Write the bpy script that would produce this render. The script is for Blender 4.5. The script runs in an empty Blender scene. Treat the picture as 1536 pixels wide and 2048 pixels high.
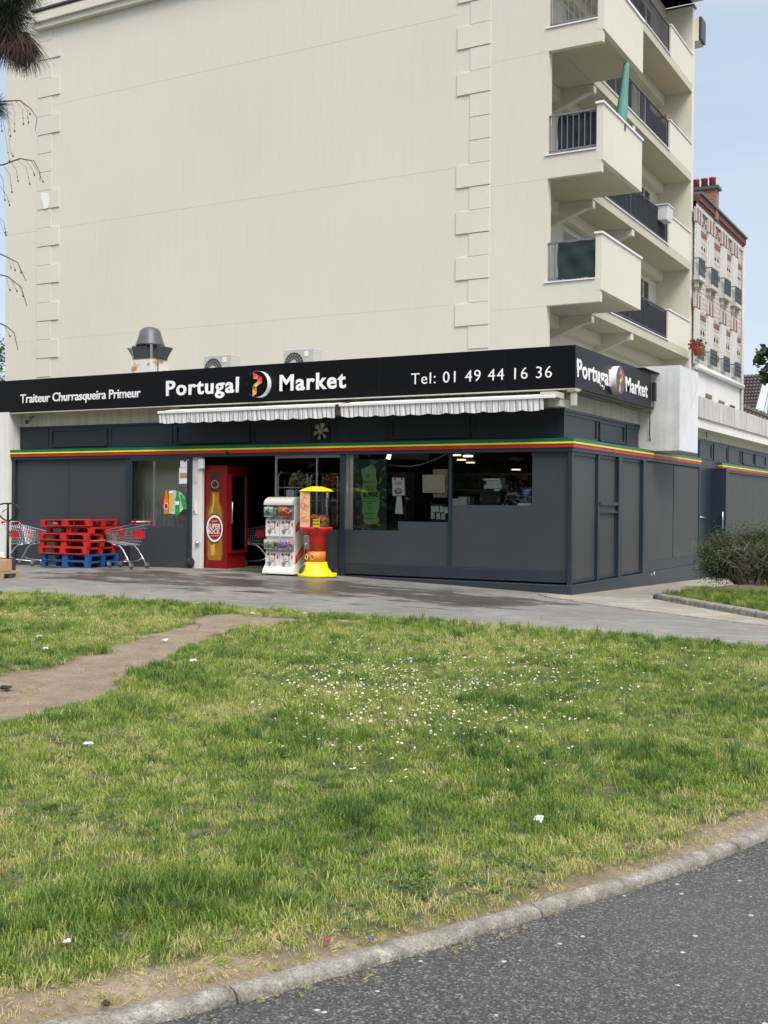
import bpy, math, random
import numpy as np
from mathutils import Vector, Matrix, Euler
random.seed(7); rng=np.random.default_rng(7)
S=bpy.context.scene; COL=S.collection; R=math.radians
# ------------------------------------------------------------------ camera
YAW,PIT,ROL,FPX=R(-29.08820097),R(-0.4252874),R(0.4691055),2274.38
F_=Vector((math.sin(YAW)*math.cos(PIT),math.cos(YAW)*math.cos(PIT),math.sin(PIT)))
R0=Vector((math.cos(YAW),-math.sin(YAW),0)); U0=R0.cross(F_)
R_=R0*math.cos(ROL)+U0*math.sin(ROL); U_=-R0*math.sin(ROL)+U0*math.cos(ROL)
CP=Vector((6.97294,-19.39369,1.6))
cd=bpy.data.cameras.new('camera'); cam=bpy.data.objects.new('camera',cd); COL.objects.link(cam)
cd.sensor_fit='VERTICAL'; cd.sensor_height=24; cd.sensor_width=18; cd.lens=24*FPX/2048; cd.clip_end=3000; cd.clip_start=.05
B=-F_
cam.matrix_world=Matrix(((R_.x,U_.x,B.x,CP.x),(R_.y,U_.y,B.y,CP.y),(R_.z,U_.z,B.z,CP.z),(0,0,0,1)))
S.camera=cam
def P(px,py,ax,val):
    "the world point seen at a photo pixel, on the surveyed plane axis=val"
    d=F_*FPX+R_*(px-768)-U_*(py-1024); t=(val-CP[ax])/d[ax]; return CP+d*t
def fx(px,py=1000,Y=0.): return P(px,py,1,Y).x
def fz(px,py,Y=0.): return P(px,py,1,Y).z
def sy(px,py=1000,X=0.): return P(px,py,0,X).y
def sz(px,py,X=0.): return P(px,py,0,X).z
# ------------------------------------------------------------------ light
SUN_EL,SUN_AZ=R(52),R(128)   # azimuth measured clockwise from +Y
W=bpy.data.worlds.new("World"); S.world=W; W.use_nodes=True
nt=W.node_tree; nt.nodes.clear()
wo=nt.nodes.new('ShaderNodeOutputWorld'); bg=nt.nodes.new('ShaderNodeBackground')
sk=nt.nodes.new('ShaderNodeTexSky'); sk.sky_type='NISHITA'; sk.sun_disc=False; sk.sun_elevation=SUN_EL; sk.sun_rotation=SUN_AZ; sk.air_density=1.; sk.dust_density=2.
tc=nt.nodes.new('ShaderNodeTexCoord'); mp=nt.nodes.new('ShaderNodeMapping'); mp.inputs['Scale'].default_value=(1,1,3.2)
ns=nt.nodes.new('ShaderNodeTexNoise'); ns.inputs['Scale'].default_value=2.3; ns.inputs['Detail'].default_value=6; ns.inputs['Roughness'].default_value=.5
cr=nt.nodes.new('ShaderNodeValToRGB'); cr.color_ramp.elements[0].position=.33; cr.color_ramp.elements[0].color=(.5,.5,.5,1); cr.color_ramp.elements[1].position=.68; cr.color_ramp.elements[1].color=(.93,.93,.93,1)
cl=nt.nodes.new('ShaderNodeMix'); cl.data_type='RGBA'; cl.inputs[7].default_value=(3.9,4.35,5.1,1)
L=nt.links.new
L(tc.outputs['Generated'],mp.inputs[0]); L(mp.outputs[0],ns.inputs['Vector']); L(ns.outputs['Fac'],cr.inputs[0]); L(cr.outputs[0],cl.inputs[0]); L(sk.outputs[0],cl.inputs[6]); 
sx=nt.nodes.new('ShaderNodeSeparateXYZ'); L(tc.outputs['Generated'],sx.inputs[0])
zr=nt.nodes.new('ShaderNodeMapRange'); zr.inputs[1].default_value=.36; zr.inputs[2].default_value=.95; zr.inputs[3].default_value=1; zr.inputs[4].default_value=3.0; L(sx.outputs[2],zr.inputs[0])
zc_=nt.nodes.new('ShaderNodeValToRGB'); e_=zc_.color_ramp.elements; e_[0].position=0.; e_[0].color=(.40,.39,.375,1); e_[1].position=.16; e_[1].color=(.335,.335,.335,1)
for p_,c_ in ((.38,(.32,.32,.32,1)),(.97,(1.12,1.0,.88,1))): q_=e_.new(p_); q_.color=c_
L(sx.outputs[2],zc_.inputs[0]); zm=nt.nodes.new('ShaderNodeVectorMath'); zm.operation='MULTIPLY'; L(cl.outputs[2],zm.inputs[0]); L(zc_.outputs[0],zm.inputs[1])
z3_=nt.nodes.new('ShaderNodeVectorMath'); z3_.operation='SCALE'; z3_.inputs['Scale'].default_value=3.0; L(zm.outputs[0],z3_.inputs[0]); L(z3_.outputs[0],bg.inputs[0])
bg.inputs[1].default_value=.1; L(bg.outputs[0],wo.inputs[0])
sl=bpy.data.lights.new('sun','SUN'); sl.energy=1.5; sl.angle=R(25); sl.color=(1,.95,.88)
so=bpy.data.objects.new('sun',sl); COL.objects.link(so)
sd_=Vector((math.sin(SUN_AZ)*math.cos(SUN_EL),math.cos(SUN_AZ)*math.cos(SUN_EL),math.sin(SUN_EL)))
so.rotation_euler=sd_.to_track_quat('Z','Y').to_euler(); so.location=(10,-30,40)
S.view_settings.view_transform='Standard'; S.view_settings.look='None'; S.view_settings.gamma=1; S.view_settings.exposure=0.88
S.render.engine='CYCLES'
# ------------------------------------------------------------------ materials
MT={}
def M(name,col,rough=.6,var=.08,scale=2.,fine=0.,fscale=60.,bump=0.,bscale=80.,metal=0.,spec=.5,streak=0.,emit=None,es=0.,coat=0.,trans=0.,stain=None,stain_t=.62,stain_s=1.5,coord='Object',dust=0.):
    if name in MT: return MT[name]
    m=bpy.data.materials.new(name); m.use_nodes=True; n=m.node_tree; l=n.links.new; p=n.nodes['Principled BSDF']
    c=(*col,1) if len(col)==3 else col
    p.inputs['Roughness'].default_value=rough; p.inputs['Metallic'].default_value=metal
    p.inputs['Specular IOR Level'].default_value=spec; p.inputs['Coat Weight'].default_value=coat
    if trans: p.inputs['Transmission Weight'].default_value=trans
    t=n.nodes.new('ShaderNodeTexCoord')
    src=None
    def noise(sc,det=4,map_=None,r=.55):
        q=n.nodes.new('ShaderNodeTexNoise'); q.inputs['Scale'].default_value=sc; q.inputs['Detail'].default_value=det; q.inputs['Roughness'].default_value=r
        if map_:
            mm=n.nodes.new('ShaderNodeMapping'); mm.inputs['Scale'].default_value=map_; l(t.outputs[coord],mm.inputs[0]); l(mm.outputs[0],q.inputs['Vector'])
        else: l(t.outputs[coord],q.inputs['Vector'])
        return q.outputs['Fac']
    def rampmul(fac,lo,hi,prev,p0=.3,p1=.7):
        mr=n.nodes.new('ShaderNodeMapRange'); mr.inputs[1].default_value=p0; mr.inputs[2].default_value=p1; mr.inputs[3].default_value=lo; mr.inputs[4].default_value=hi; l(fac,mr.inputs[0])
        mx=n.nodes.new('ShaderNodeVectorMath'); mx.operation='SCALE'
        if prev is None: mx.inputs[0].default_value=c[:3]
        else: l(prev,mx.inputs[0])
        l(mr.outputs[0],mx.inputs['Scale']); return mx.outputs[0]
    if var: src=rampmul(noise(scale),1-var,1+var,src)
    if fine: src=rampmul(noise(fscale,2),1-fine,1+fine,src)
    if streak: src=rampmul(noise(1.,5,(9,9,.55)),1-streak,1.02,src,.3,.55)
    if stain:
        mr=n.nodes.new('ShaderNodeMapRange'); mr.inputs[1].default_value=stain_t; mr.inputs[2].default_value=stain_t+.08; l(noise(stain_s,6),mr.inputs[0])
        mx=n.nodes.new('ShaderNodeMix'); mx.data_type='RGBA'; l(mr.outputs[0],mx.inputs[0]); 
        if src is None: mx.inputs[6].default_value=c
        else: l(src,mx.inputs[6])
        mx.inputs[7].default_value=(*stain,1); src=mx.outputs[2]
    if dust:
        gg=n.nodes.new('ShaderNodeNewGeometry'); sp=n.nodes.new('ShaderNodeSeparateXYZ'); l(gg.outputs['Position'],sp.inputs[0]); mr=n.nodes.new('ShaderNodeMapRange'); mr.inputs[1].default_value=.75; mr.inputs[2].default_value=.0; mr.inputs[3].default_value=0; mr.inputs[4].default_value=dust; l(sp.outputs[2],mr.inputs[0])
        mu=n.nodes.new('ShaderNodeMath'); mu.operation='MULTIPLY'; l(mr.outputs[0],mu.inputs[0]); l(noise(3.5,6,(1,1,.5),.65),mu.inputs[1]); mx=n.nodes.new('ShaderNodeMix'); mx.data_type='RGBA'; l(mu.outputs[0],mx.inputs[0]); mx.inputs[7].default_value=(.20,.19,.17,1)
        if src is None: mx.inputs[6].default_value=c
        else: l(src,mx.inputs[6])
        src=mx.outputs[2]
    if src is None: p.inputs['Base Color'].default_value=c
    else: l(src,p.inputs['Base Color'])
    if bump:
        b=n.nodes.new('ShaderNodeBump'); b.inputs['Strength'].default_value=bump; b.inputs['Distance'].default_value=.01; l(noise(bscale,3),b.inputs['Height']); l(b.outputs[0],p.inputs['Normal'])
    if emit: p.inputs['Emission Color'].default_value=(*emit,1); p.inputs['Emission Strength'].default_value=es
    MT[name]=m; return m
def glassmat(name,tint=(.9,.93,.92),ior=1.5,rough=0.,op=0.):
    if name in MT: return MT[name]
    m=bpy.data.materials.new(name); m.use_nodes=True; n=m.node_tree; n.nodes.clear(); l=n.links.new
    o=n.nodes.new('ShaderNodeOutputMaterial'); t=n.nodes.new('ShaderNodeBsdfTransparent'); t.inputs[0].default_value=(*tint,1)
    g=n.nodes.new('ShaderNodeBsdfGlossy'); g.inputs['Roughness'].default_value=rough
    fr=n.nodes.new('ShaderNodeFresnel'); fr.inputs[0].default_value=ior; mx=n.nodes.new('ShaderNodeMixShader')
    l(fr.outputs[0],mx.inputs[0]); l(t.outputs[0],mx.inputs[1]); l(g.outputs[0],mx.inputs[2]); l(mx.outputs[0],o.inputs[0]); MT[name]=m; return m
stucco=M('cream_stucco',(.66,.632,.532),.9,.035,.25,.03,25,.25,120,streak=.008)
stucco2=M('cream_stucco_trim',(.672,.645,.545),.9,.03,.8,.03,30,.2,120)
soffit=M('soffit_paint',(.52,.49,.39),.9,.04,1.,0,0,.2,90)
whitewall=M('white_render',(.74,.73,.69),.9,.05,1.2,.03,40,.3,90,streak=.10)
concrete=M('weathered_concrete',(.55,.54,.49),.9,.1,1.5,.06,40,.4,60,streak=.42)
coping=M('white_metal_coping',(.8,.8,.8),.4,.03)
panel=M('grey_panel',(.036,.045,.053),.5,.07,.9,.05,200,.08,250,stain=(.12,.125,.13),stain_t=.74,stain_s=5,dust=.12,streak=.05)
panel2=M('grey_green_panel',(.053,.057,.054),.55,.08,.7,.05,200,.1,200,stain=(.13,.135,.13),stain_t=.73,stain_s=4,dust=.15,streak=.07)
frame=M('dark_blue_frame',(.016,.028,.043),.42,.12,2.,dust=.12,stain=(.07,.08,.09),stain_t=.75,stain_s=7)
upper=M('dark_upper_panel',(.017,.025,.036),.42,.1,1.,stain=(.08,.09,.10),stain_t=.77,stain_s=9)
black=M('sign_black',(.0022,.0025,.004),.42,.2,2,spec=.25,stain=(.03,.03,.035),stain_t=.8,stain_s=14)
blackmat=M('matt_black',(.012,.012,.013),.6,.1)
letter=M('white_letter',(.86,.86,.86),.4,.02)
green=M('stripe_green',(.006,.135,.05),.35,.15,3); yellow=M('stripe_yellow',(.85,.72,.02),.4,.08,3); red=M('stripe_red',(.46,.025,.02),.4,.15,3)
sgrey=M('sign_end_grey',(.12,.12,.125),.45,.08)
redp=M('red_paint',(.50,.022,.015),.42,.12,3,.05,40,stain=(.8,.35,.22),stain_t=.70,stain_s=9)
bluep=M('blue_paint',(.018,.085,.26),.5,.15,3,.05,40,stain=(.3,.35,.4),stain_t=.68,stain_s=11)
wood=M('raw_wood',(.45,.31,.17),.75,.2,6,.1,60)
chrome=M('galvanised_wire',(.5,.5,.51),.3,.05,metal=.85)
steel=M('brushed_steel',(.62,.62,.63),.28,.05,metal=.9)
rubber=M('grey_rubber',(.08,.08,.085),.7)
redplastic=M('red_plastic',(.55,.015,.02),.35,.05)
yellowp=M('yellow_plastic',(.9,.73,.01),.4,.05,4)
whitep=M('white_plastic',(.82,.81,.79),.4,.03)
glass=glassmat('window_glass',(.95,.97,.96),1.42); clear=glassmat('clear_plastic',(.93,.94,.94),1.35)
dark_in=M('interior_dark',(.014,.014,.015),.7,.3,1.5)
cream_in=M('interior_cream',(.80,.76,.65),.8,.05)
metalg=M('grey_metal',(.33,.33,.33),.5,.08,metal=.3)
terracotta=M('terracotta',(.35,.11,.06),.75,.12,6)
rail_m=M('rail_dark_metal',(.045,.047,.055),.45)
screen_m=M('navy_screen_cloth',(.014,.018,.028),.8,.2,5,streak=.3)
green_cloth=M('green_shade_cloth',(.010,.030,.026),.85,.2,6,.2,200)
parasolm=M('parasol_green',(.11,.27,.22),.8,.12,5)
# ------------------------------------------------------------------ mesh helper
class MB:
    def __init__(s): s.v=[]; s.f=[]; s.m=[]; s.mi=0; s.sm=[]; s.smooth=False
    def use(s,i): s.mi=i; return s
    def _f(s,f): s.f.append(f); s.m.append(s.mi); s.sm.append(s.smooth)
    def poly(s,pts):
        b=len(s.v); s.v+= [tuple(p) for p in pts]; s._f(tuple(range(b,b+len(pts)))); return s
    def box(s,x0,x1,y0,y1,z0,z1,T=None):
        if x0>x1:x0,x1=x1,x0
        if y0>y1:y0,y1=y1,y0
        if z0>z1:z0,z1=z1,z0
        c=[(x0,y0,z0),(x1,y0,z0),(x1,y1,z0),(x0,y1,z0),(x0,y0,z1),(x1,y0,z1),(x1,y1,z1),(x0,y1,z1)]
        if T is not None: c=[tuple(T@Vector(p)) for p in c]
        b=len(s.v); s.v+=c
        for f in ((0,3,2,1),(4,5,6,7),(0,1,5,4),(1,2,6,5),(2,3,7,6),(3,0,4,7)): s._f(tuple(b+i for i in f))
        return s
    def prism(s,pts,n):
        "closed solid from a planar outline pushed by vector n"
        n=Vector(n); a=[Vector(p) for p in pts]; nn=(a[1]-a[0]).cross(a[2]-a[1])
        k=len(a); b=len(s.v); s.v+=[tuple(p) for p in a]+[tuple(p+n) for p in a]
        nor=Vector((0,0,0))
        for i in range(k): nor+=a[i].cross(a[(i+1)%k])
        flip=nor.dot(n)>0
        f0=tuple(range(b,b+k)); f1=tuple(range(b+2*k-1,b+k-1,-1))
        s._f(f0[::-1] if flip else f0); s._f(f1[::-1] if flip else f1)
        for i in range(k):
            j=(i+1)%k; q=(b+i,b+j,b+k+j,b+k+i); s._f(q if flip else q[::-1])
        return s
    def tube(s,pts,r,n=8,cap=True):
        pts=[Vector(p) for p in pts]; rr=r if isinstance(r,(list,tuple)) else [r]*len(pts)
        b=len(s.v); up=Vector((0,0,1)); prev=None
        for i,p in enumerate(pts):
            d=(pts[min(i+1,len(pts)-1)]-pts[max(i-1,0)])
            if d.length<1e-9: d=up
            d.normalize()
            if prev is None: a=d.cross(up if abs(d.z)<.9 else Vector((1,0,0))).normalized()
            else:
                a=prev-d*prev.dot(d); a=a.normalized() if a.length>1e-6 else d.cross(up).normalized()
            prev=a; c=d.cross(a)
            for k in range(n):
                t=2*math.pi*k/n; s.v.append(tuple(p+(a*math.cos(t)+c*math.sin(t))*rr[i]))
        sm=s.smooth; s.smooth=n>4
        for i in range(len(pts)-1):
            for k in range(n):
                j=(k+1)%n; s._f((b+i*n+k,b+i*n+j,b+(i+1)*n+j,b+(i+1)*n+k))
        s.smooth=sm
        if cap and n>2: s._f(tuple(b+k for k in range(n))[::-1]); e=b+(len(pts)-1)*n; s._f(tuple(e+k for k in range(n)))
        return s
    def lathe(s,prof,n=24,c=(0,0,0),T=None,smooth=True):
        b=len(s.v); sm=s.smooth; s.smooth=smooth
        for r,z in prof:
            for k in range(n):
                t=2*math.pi*k/n; p=Vector((r*math.cos(t)+c[0],r*math.sin(t)+c[1],z+c[2])); s.v.append(tuple(T@p if T is not None else p))
        for i in range(len(prof)-1):
            for k in range(n):
                j=(k+1)%n; s._f((b+i*n+k,b+i*n+j,b+(i+1)*n+j,b+(i+1)*n+k))
        s.smooth=False; s._f(tuple(b+k for k in range(n))[::-1]); e=b+(len(prof)-1)*n; s._f(tuple(e+k for k in range(n))); s.smooth=sm
        return s
    def ball(s,c,r,n=8,sq=1.,jit=0.):
        pr=[]; m=max(3,n//2)
        b=len(s.v); sm=s.smooth; s.smooth=True
        for i in range(1,m):
            th=math.pi*i/m
            for k in range(n):
                t=2*math.pi*k/n; q=r*(1+random.uniform(-jit,jit)); s.v.append((c[0]+q*math.sin(th)*math.cos(t),c[1]+q*math.sin(th)*math.sin(t),c[2]-q*sq*math.cos(th)))
        s.v.append((c[0],c[1],c[2]-r*sq)); s.v.append((c[0],c[1],c[2]+r*sq)); A=len(s.v)-2
        for i in range(m-2):
            for k in range(n):
                j=(k+1)%n; s._f((b+i*n+k,b+i*n+j,b+(i+1)*n+j,b+(i+1)*n+k))
        for k in range(n):
            j=(k+1)%n; s._f((A,b+j,b+k)); s._f((A+1,b+(m-2)*n+k,b+(m-2)*n+j))
        s.smooth=sm; return s
    def build(s,name,mats,parent=None,world=True,bevel=0.,label=None,kind=None):
        if not isinstance(mats,(list,tuple)): mats=[mats]
        off=Vector((0,0,0))
        if parent is not None and world: off=PW[parent.name]
        V=np.array(s.v,float); loc=Vector((0,0,0))
        if parent is None and world:
            mn=V.min(0); mx=V.max(0); loc=Vector(((mn[0]+mx[0])/2,(mn[1]+mx[1])/2,mn[2])); off=loc
        me=bpy.data.meshes.new(name); me.from_pydata((V-np.array(off)).tolist(),[],s.f)
        for m in mats: me.materials.append(m)
        me.polygons.foreach_set('material_index',s.m); me.polygons.foreach_set('use_smooth',s.sm); me.update()
        o=bpy.data.objects.new(name,me); COL.objects.link(o)
        if parent is not None: o.parent=parent
        else: o.location=loc
        PW[o.name]=off.copy() if world else Vector((0,0,0))
        if bevel:
            bv=o.modifiers.new('bevel','BEVEL'); bv.width=bevel; bv.segments=2; bv.limit_method='ANGLE'; bv.angle_limit=R(40)
        if label: o['label']=label
        if kind: o['kind']=kind
        return o
PW={}
def tag(o,label,cat,group=None):
    o['label']=label; o['category']=cat
    if group: o['group']=group
    return o
def thing(name,loc,label,cat,group=None,rz=0):
    o=bpy.data.objects.new(name,None); COL.objects.link(o); o.location=loc; o.rotation_euler=(0,0,rz); o.empty_display_size=.2
    PW[o.name]=Vector(loc); return tag(o,label,cat,group)
def bx(*a): return MB().box(*a)
def copy_tree(o,parent=None):
    c=o.copy(); COL.objects.link(c)
    PW[c.name]=PW.get(o.name,Vector((0,0,0)))
    if parent is not None: c.parent=parent
    for ch in list(o.children):
        copy_tree(ch,c)
    return c
def textmesh(body,x0,x1,z0,z1,plane,pos,mat,parent,name='lettering',bold=0.,ext=.01,spacing=1.,slant=0.):
    "lettering fitted into a rectangle on a plane: 'F' faces -Y at y=pos, 'S' faces +X at x=pos"
    cu=bpy.data.curves.new('t','FONT'); cu.body=body; cu.size=1; cu.offset=bold; cu.extrude=.5; cu.space_character=spacing; cu.resolution_u=3; cu.align_x='LEFT'
    ob=bpy.data.objects.new('t',cu); COL.objects.link(ob)
    bpy.context.view_layer.update()
    me=bpy.data.meshes.new_from_object(ob.evaluated_get(bpy.context.evaluated_depsgraph_get()))
    COL.objects.unlink(ob); bpy.data.objects.remove(ob); bpy.data.curves.remove(cu)
    n=len(me.vertices); co=np.zeros(n*3); me.vertices.foreach_get('co',co); co=co.reshape(-1,3)
    mn=co.min(0); mx=co.max(0); u=(co[:,0]-mn[0])/(mx[0]-mn[0]); v=(co[:,1]-mn[1])/(mx[1]-mn[1]); w=(co[:,2]-mn[2])/max(1e-9,(mx[2]-mn[2]))
    H=x0+(x1-x0)*u; Z=z0+(z1-z0)*v; D=w*ext
    if plane=='F': out=np.stack([H,pos-D,Z],1)
    elif plane=='S': out=np.stack([pos+D,H,Z],1)
    out=out-np.array(PW[parent.name] if PW.get(parent.name) is not None else (0,0,0))
    me.vertices.foreach_set('co',out.ravel()); me.materials.clear(); me.materials.append(mat); me.name=name; me.update()
    o=bpy.data.objects.new(name,me); COL.objects.link(o); o.parent=parent; return o
# ------------------------------------------------------------------ numpy noise
_G=rng.random((256,256))
def vnoise(x,y,s):
    x=np.asarray(x)*s+1000; y=np.asarray(y)*s+1000; xi=np.floor(x).astype(int); yi=np.floor(y).astype(int); u=x-xi; v=y-yi; u=u*u*(3-2*u); v=v*v*(3-2*v)
    g=lambda a,b:_G[a%256,b%256]
    return (g(xi,yi)*(1-u)+g(xi+1,yi)*u)*(1-v)+(g(xi,yi+1)*(1-u)+g(xi+1,yi+1)*u)*v
def fnoise(x,y,s): return (vnoise(x,y,s)+.5*vnoise(x+31,y-17,s*2.1)+.25*vnoise(x-9,y+57,s*4.3))/1.75
def inpoly(x,y,poly):
    x=np.asarray(x); y=np.asarray(y); ins=np.zeros(x.shape,bool); n=len(poly)
    for i in range(n):
        x0,y0=poly[i]; x1,y1=poly[(i+1)%n]
        c=((y0>y)!=(y1>y))&(x<(x1-x0)*(y-y0)/(y1-y0+1e-12)+x0); ins^=c
    return ins
def sdist(x,y,poly):
    d=np.full(np.shape(x),1e9)
    for i in range(len(poly)):
        a=np.array(poly[i]); b=np.array(poly[(i+1)%len(poly)]); ab=b-a
        t=np.clip(((x-a[0])*ab[0]+(y-a[1])*ab[1])/(ab@ab+1e-12),0,1); d=np.minimum(d,np.hypot(x-a[0]-t*ab[0],y-a[1]-t*ab[1]))
    return np.where(inpoly(x,y,poly),d,-d)
# ------------------------------------------------------------------ ground heights
AX=[-40,-14,-11,-8,-4.8,0,6]; AZ=[.06,.08,.15,.19,.16,0.,0.]
def gz(x,y):
    a=np.interp(x,AX,AZ)*np.clip((np.asarray(y)+5.4)/4.2,0,1)
    s=np.where(np.asarray(x)>-.6,-.024*np.clip(y,0,30),0)
    return a+s
def gzf(x,y): return float(gz(x,y))
def gridmesh(name,x0,x1,y0,y1,step,zf,mat,kind='structure',keep=None,attrs=None):
    xs=np.arange(x0,x1+step/2,step); ys=np.arange(y0,y1+step/2,step); X,Y=np.meshgrid(xs,ys); Z=zf(X,Y)
    nx=len(xs); ny=len(ys); V=np.stack([X,Y,Z],-1).reshape(-1,3)
    i,j=np.meshgrid(np.arange(nx-1),np.arange(ny-1)); a=(j*nx+i).ravel(); Fq=np.stack([a,a+1,a+nx+1,a+nx],1)
    if keep is not None:
        k=keep(V[:,0],V[:,1]); Fq=Fq[k[Fq].any(1)]; used=np.unique(Fq); mp_=np.full(len(V),-1); mp_[used]=np.arange(len(used)); V=V[used]; Fq=mp_[Fq]
    me=bpy.data.meshes.new(name); me.from_pydata(V.tolist(),[],Fq.tolist()); me.materials.append(mat)
    me.polygons.foreach_set('use_smooth',[True]*len(me.polygons))
    if attrs:
        for an,fn in attrs.items():
            at=me.attributes.new(an,'FLOAT','POINT'); at.data.foreach_set('value',fn(V[:,0],V[:,1]).astype(np.float32))
    o=bpy.data.objects.new(name,me); COL.objects.link(o); o['kind']=kind; return o
KERB=[(-16,-28),(-6,-23.8),(0.,-20.4),(2.6,-18.55),(3.7,-17.6),(4.37,-16.86),(4.68,-16.39),(4.98,-15.78),(5.26,-15.16),(5.6,-14.34),(5.89,-13.42),(6.4,-11.5),(6.95,-9),(7.3,-6.5),(7.6,-3),(7.8,4),(7.8,34)]
FAR=[(-16,-5.3),(-8.28,-5.45),(-6.19,-5.36),(-4.,-5.48),(-.61,-5.7),(1.81,-5.8),(3.8,-6.1),(4.56,-6.22),(7.3,-6.6)]
LAWN=FAR+[p for p in KERB[::-1] if p[1]<-6.6]
DIRT=[(2.6,-16.2),(1.6,-14.3),(-.71,-12.5),(-.75,-11.76),(-1.3,-10.49),(-1.88,-9.03),(-2.65,-7.17),(-2.85,-6.2),(-1.9,-6.3),(-1.1,-6.15),(-1.65,-8.01),(-.91,-9.73),(-.16,-11.37),(.39,-12.46),(.69,-13.3),(2.2,-15.0),(3.6,-16.2)]
DIRT=[(-1.3,-14.),(-1.15,-12.4),(-.9,-11.6),(-1.35,-10.49),(-1.93,-9.03),(-2.75,-7.17),(-2.92,-6.35),(-1.95,-6.45),(-.5,-6.25),(-1.2,-7.1),(-1.5,-8.01),(-.85,-9.73),(-.1,-11.37),(.45,-12.46),(.75,-13.5),(.8,-15)]
# ---- ground materials
def gmat(name,build):
    m=bpy.data.materials.new(name); m.use_nodes=True; n=m.node_tree; build(n,n.nodes['Principled BSDF']); return m
def NZ(n,sc,det=4,scale3=None,rough=.55):
    g=n.nodes.new('ShaderNodeNewGeometry'); q=n.nodes.new('ShaderNodeTexNoise'); q.inputs['Scale'].default_value=sc; q.inputs['Detail'].default_value=det; q.inputs['Roughness'].default_value=rough
    if scale3:
        mm=n.nodes.new('ShaderNodeMapping'); mm.inputs['Scale'].default_value=scale3; n.links.new(g.outputs['Position'],mm.inputs[0]); n.links.new(mm.outputs[0],q.inputs['Vector'])
    else: n.links.new(g.outputs['Position'],q.inputs['Vector'])
    return q.outputs['Fac']
def RAMP(n,fac,stops):
    r=n.nodes.new('ShaderNodeValToRGB'); e=r.color_ramp.elements
    while len(e)<len(stops): e.new(.5)
    for k,(p,c) in enumerate(stops): e[k].position=p; e[k].color=(*c,1) if not isinstance(c,(int,float)) else (c,c,c,1)
    n.links.new(fac,r.inputs[0]); return r.outputs[0]
def MIX(n,fac,a,b,mode='MIX'):
    x=n.nodes.new('ShaderNodeMix'); x.data_type='RGBA'; x.blend_type=mode
    for sock,v in ((0,fac),(6,a),(7,b)):
        if isinstance(v,tuple): x.inputs[sock].default_value=(*v,1)
        elif isinstance(v,(int,float)): x.inputs[sock].default_value=v
        else: n.links.new(v,x.inputs[sock])
    return x.outputs[2]
def MATH(n,op,a,b=None):
    x=n.nodes.new('ShaderNodeMath'); x.operation=op; x.use_clamp=op in('MULTIPLY','SUBTRACT')
    for k,v in ((0,a),(1,b)):
        if v is None: continue
        if isinstance(v,(int,float)): x.inputs[k].default_value=v
        else: n.links.new(v,x.inputs[k])
    return x.outputs[0]
def BUMP(n,p,h,st,dist=.01):
    b=n.nodes.new('ShaderNodeBump'); b.inputs['Strength'].default_value=st; b.inputs['Distance'].default_value=dist; n.links.new(h,b.inputs['Height']); n.links.new(b.outputs[0],p.inputs['Normal'])
def f_fore(n,p):
    l=n.links.new
    at=n.nodes.new('ShaderNodeAttribute'); at.attribute_name='wet'; cc=n.nodes.new('ShaderNodeAttribute'); cc.attribute_name='conc'
    big=NZ(n,.5,5); mid=NZ(n,2.3,5); fine=NZ(n,70,2)
    asp=RAMP(n,big,[(.3,(.19,.182,.165)),(.7,(.27,.26,.235))])
    con=RAMP(n,NZ(n,.9,6),[(.3,(.27,.25,.205)),(.5,(.34,.315,.26)),(.7,(.43,.40,.33))])
    con=MIX(n,RAMP(n,NZ(n,1.7,4,(1,.5,1)),[(.66,0.),(.72,.5)]),con,(.5,.45,.3))
    base=MIX(n,cc.outputs['Fac'],asp,con)
    base=MIX(n,.5,base,RAMP(n,fine,[(.3,(.12,.12,.12)),(.7,(.42,.42,.40))]),'SOFT_LIGHT')
    base=MIX(n,1.,base,RAMP(n,NZ(n,3.2,8,(.7,1.6,1),.68),[(.32,(.70,.70,.70)),(.5,(.95,.95,.95)),(.68,(1.22,1.2,1.15))]),'MULTIPLY')
    base=MIX(n,RAMP(n,NZ(n,17,3),[(.70,0.),(.74,.55)]),base,(.42,.41,.38))
    w2=n.nodes.new('ShaderNodeMath'); w2.operation='ADD'
    # signed noise needs unclamped subtraction
    nn=n.nodes.new('ShaderNodeMath'); nn.operation='MULTIPLY_ADD'; l(NZ(n,1.25,12,(.5,1.7,1),.78),nn.inputs[0]); nn.inputs[1].default_value=4.4; nn.inputs[2].default_value=-2.25
    l(at.outputs['Fac'],w2.inputs[0]); l(nn.outputs[0],w2.inputs[1])
    mr=n.nodes.new('ShaderNodeMapRange'); mr.inputs[1].default_value=.42; mr.inputs[2].default_value=.66; l(w2.outputs[0],mr.inputs[0])
    wet=mr.outputs[0]
    dark=MIX(n,1.,base,(.42,.40,.39),'MULTIPLY')
    c=MIX(n,wet,base,dark); l(c,p.inputs['Base Color'])
    rr=n.nodes.new('ShaderNodeMapRange'); rr.inputs[3].default_value=.85; rr.inputs[4].default_value=.36; l(wet,rr.inputs[0]); l(rr.outputs[0],p.inputs['Roughness'])
    BUMP(n,p,fine,.6,.006)
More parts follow.
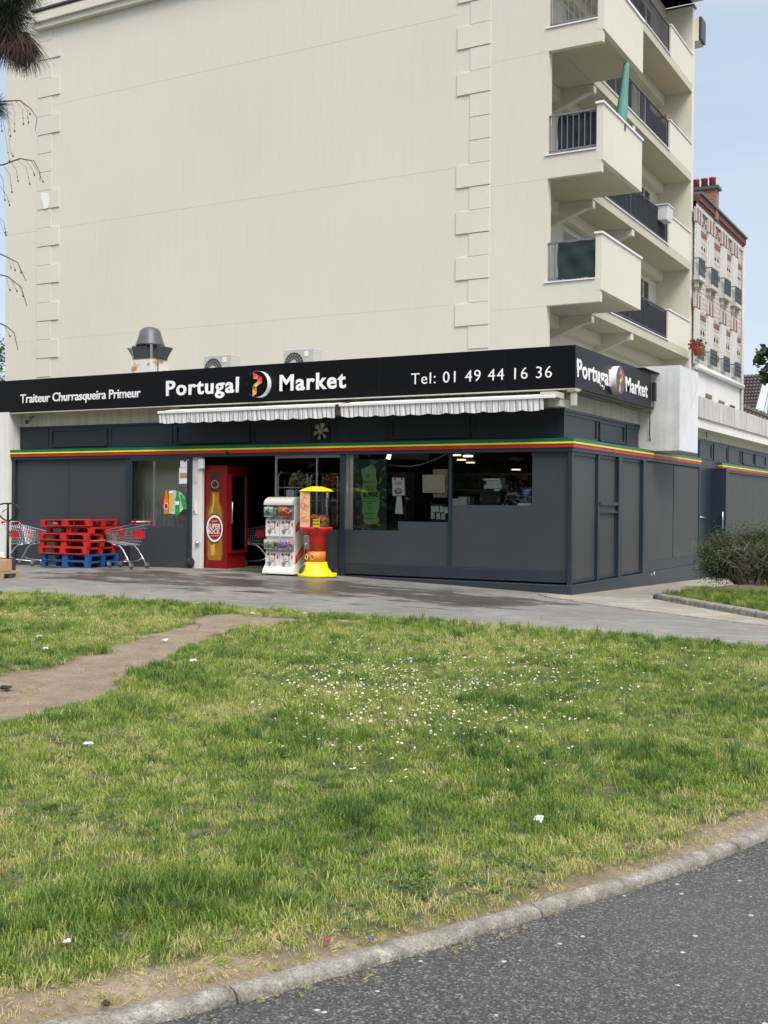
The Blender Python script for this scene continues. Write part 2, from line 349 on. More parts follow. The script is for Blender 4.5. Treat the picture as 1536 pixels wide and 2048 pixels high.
def f_road(n,p):
    l=n.links.new; g=n.nodes.new('ShaderNodeNewGeometry')
    v=n.nodes.new('ShaderNodeTexVoronoi'); v.inputs['Scale'].default_value=120; l(g.outputs['Position'],v.inputs['Vector'])
    v2=n.nodes.new('ShaderNodeTexVoronoi'); v2.inputs['Scale'].default_value=27; l(g.outputs['Position'],v2.inputs['Vector'])
    base=RAMP(n,NZ(n,1.2,4),[(.3,(.040,.039,.037)),(.7,(.062,.061,.058))])
    st=RAMP(n,v.outputs['Color'],[(.0,(.03,.03,.032)),(.5,(.075,.076,.08)),(.8,(.12,.12,.12)),(1.,(.30,.29,.27))])
    sep=n.nodes.new('ShaderNodeSeparateColor'); l(v.outputs['Color'],sep.inputs[0]); st=RAMP(n,sep.outputs[0],[(.0,(.018,.018,.018)),(.55,(.048,.047,.045)),(.84,(.085,.083,.078)),(.98,(.24,.23,.20))])
    c=MIX(n,.72,base,st)
    sm=RAMP(n,NZ(n,34,5,(1,1,1),.72),[(.54,0.),(.68,.6)])
    c=MIX(n,sm,c,(.20,.195,.175))
    c=MIX(n,RAMP(n,NZ(n,.7,5),[(.45,0.),(.7,.35)]),c,(.10,.10,.10))
    sep2=n.nodes.new('ShaderNodeSeparateColor'); l(v2.outputs['Color'],sep2.inputs[0])
    big=MATH(n,'MULTIPLY',MATH(n,'GREATER_THAN',sep2.outputs[1],.972),MATH(n,'LESS_THAN',v2.outputs['Distance'],.26))
    c=MIX(n,big,c,(.42,.40,.35))
    l(c,p.inputs['Base Color']); p.inputs['Roughness'].default_value=.8
    BUMP(n,p,v.outputs['Distance'],.8,.008)
def f_soil(n,p):
    l=n.links.new; at=n.nodes.new('ShaderNodeAttribute'); at.attribute_name='dirt'
    grass=RAMP(n,NZ(n,14,5),[(.3,(.03,.038,.012)),(.5,(.075,.078,.026)),(.72,(.16,.135,.06))])
    dirt=RAMP(n,NZ(n,3.,7,None,.65),[(.28,(.155,.12,.078)),(.5,(.235,.185,.125)),(.75,(.33,.265,.185))])
    dirt=MIX(n,RAMP(n,NZ(n,40,3),[(.35,.55),(.6,0.)]),dirt,(.13,.09,.06))
    dirt=MIX(n,RAMP(n,NZ(n,95,2),[(.68,0.),(.72,.7)]),dirt,(.42,.36,.28))
    l(MIX(n,at.outputs['Fac'],grass,dirt),p.inputs['Base Color']); p.inputs['Roughness'].default_value=.95
    BUMP(n,p,NZ(n,45,6),.9,.02)
fore_m=gmat('forecourt_asphalt',f_fore); road_m=gmat('road_asphalt',f_road); soil_m=gmat('lawn_soil',f_soil)
base_m=M('far_ground',(.12,.13,.08),.95,.2,.05)
g0=bx(-600,600,-600,600,-.9,-.6).build('ground',base_m); g0['kind']='structure'
CONC=[(-.5,-.45),(-.32,-.62),(1.14,-1.76),(4.07,-3.56),(12,-8.2),(12,40),(-.6,40)]
def wetf(x,y):
    d=np.clip(1-np.abs(y+2.1)/2.3,0,1)*np.clip((x+12.)/2.5,0,1)*np.clip((1.6-x)/2.,0,1)
    return d
gridmesh('forecourt',-34,7.9,-7.2,32,.14,lambda x,y:gz(x,y)-.006+.004*(fnoise(x,y,.8)-.5),fore_m,keep=lambda x,y:(y<1.5)|(x>-.8),
  attrs={'wet':wetf,'conc':lambda x,y:np.clip(sdist(x,y,CONC)/.06+.5,0,1)})
# road: strip to the right of the kerb
mb=MB(); 
for i in range(len(KERB)-1):
    a=KERB[i]; b=KERB[i+1]
    mb.poly([(a[0]-.0,a[1],-.036),(40+i,a[1]-30+i*4.2,-.036),(40+i+1,b[1]-30+(i+1)*4.2 if i<len(KERB)-2 else b[1],-.036),(b[0],b[1],-.036)])
mb=MB()
mb.poly([(x,y,-.036) for x,y in KERB]+[(60,34,-.036),(60,-60,-.036),(-60,-60,-.036),(-60,-46,-.036)])
o=mb.build('road',road_m); o['kind']='structure'
def arc(pts,step):
    P_=[np.array(p,float) for p in pts]; out=[]
    # catmull-rom
    for i in range(len(P_)-1):
        p0=P_[max(i-1,0)];p1=P_[i];p2=P_[i+1];p3=P_[min(i+2,len(P_)-1)]; n=max(2,int(np.linalg.norm(p2-p1)/step))
        for k in range(n):
            t=k/n; out.append(.5*((2*p1)+(-p0+p2)*t+(2*p0-5*p1+4*p2-p3)*t*t+(-p0+3*p1-3*p2+p3)*t**3))
    out.append(P_[-1]); return out
def f_kerb(n,p):
    l=n.links.new
    c=RAMP(n,NZ(n,11,8,None,.75),[(.3,(.10,.09,.07)),(.46,(.22,.20,.165)),(.58,(.32,.30,.255)),(.74,(.62,.60,.55))])
    c=MIX(n,RAMP(n,NZ(n,120,3),[(.35,.6),(.5,0.)]),c,(.10,.09,.075))
    l(c,p.inputs['Base Color']); p.inputs['Roughness'].default_value=.9; BUMP(n,p,NZ(n,75,5),.9,.012)
kerb_m=gmat('kerb_concrete',f_kerb)
def kerb(pts,name,w=.13,top=.035,bot=-.09,stone=1.05,start=.25,zf=None):
    c=arc(pts,.05); mb=MB(); acc=start; run=[]
    prof=[(0.,bot),(0.,top-.008),(.008,top),(w*.62,top-.003),(w*.84,top-.008),(w*.96,top-.022),(w*1.0,top-.04),(w*1.0,bot)]
    def flush(run):
        if len(run)<2: return
        b=len(mb.v); np_=len(prof)
        for k,(q,t) in enumerate(run):
            nrm=np.array([t[1],-t[0]])
            sh=.0025*math.sin(k*.9)+random.uniform(-.0015,.0015)
            e=.012 if k in(0,len(run)-1) else 0
            for u,z in prof: mb.v.append((q[0]+nrm[0]*(u+sh*(u>0)),q[1]+nrm[1]*(u+sh*(u>0)),z-(e*.5 if z>top-.03 else 0)+random.uniform(-.0012,.0012)+(zf(q[0],q[1]) if zf else 0)))
        mb.smooth=True
        for k in range(len(run)-1):
            for j in range(np_-1): mb._f((b+k*np_+j,b+(k+1)*np_+j,b+(k+1)*np_+j+1,b+k*np_+j+1))
        mb.smooth=False
        mb._f(tuple(range(b,b+np_))); mb._f(tuple(range(b+len(run)*np_-1,b+(len(run)-1)*np_-1,-1)))
    for i in range(len(c)-1):
        t=c[i+1]-c[i]; d=np.linalg.norm(t); t=t/d; run.append((c[i],t)); acc+=d
        if acc>stone:
            run.append((c[i]+t*.042,t)); flush(run); run=[]; acc=0
    flush(run); o=mb.build(name,kerb_m); o['kind']='structure'; return o
kerb(KERB[1:],'kerb',w=.078,top=.004,bot=-.06,start=.62,stone=1.35)
# lawn
def lawnz(x,y):
    d=sdist(x,y,LAWN)+.10*(fnoise(x,y,3.)-.5)
    return gz(x,y)+np.clip(d/.12,-1,1)*.022+.0+.03*(fnoise(x,y,1.2)-.5)*np.clip(d/.5,0,1)-.002
def dirtf(x,y):
    d=sdist(x,y,DIRT)+.5*(fnoise(x,y,2.2)-.5)+.05
    e=1-np.clip((sdist(x,y,[*KERB,(40,34),(40,-40),(-16,-40)])*-1)/.001,0,1) # unused
    kd=np.full(np.shape(x),9.)
    KA=[k for k in KERB if -24<k[1]<-6]
    for i in range(len(KA)-1):
        a=np.array(KA[i]); b=np.array(KA[i+1]); ab=b-a; t=np.clip(((x-a[0])*ab[0]+(y-a[1])*ab[1])/(ab@ab),0,1); kd=np.minimum(kd,np.hypot(x-a[0]-t*ab[0],y-a[1]-t*ab[1]))
    k=np.clip((.26*np.where(y<-15.8,1.,.62)*(.1+1.5*fnoise(x,y,1.6))-kd)/.12,0,1)
    bare=np.clip((fnoise(x+50,y+20,1.0)-.86)/.05,0,1)*.8
    return np.maximum(np.maximum(np.clip(d/.14,0,1),k),bare)
gridmesh('lawn',-16,8,-26,-5,.055,lawnz,soil_m,keep=lambda x,y:sdist(x,y,LAWN)>np.where(y>-7,-.12,-.0),attrs={'dirt':dirtf})
# planter bed on the right
PL=[(1.55,.1),(1.75,.0),(3.85,-2.35),(6.6,-5.2),(6.9,3),(6.5,9),(2.9,9),(1.95,3.)]
def plz(x,y):
    d=sdist(x,y,PL); return gz(x,y)+np.clip(d/.15,-1,1)*.07+.12*np.exp(-((x-2.6)**2+(y-2.6)**2)/.5)+.03*(fnoise(x,y,2)-.5)
gridmesh('planting_bed',1.2,7.2,-5.6,9.4,.08,plz,soil_m,keep=lambda x,y:sdist(x,y,PL)>-.05,attrs={'dirt':lambda x,y:np.clip(1.1-np.hypot((x-2.6)/1.0,(y-2.6)/1.1),0,1)})
kerb([(6.5,9),(2.9,9),(1.98,3.),(1.66,.25),(1.72,.02),(1.9,-.2),(3.85,-2.35),(6.7,-5.3)],'planter_kerb',w=.14,top=.09,bot=-.2,stone=1.6,zf=gzf)
# ================================================================== APARTMENT BUILDING
YB=4.2; XL=-18.83; XR=-2.11; YE=16.55; XO=-2.08; XI=-3.15; XC=-.86; TOP=17.3
ab=thing('apartment_building',(-10,YB+2,0),'tall cream rendered apartment block with stepped corner balconies behind the shop','building')
mb=MB(); mb.box(XL,XI,YB,YE+.3,3.9,19.6)
mb.box(XI,XR,YB,YB+.22,3.9,19.6)
w=mb.build('wall',stucco,ab)
# hairline render joints (grooves read as thin dark lines): shallow recess strips built as 3 mm ribs
mb=MB()
for z in (P(500,397,1,YB).z,P(500,644,1,YB).z,P(900,33,1,YB).z): mb.box(XL,-4.33,YB-.0025,YB+.01,z-.003,z+.003)
for k in range(4):
    z=P(1090,612,1,YB).z+2.79*k; mb.box(-3.46,XR,YB-.0025,YB+.01,z-.003,z+.003)
mb.build('render_joint',stucco2,ab)
# quoins
def quoin(x_in,x_nar,x_wid,zb,pitch,n,skip=()):
    mb=MB(); d=.017
    z=zb
    for k in range(n):
        wide=k%2==1
        if k in skip: wide=False
        xa=x_in; xb=x_wid if wide else x_nar
        e=.012 if wide else 0
        mb.box(min(xa,xb),max(xa,xb),YB-d-e,YB+.02,z+.008,z+pitch-.008); z+=pitch
    return mb.build('quoin_strip',stucco2,ab,bevel=.006)
pz=(P(73.8,421.4,1,YB).z-P(73.8,718,1,YB).z)/8
quoin(-17.55,-17.01,-16.70,P(73.8,718,1,YB).z-pz,pz,25,skip=(11,))
pr=(P(978,369.2,1,YB).z-P(978,649.4,1,YB).z)/6
quoin(-3.49,-4.0,-4.32,P(978,649.4,1,YB).z-pr,pr,24,skip=(9,))
mb=MB()
zc=P(79.3,63.4,1,YB).z
mb.box(-17.6,-3.5,YB-.16,YB,zc,zc+.16); mb.box(-17.6,-3.5,YB-.24,YB,zc+.163,zc+.40); mb.box(-17.6,-3.5,YB-.2,YB,zc+.403,zc+.46)
mb.build('cornice',stucco2,ab,bevel=.01)
bx(-17.6,-3.5,YB-.27,YB,zc+.47,zc+.52).build('cornice_flashing',M('brown_flashing',(.06,.05,.06),.5),ab)
# pale patch of missing paint
mb=MB(); pts=[(82,385),(97,386),(99,402),(96,416),(88,418),(85,405),(81,398)]
mb.prism([P(x,y,1,YB-.042) for x,y in pts],(0,.006,0)); mb.build('bare_patch',M('bare_plaster',(.82,.82,.79),.9,.04,6),ab)
# end fin, recessed facade details and balconies
mb=MB(); mb.box(XI,XO,YE,YE+.28,3.9,TOP); mb.build('end_wall',stucco,ab)
bx(XI-.1,XO+.05,YE-.04,YE+.33,TOP,TOP+.05).build('wall_coping',M('dark_coping',(.1,.1,.11),.5),ab)
winwhite=M('window_white_frame',(.72,.72,.70),.4); shutter=M('roller_shutter_grey',(.33,.34,.34),.6,.08,1)
pane_m=M('dark_pane',(.02,.024,.028),.08,.3,1,spec=.6)
def fwindow(y0,y1,z0,z1,x,closed=.35,par=ab):
    w=MB(); t=.05
    w.box(x,x+.05,y0,y0+t,z0,z1); w.box(x,x+.05,y1-t,y1,z0,z1); w.box(x,x+.05,y0+t,y1-t,z1-t,z1); w.box(x,x+.05,y0+t,y1-t,z0,z0+t); ym=(y0+y1)/2; w.box(x,x+.055,ym-t/2,ym+t/2,z0+t,z1-t)
    fr=w.build('window',winwhite,par)
    p=bx(x,x+.02,y0+t,y1-t,z0+t,z1-t).build('pane',pane_m,None)
    p.parent=fr; p.location=p.location-PW[par.name]
    if closed:
        s=MB(); zt=z1-t; n=int((z1-z0)*closed/.045)
        for i in range(n): s.box(x+.056,x+.07,y0+.02,y1-.02,zt-(i+1)*.045+.004,zt-i*.045)
        q=s.build('shutter',shutter,None); q.parent=fr; q.location=q.location-PW[par.name]
for k in range(5):
    z0=6.23+2.79*k
    last=k==4
    # side balcony slab, edge, brackets
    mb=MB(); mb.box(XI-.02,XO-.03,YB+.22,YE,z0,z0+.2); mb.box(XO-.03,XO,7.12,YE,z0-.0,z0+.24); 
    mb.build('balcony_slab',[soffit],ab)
    mb=MB(); mb.box(XO-.06,XO+.03,7.12,14.0,z0+.243,z0+.27); mb.build('slab_trim',coping,ab)
    for yb in (7.2,10.45):
        MB().prism([(XI,yb,z0-.52),(XO-.22,yb,z0-.2),(XO-.02,yb,z0-.18),(XO-.02,yb,z0-.001),(XI,yb,z0-.001)],(0,.2,0)).build('bracket_beam',stucco2,ab)
    mb=MB(); mb.box(XI,XI+.22,YB+.22,YE,z0-.30,z0-.002); mb.build('lintel_beam',stucco2,ab)
    # far solid parapet
    mb=MB(); mb.box(XO-.12,XO,14.02,YE+.002,z0+.244,z0+1.15); mb.build('end_parapet',stucco,ab)
    mb=MB(); mb.box(XO-.14,XO+.03,14.0,YE+.002,z0+1.153,z0+1.19); mb.build('parapet_coping',coping,ab)
    # side railing
    mb=MB(); y0,y1=7.2,13.98; xr=XO-.05
    mb.box(xr-.02,xr+.02,y0,y1,z0+1.1,z0+1.14); mb.box(xr-.015,xr+.015,y0,y1,z0+.34,z0+.37)
    yy=y0+.02
    while yy<y1: mb.box(xr-.008,xr+.008,yy,yy+.016,z0+.37,z0+1.1); yy+=.115
    for yy in (y0,10.3,y1-.04): mb.box(xr-.02,xr+.02,yy,yy+.04,z0+.272,z0+1.1)
    rl=mb.build('side_railing',rail_m,ab)
    # corner balcony
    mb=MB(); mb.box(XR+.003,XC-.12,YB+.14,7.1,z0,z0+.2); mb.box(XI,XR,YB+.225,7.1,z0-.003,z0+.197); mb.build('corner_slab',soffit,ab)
    mb=MB(); mb.box(XR,XC-.03,YB,YB+.14,z0-.25,z0+.24); mb.build('front_beam',stucco,ab)
    mb=MB(); mb.box(XC-.12,XC,YB-.003,7.1,z0+.0,z0+1.2); mb.box(XC-.14,XC-.121,YB-.003,YB+.14,z0+.0,z0+1.2); mb.build('side_parapet',stucco,ab)
    mb=MB(); mb.box(XC-.16,XC+.03,YB-.04,7.13,z0+1.203,z0+1.25); mb.build('parapet_coping',coping,ab)
    mb=MB(); mb.box(XR-.06,XC-.14,YB-.03,YB+.16,z0+.243,z0+.27); mb.build('sill_trim',coping,ab)
    mb=MB(); yr=YB+.07
    mb.box(XR+.0,XC-.12,yr-.025,yr+.025,z0+1.1,z0+1.14); mb.box(XR,XC-.14,yr-.015,yr+.015,z0+.33,z0+.36)
    n=9
    for i in range(n): x=XR+.03+i*(XC-.2-XR)/(n-1); mb.box(x-.009,x+.009,yr-.009,yr+.009,z0+.27,z0+1.1)
    mb.build('front_railing',rail_m if k==4 else M('rail_grey_metal',(.16,.165,.18),.45),ab)
    # windows in the recessed facade
    for y0w,y1w,cl in ((4.9,6.5,(.5,.25,.4,0,0)[k]),(8.,9.4,.3),(11.2,13.0,0),(14.3,15.6,.0)):
        fwindow(y0w,y1w,z0+.25,z0+2.35,XI,cl)
# inner wall bottom level (over shop roof)
fwindow(4.9,6.5,4.3,5.55,XI,0); 
# upper storey fascia seen at the top
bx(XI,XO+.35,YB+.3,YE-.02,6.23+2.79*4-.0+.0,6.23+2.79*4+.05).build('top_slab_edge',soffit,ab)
# enclosure on the rear side beyond the fin
mb=MB(); mb.box(XO-.2,XO+.12,YE+.281,YE+.9,16.3,17.0); mb.build('rear_balcony',stucco,ab); bx(XO+.121,XO+.2,YE+.3,YE+.88,16.35,17.05).build('rear_screen',rail_m,ab)
def screen(y0,y1,k,zt=1.08,mat=screen_m,label='dark screen cloth behind the side railing'):
    z0=6.23+2.79*k; mb=MB(); x=XO-.075; n=int((y1-y0)/.06)
    for i in range(n):
        a=y0+(y1-y0)*i/n; b=y0+(y1-y0)*(i+1)/n; xa=x-.012*(i%2); xb=x-.012*((i+1)%2)
        mb.poly([(xa,a,z0+.3),(xb,b,z0+.3),(xb,b,z0+zt),(xa,a,z0+zt)])
    return mb.build('balcony_screen',mat,None)
tag(screen(7.3,13.95,0,1.07),'navy screen lining the lowest side balcony railing','screen')
tag(screen(7.3,13.9,1,1.09),'navy screen lining the second side balcony railing, below the white planter box','screen')
tag(screen(9.3,10.3,2),'narrow dark screen on the left of the third side balcony railing','screen')
tag(screen(11.8,13.9,2,.95),'dark screen on the right end of the third side balcony railing','screen')
tag(screen(9.9,11.3,3,1.0),'dark screen on the top visible side balcony railing','screen')
# front cloths on corner balconies
def cloth(px0,px1,z0,z1,mat,y=YB+.03,amp=.02,name='shade_cloth'):
    mb=MB(); n=14; m=12; x0,x1=px0,px1; b=0; mb.smooth=True
    for j in range(m+1):
        for i in range(n+1):
            u=i/n; v=j/m; mb.v.append((x0+(x1-x0)*u+.015*math.sin(v*7)*(1-u),y-amp*(math.sin(u*9+v*5)+.6*math.sin(u*4-v*11))*math.sin(math.pi*v)**.4,z0+(z1-z0)*v+.01*math.sin(u*12)*(1 if j in(0,m) else 0)))
    for j in range(m):
        for i in range(n): a=j*(n+1)+i; mb._f((a,a+1,a+n+2,a+n+1))
    return mb.build(name,mat,None)
tag(cloth(XR+.24,XC-.17,6.53,7.33,green_cloth),'dark green shade cloth hung over the lowest corner balcony rail','cloth')
tag(cloth(XR+.18,XC-.17,6.57+2.79,7.33+2.79,screen_m,y=YB+.12,amp=.012),'black screen cloth behind the bars of the middle corner balcony','cloth')
# things on balconies
p0=P(1240,240,0,XC-.15); mb=MB(); a=Vector(P(1243,236,0,XC-.1)); b=Vector((a.x+.02,a.y+.27,a.z+1.32))
pts=[];rr=[]
for i,(t,r) in enumerate([(-.25,.12),(0,.13),(.2,.125),(.45,.1),(.7,.085),(.9,.075),(1.,.065)]): pts.append(a.lerp(b,t)); rr.append(r)
ps=thing('parasol',tuple(a-Vector((0,0,.3))),'closed green parasol leaning out of the middle corner balcony','parasol')
mb.tube(pts,rr,9); mb.build('canopy',parasolm,ps)
MB().tube([a.lerp(b,-.6),a.lerp(b,1.03)],.022,8).build('pole',blackmat,ps)
z3=6.23+2.79*3
pot=MB().lathe([(.16,0),(.20,.26),(.22,.27),(.22,.33),(.19,.33),(.18,.29),(.02,.28)],20,(XC-.42,YB+.42,z3+.2)).build('plant_pot',terracotta,None); tag(pot,'large terracotta pot behind the bars of the top corner balcony','plant pot')
mb=MB(); mb.lathe([(.12,0),(.15,.2),(.17,.2),(.16,.24),(.02,.22)],14,(XC-.95,YB+.42,z3+.2)); tag(mb.build('plant_pot',M('beige_pot',(.35,.28,.2),.7),None),'small beige pot left of the large terracotta pot on the top corner balcony','plant pot')
# white planter hung over rail at level 1
zz=6.23+2.79; mb=MB(); c0=Vector((XO+.1,13.35,zz+.78)); 
mb.prism([(c0.x-.14,13.0,zz+.80),(c0.x+.10,13.0,zz+.80),(c0.x+.14,13.0,zz+1.2),(c0.x-.18,13.0,zz+1.2)],(0,.6,0)); mb.box(c0.x-.2,c0.x+.16,12.97,13.63,zz+1.203,zz+1.24)
tag(mb.build('planter_box',M('white_planter',(.62,.64,.64),.5),None),'white planter box hooked over the second side balcony railing','planter box')
z2=6.23+2.79*2; mb=MB()
for i in range(5): mb.box(XO-.75,XO-.16,14.35+0,15.4,z2+.95+i*.085,z2+1.02+i*.085)
for (x,y) in ((XO-.78,14.3),(XO-.18,14.3),(XO-.18,15.4),(XO-.78,15.4)): mb.box(x,x+.05,y,y+.05,z2+.2,z2+1.42)
mb.box(XO-.78,XO-.12,14.3,15.45,z2+1.423,z2+1.45)
tag(mb.build('wooden_cabinet',M('old_wood',(.33,.25,.17),.8,.2,5),None),'slatted wooden cabinet standing at the end of the third side balcony','cabinet')
# ================================================================== SHOP BUILDING
shop=thing('shop_building',(-7,0,0),'single storey dark grey shop with green yellow and red stripe','building')
YU=.25 # recess of the upper band
ZB,ZT=2.635,2.80 # stripe
ZU=3.36; ZS=3.68; ZR=4.45
XLF=-13.97
def pan(x0,x1,z0,z1,mat=panel,name='wall_panel',y=0.03,t=.03,label=None): return bx(x0,x1,y,y+t,z0,z1).build(name,mat,shop,label=label)
# --- structure: roof, cream band
mb=MB(); mb.box(XLF-.3,-.13,.26,8.5,ZS+.02,4.1); mb.box(-3,-.13,8.5,28,ZS+.02,4.1)
mb.build('roof_slab',M('roof_gravel',(.25,.24,.22),.95,.1,3),shop)
mb=MB(); mb.box(XLF,-YU,YU,YU+.1,ZU,ZS+.02); mb.box(-YU-.1,-YU,YU+.1,9.3,ZU,ZS+.02); mb.box(-YU-.1,-YU-.0,9.3,24.,ZU,ZS+.02)
mb.build('lintel_band',M('cream_lintel',(.56,.53,.43),.85,.08,2.,streak=.2),shop)
mb=MB(); mb.box(XLF-1.5,-.02,-.02,.26,ZS+.03,4.40); mb.box(-.26,.08,8.,26,ZS+.12,4.33); 
mb.box(-.26,-.02,.26,8.,ZS+.03,4.40); mb.build('roof_parapet',concrete,shop,bevel=.01)
mb=MB(); mb.box(-.25,.03,6.6,26,ZS-.12,ZS+.12); mb.build('parapet_ledge',whitewall,shop)
mb=MB(); mb.box(-.25,.05,6.6,26,ZS+.121,ZS+.16); mb.build('drip_edge',M('dark_lichen',(.1,.1,.09),.9,.2),shop)
bx(XLF-1.5,.1,-.102,0.24,ZS-.02,ZS-.0).build('sign_underside',M('cream_trim',(.5,.47,.38),.7),shop)
# --- upper panel band (recessed)
mb=MB(); mb.box(XLF,-YU,YU,YU+.12,ZT,ZU); mb.box(-YU-.12,-YU,YU+.12,24,ZT-.1,ZU); mb.build('upper_wall',upper,shop)
def rim(x0,x1,z0,z1,y,t=.03,d=.025,side=False,mat=upper,name='panel_frame',sill=True):
    mb=MB()
    def b(a0,a1,c0,c1,dd=d):
        if side: mb.box(y,y+dd,a0,a1,c0,c1)
        else: mb.box(a0,a1,y-dd,y,c0,c1)
    b(x0,x0+t,z0,z1); b(x1-t,x1,z0,z1); b(x0+t,x1-t,z1-t,z1); b(x0+t,x1-t,z0,z0+t)
    if sill: b(x0-.02,x1+.02,z0-.03,z0-.003,d+.03)
    return mb.build(name,mat,shop)
for a,b in ((104,215),(353,500),(783,940)): rim(fx(a,870,YU),fx(b,870,YU),2.9,3.27,YU)
for a,b in ((40,97),(222,345),(508,622),(668,775),(949,1114)): rim(fx(a,870,YU),fx(b,870,YU),2.84,3.31,YU,t=.022,d=.012,sill=False)
bx(XLF,-YU,YU-.03,YU,ZU-.04,ZU+.0).build('band_trim',frame,shop)
def US(px): return sy(px,870,-YU)
for a,b in ((1198,1247),(1485,1508),(1510,1531)): rim(US(a),US(b),2.9,3.26,-YU,side=True)
for a,b in ((1126,1193),(1252,1298),(1398,1423),(1427,1454),(1456,1481)): rim(US(a),US(b),2.84,3.30,-YU,t=.05,d=.02,side=True,sill=False,mat=frame)
bx(-YU,-YU+.03,YU,24,ZU-.05,ZU).build('band_trim',frame,shop)
# --- stripes (proud ledge)
Y1=sy(1397,920); Y2=sy(1439,930)
def stripe(z0,z1,mat,name,d):
    mb=MB(); mb.box(XLF-.0,d,-d,YU-.0+.0,z0,z1); mb.box(-YU+.001,d,YU,Y1,z0,z1); mb.box(-YU+.001,d,Y2,24,z0-.03,z1-.03); return mb.build(name,mat,shop)
zg=(ZB+.105,ZB+.07); 
stripe(ZB+.1,ZT,green,'green_stripe',.075); stripe(ZB+.068,ZB+.0995,yellow,'yellow_stripe',.083); stripe(ZB,ZB+.0675,red,'red_stripe',.07)
bx(XLF-.0,.05,-.05,.2,ZB-.07,ZB-.0005).build('header_trim',frame,shop)
mb=MB(); mb.box(-.2,.05,.2,Y1,ZB-.07,ZB-.0005); mb.box(-.2,.05,Y2,24,ZB-.1,ZB-.031); mb.build('header_trim',frame,shop)
# --- front facade, lower part
ZH=ZB-.07
X=lambda p:fx(p,1000)
bx(XLF,X(255),.0,.06,-.1,.10).build('plinth',frame,shop)
bx(XLF,XLF+.12,-.02,.05,.1,ZH).build('post',frame,shop)
pan(XLF+.12,X(135),.1,ZH); pan(X(135)+.01,X(253),.1,ZH)
bx(X(253),X(263),-.02,.08,.05,ZH).build('post',frame,shop)
# sliding window door 263-380
zl0,zl1=.12,1.06
d0,d1=X(263),X(380)
mb=MB(); mb.box(d0,d0+.05,-.045,.0,zl1,2.5); mb.box(d1-.05,d1,-.045,0,.1,2.5); mb.box(d0,d1-.05,-.045,0,2.501,ZH); mb.box(d0,d1-.05,-.045,-.0,.1,.16)
mb.build('door_frame',frame,shop); bx(d0,d1-.05,-.035,-.005,.16,zl1).build('door_panel',panel,shop)
bx(d0+.05,d1-.05,-.025,-.019,zl1,2.5).build('glass',glass,shop)
bx(d0+(d1-d0)*.40,d0+(d1-d0)*.42,-.04,-.026,zl1,2.5).build('glazing_bar',steel,shop)
bx(d1,d1+.05,-.06,.05,.12,ZH).build('post',frame,shop)
# white pilaster beside the opening
bx(d1+.05,X(402.5),.02,.10,.15,ZH).build('pilaster',whitewall,shop)
bx(X(398),X(408),-.03,.019,2.32,2.52).build('control_box',whitep,shop)
bx(X(388),X(393),-.0,.019,1.35,1.62).build('switch_box',whitep,shop); bx(X(387.5),X(389.5),-.012,.0,1.37,1.42).build('switch_button',red,shop)
mb=MB().lathe([(.0,0),(.05,0),(.055,.03),(.03,.05),(0,.05)],12,T=Matrix.Translation((X(396),-.0,.72))@Matrix.Rotation(R(90),4,'X')); mb.build('lock',steel,shop)
# right part window wall  545-680
o0,o1=X(548),X(681)
mb=MB(); mb.box(o0,o1,.03,.07,.18,.22); mb.box(o0,o0+.04,.03,.07,.22,ZH); mb.box(X(630),X(630)+.03,.03,.07,.22,ZH); mb.box(o0+.04,X(630),.03,.07,ZH-.05,ZH); mb.box(X(630)+.03,o1,.03,.07,ZH-.05,ZH); mb.build('window_frame',steel,shop)
mb=MB(); mb.box(o0+.04,X(630),.045,.05,.22,ZH-.05); mb.box(X(630)+.03,o1,.045,.05,1.07,ZH-.05); mb.build('glass',glass,shop)
bx(X(630)+.03,o1,.04,.06,.22,1.07).build('wall_panel',panel,shop)
bx(X(681),X(690),-.03,.08,.0,ZH).build('post',frame,shop)
# window right of the post: stepped lower edge
x0,x1,x2,x3,x4,x5=X(690),X(795),X(897),X(902),X(1063),-.12
zs0,zs1,zs2=1.075,1.255,1.585
mb=MB(); mb.prism([(x0,0.03,.41),(x2,.03,.41),(x2,.03,zs1),(x1,.03,zs1),(x1,.03,zs0),(x0,.03,zs0)],(0,.03,0)); mb.build('wall_panel',panel,shop)
bx(x2,x3,.0,.07,.41,ZH).build('post',frame,shop)
mb=MB(); mb.prism([(x3,0.03,.41),(-.03,.03,.41),(-.03,.03,ZH),(x4,.03,ZH),(x4,.03,zs2),(x3,.03,zs2)],(0,.03,0)); mb.build('wall_panel',panel,shop)
mb=MB(); mb.box(x0,x2,.052,.058,zs0,ZH); mb.box(x3,x4,.052,.058,zs2,ZH); mb.build('glass',glass,shop)
bx(x0,x0+.05,.02,.07,zs0,ZH).build('mullion',steel,shop)
# plinth right half: trims
mb=MB(); mb.box(X(690),-.0,-.0,.06,.2,.405); mb.build('plinth',frame,shop,bevel=.006)
mb=MB(); mb.prism([(X(690),-.05,.13),(0.05,-.05,.13),(.05,-.05,.16),(0.0,.0,.2),(X(690),.0,.2),(X(690),-.05,.16)],(0,0.002,0))
mb=MB(); mb.box(X(688),.05,-.05,-.001,-.3,.165); mb.box(.001,.05,-.001,9.6,-.5,.165); mb.build('plinth_step',frame,shop,bevel=.015)
bx(-.04,.035,-.035,.04,.166,ZH).build('corner_post',frame,shop,bevel=.004)
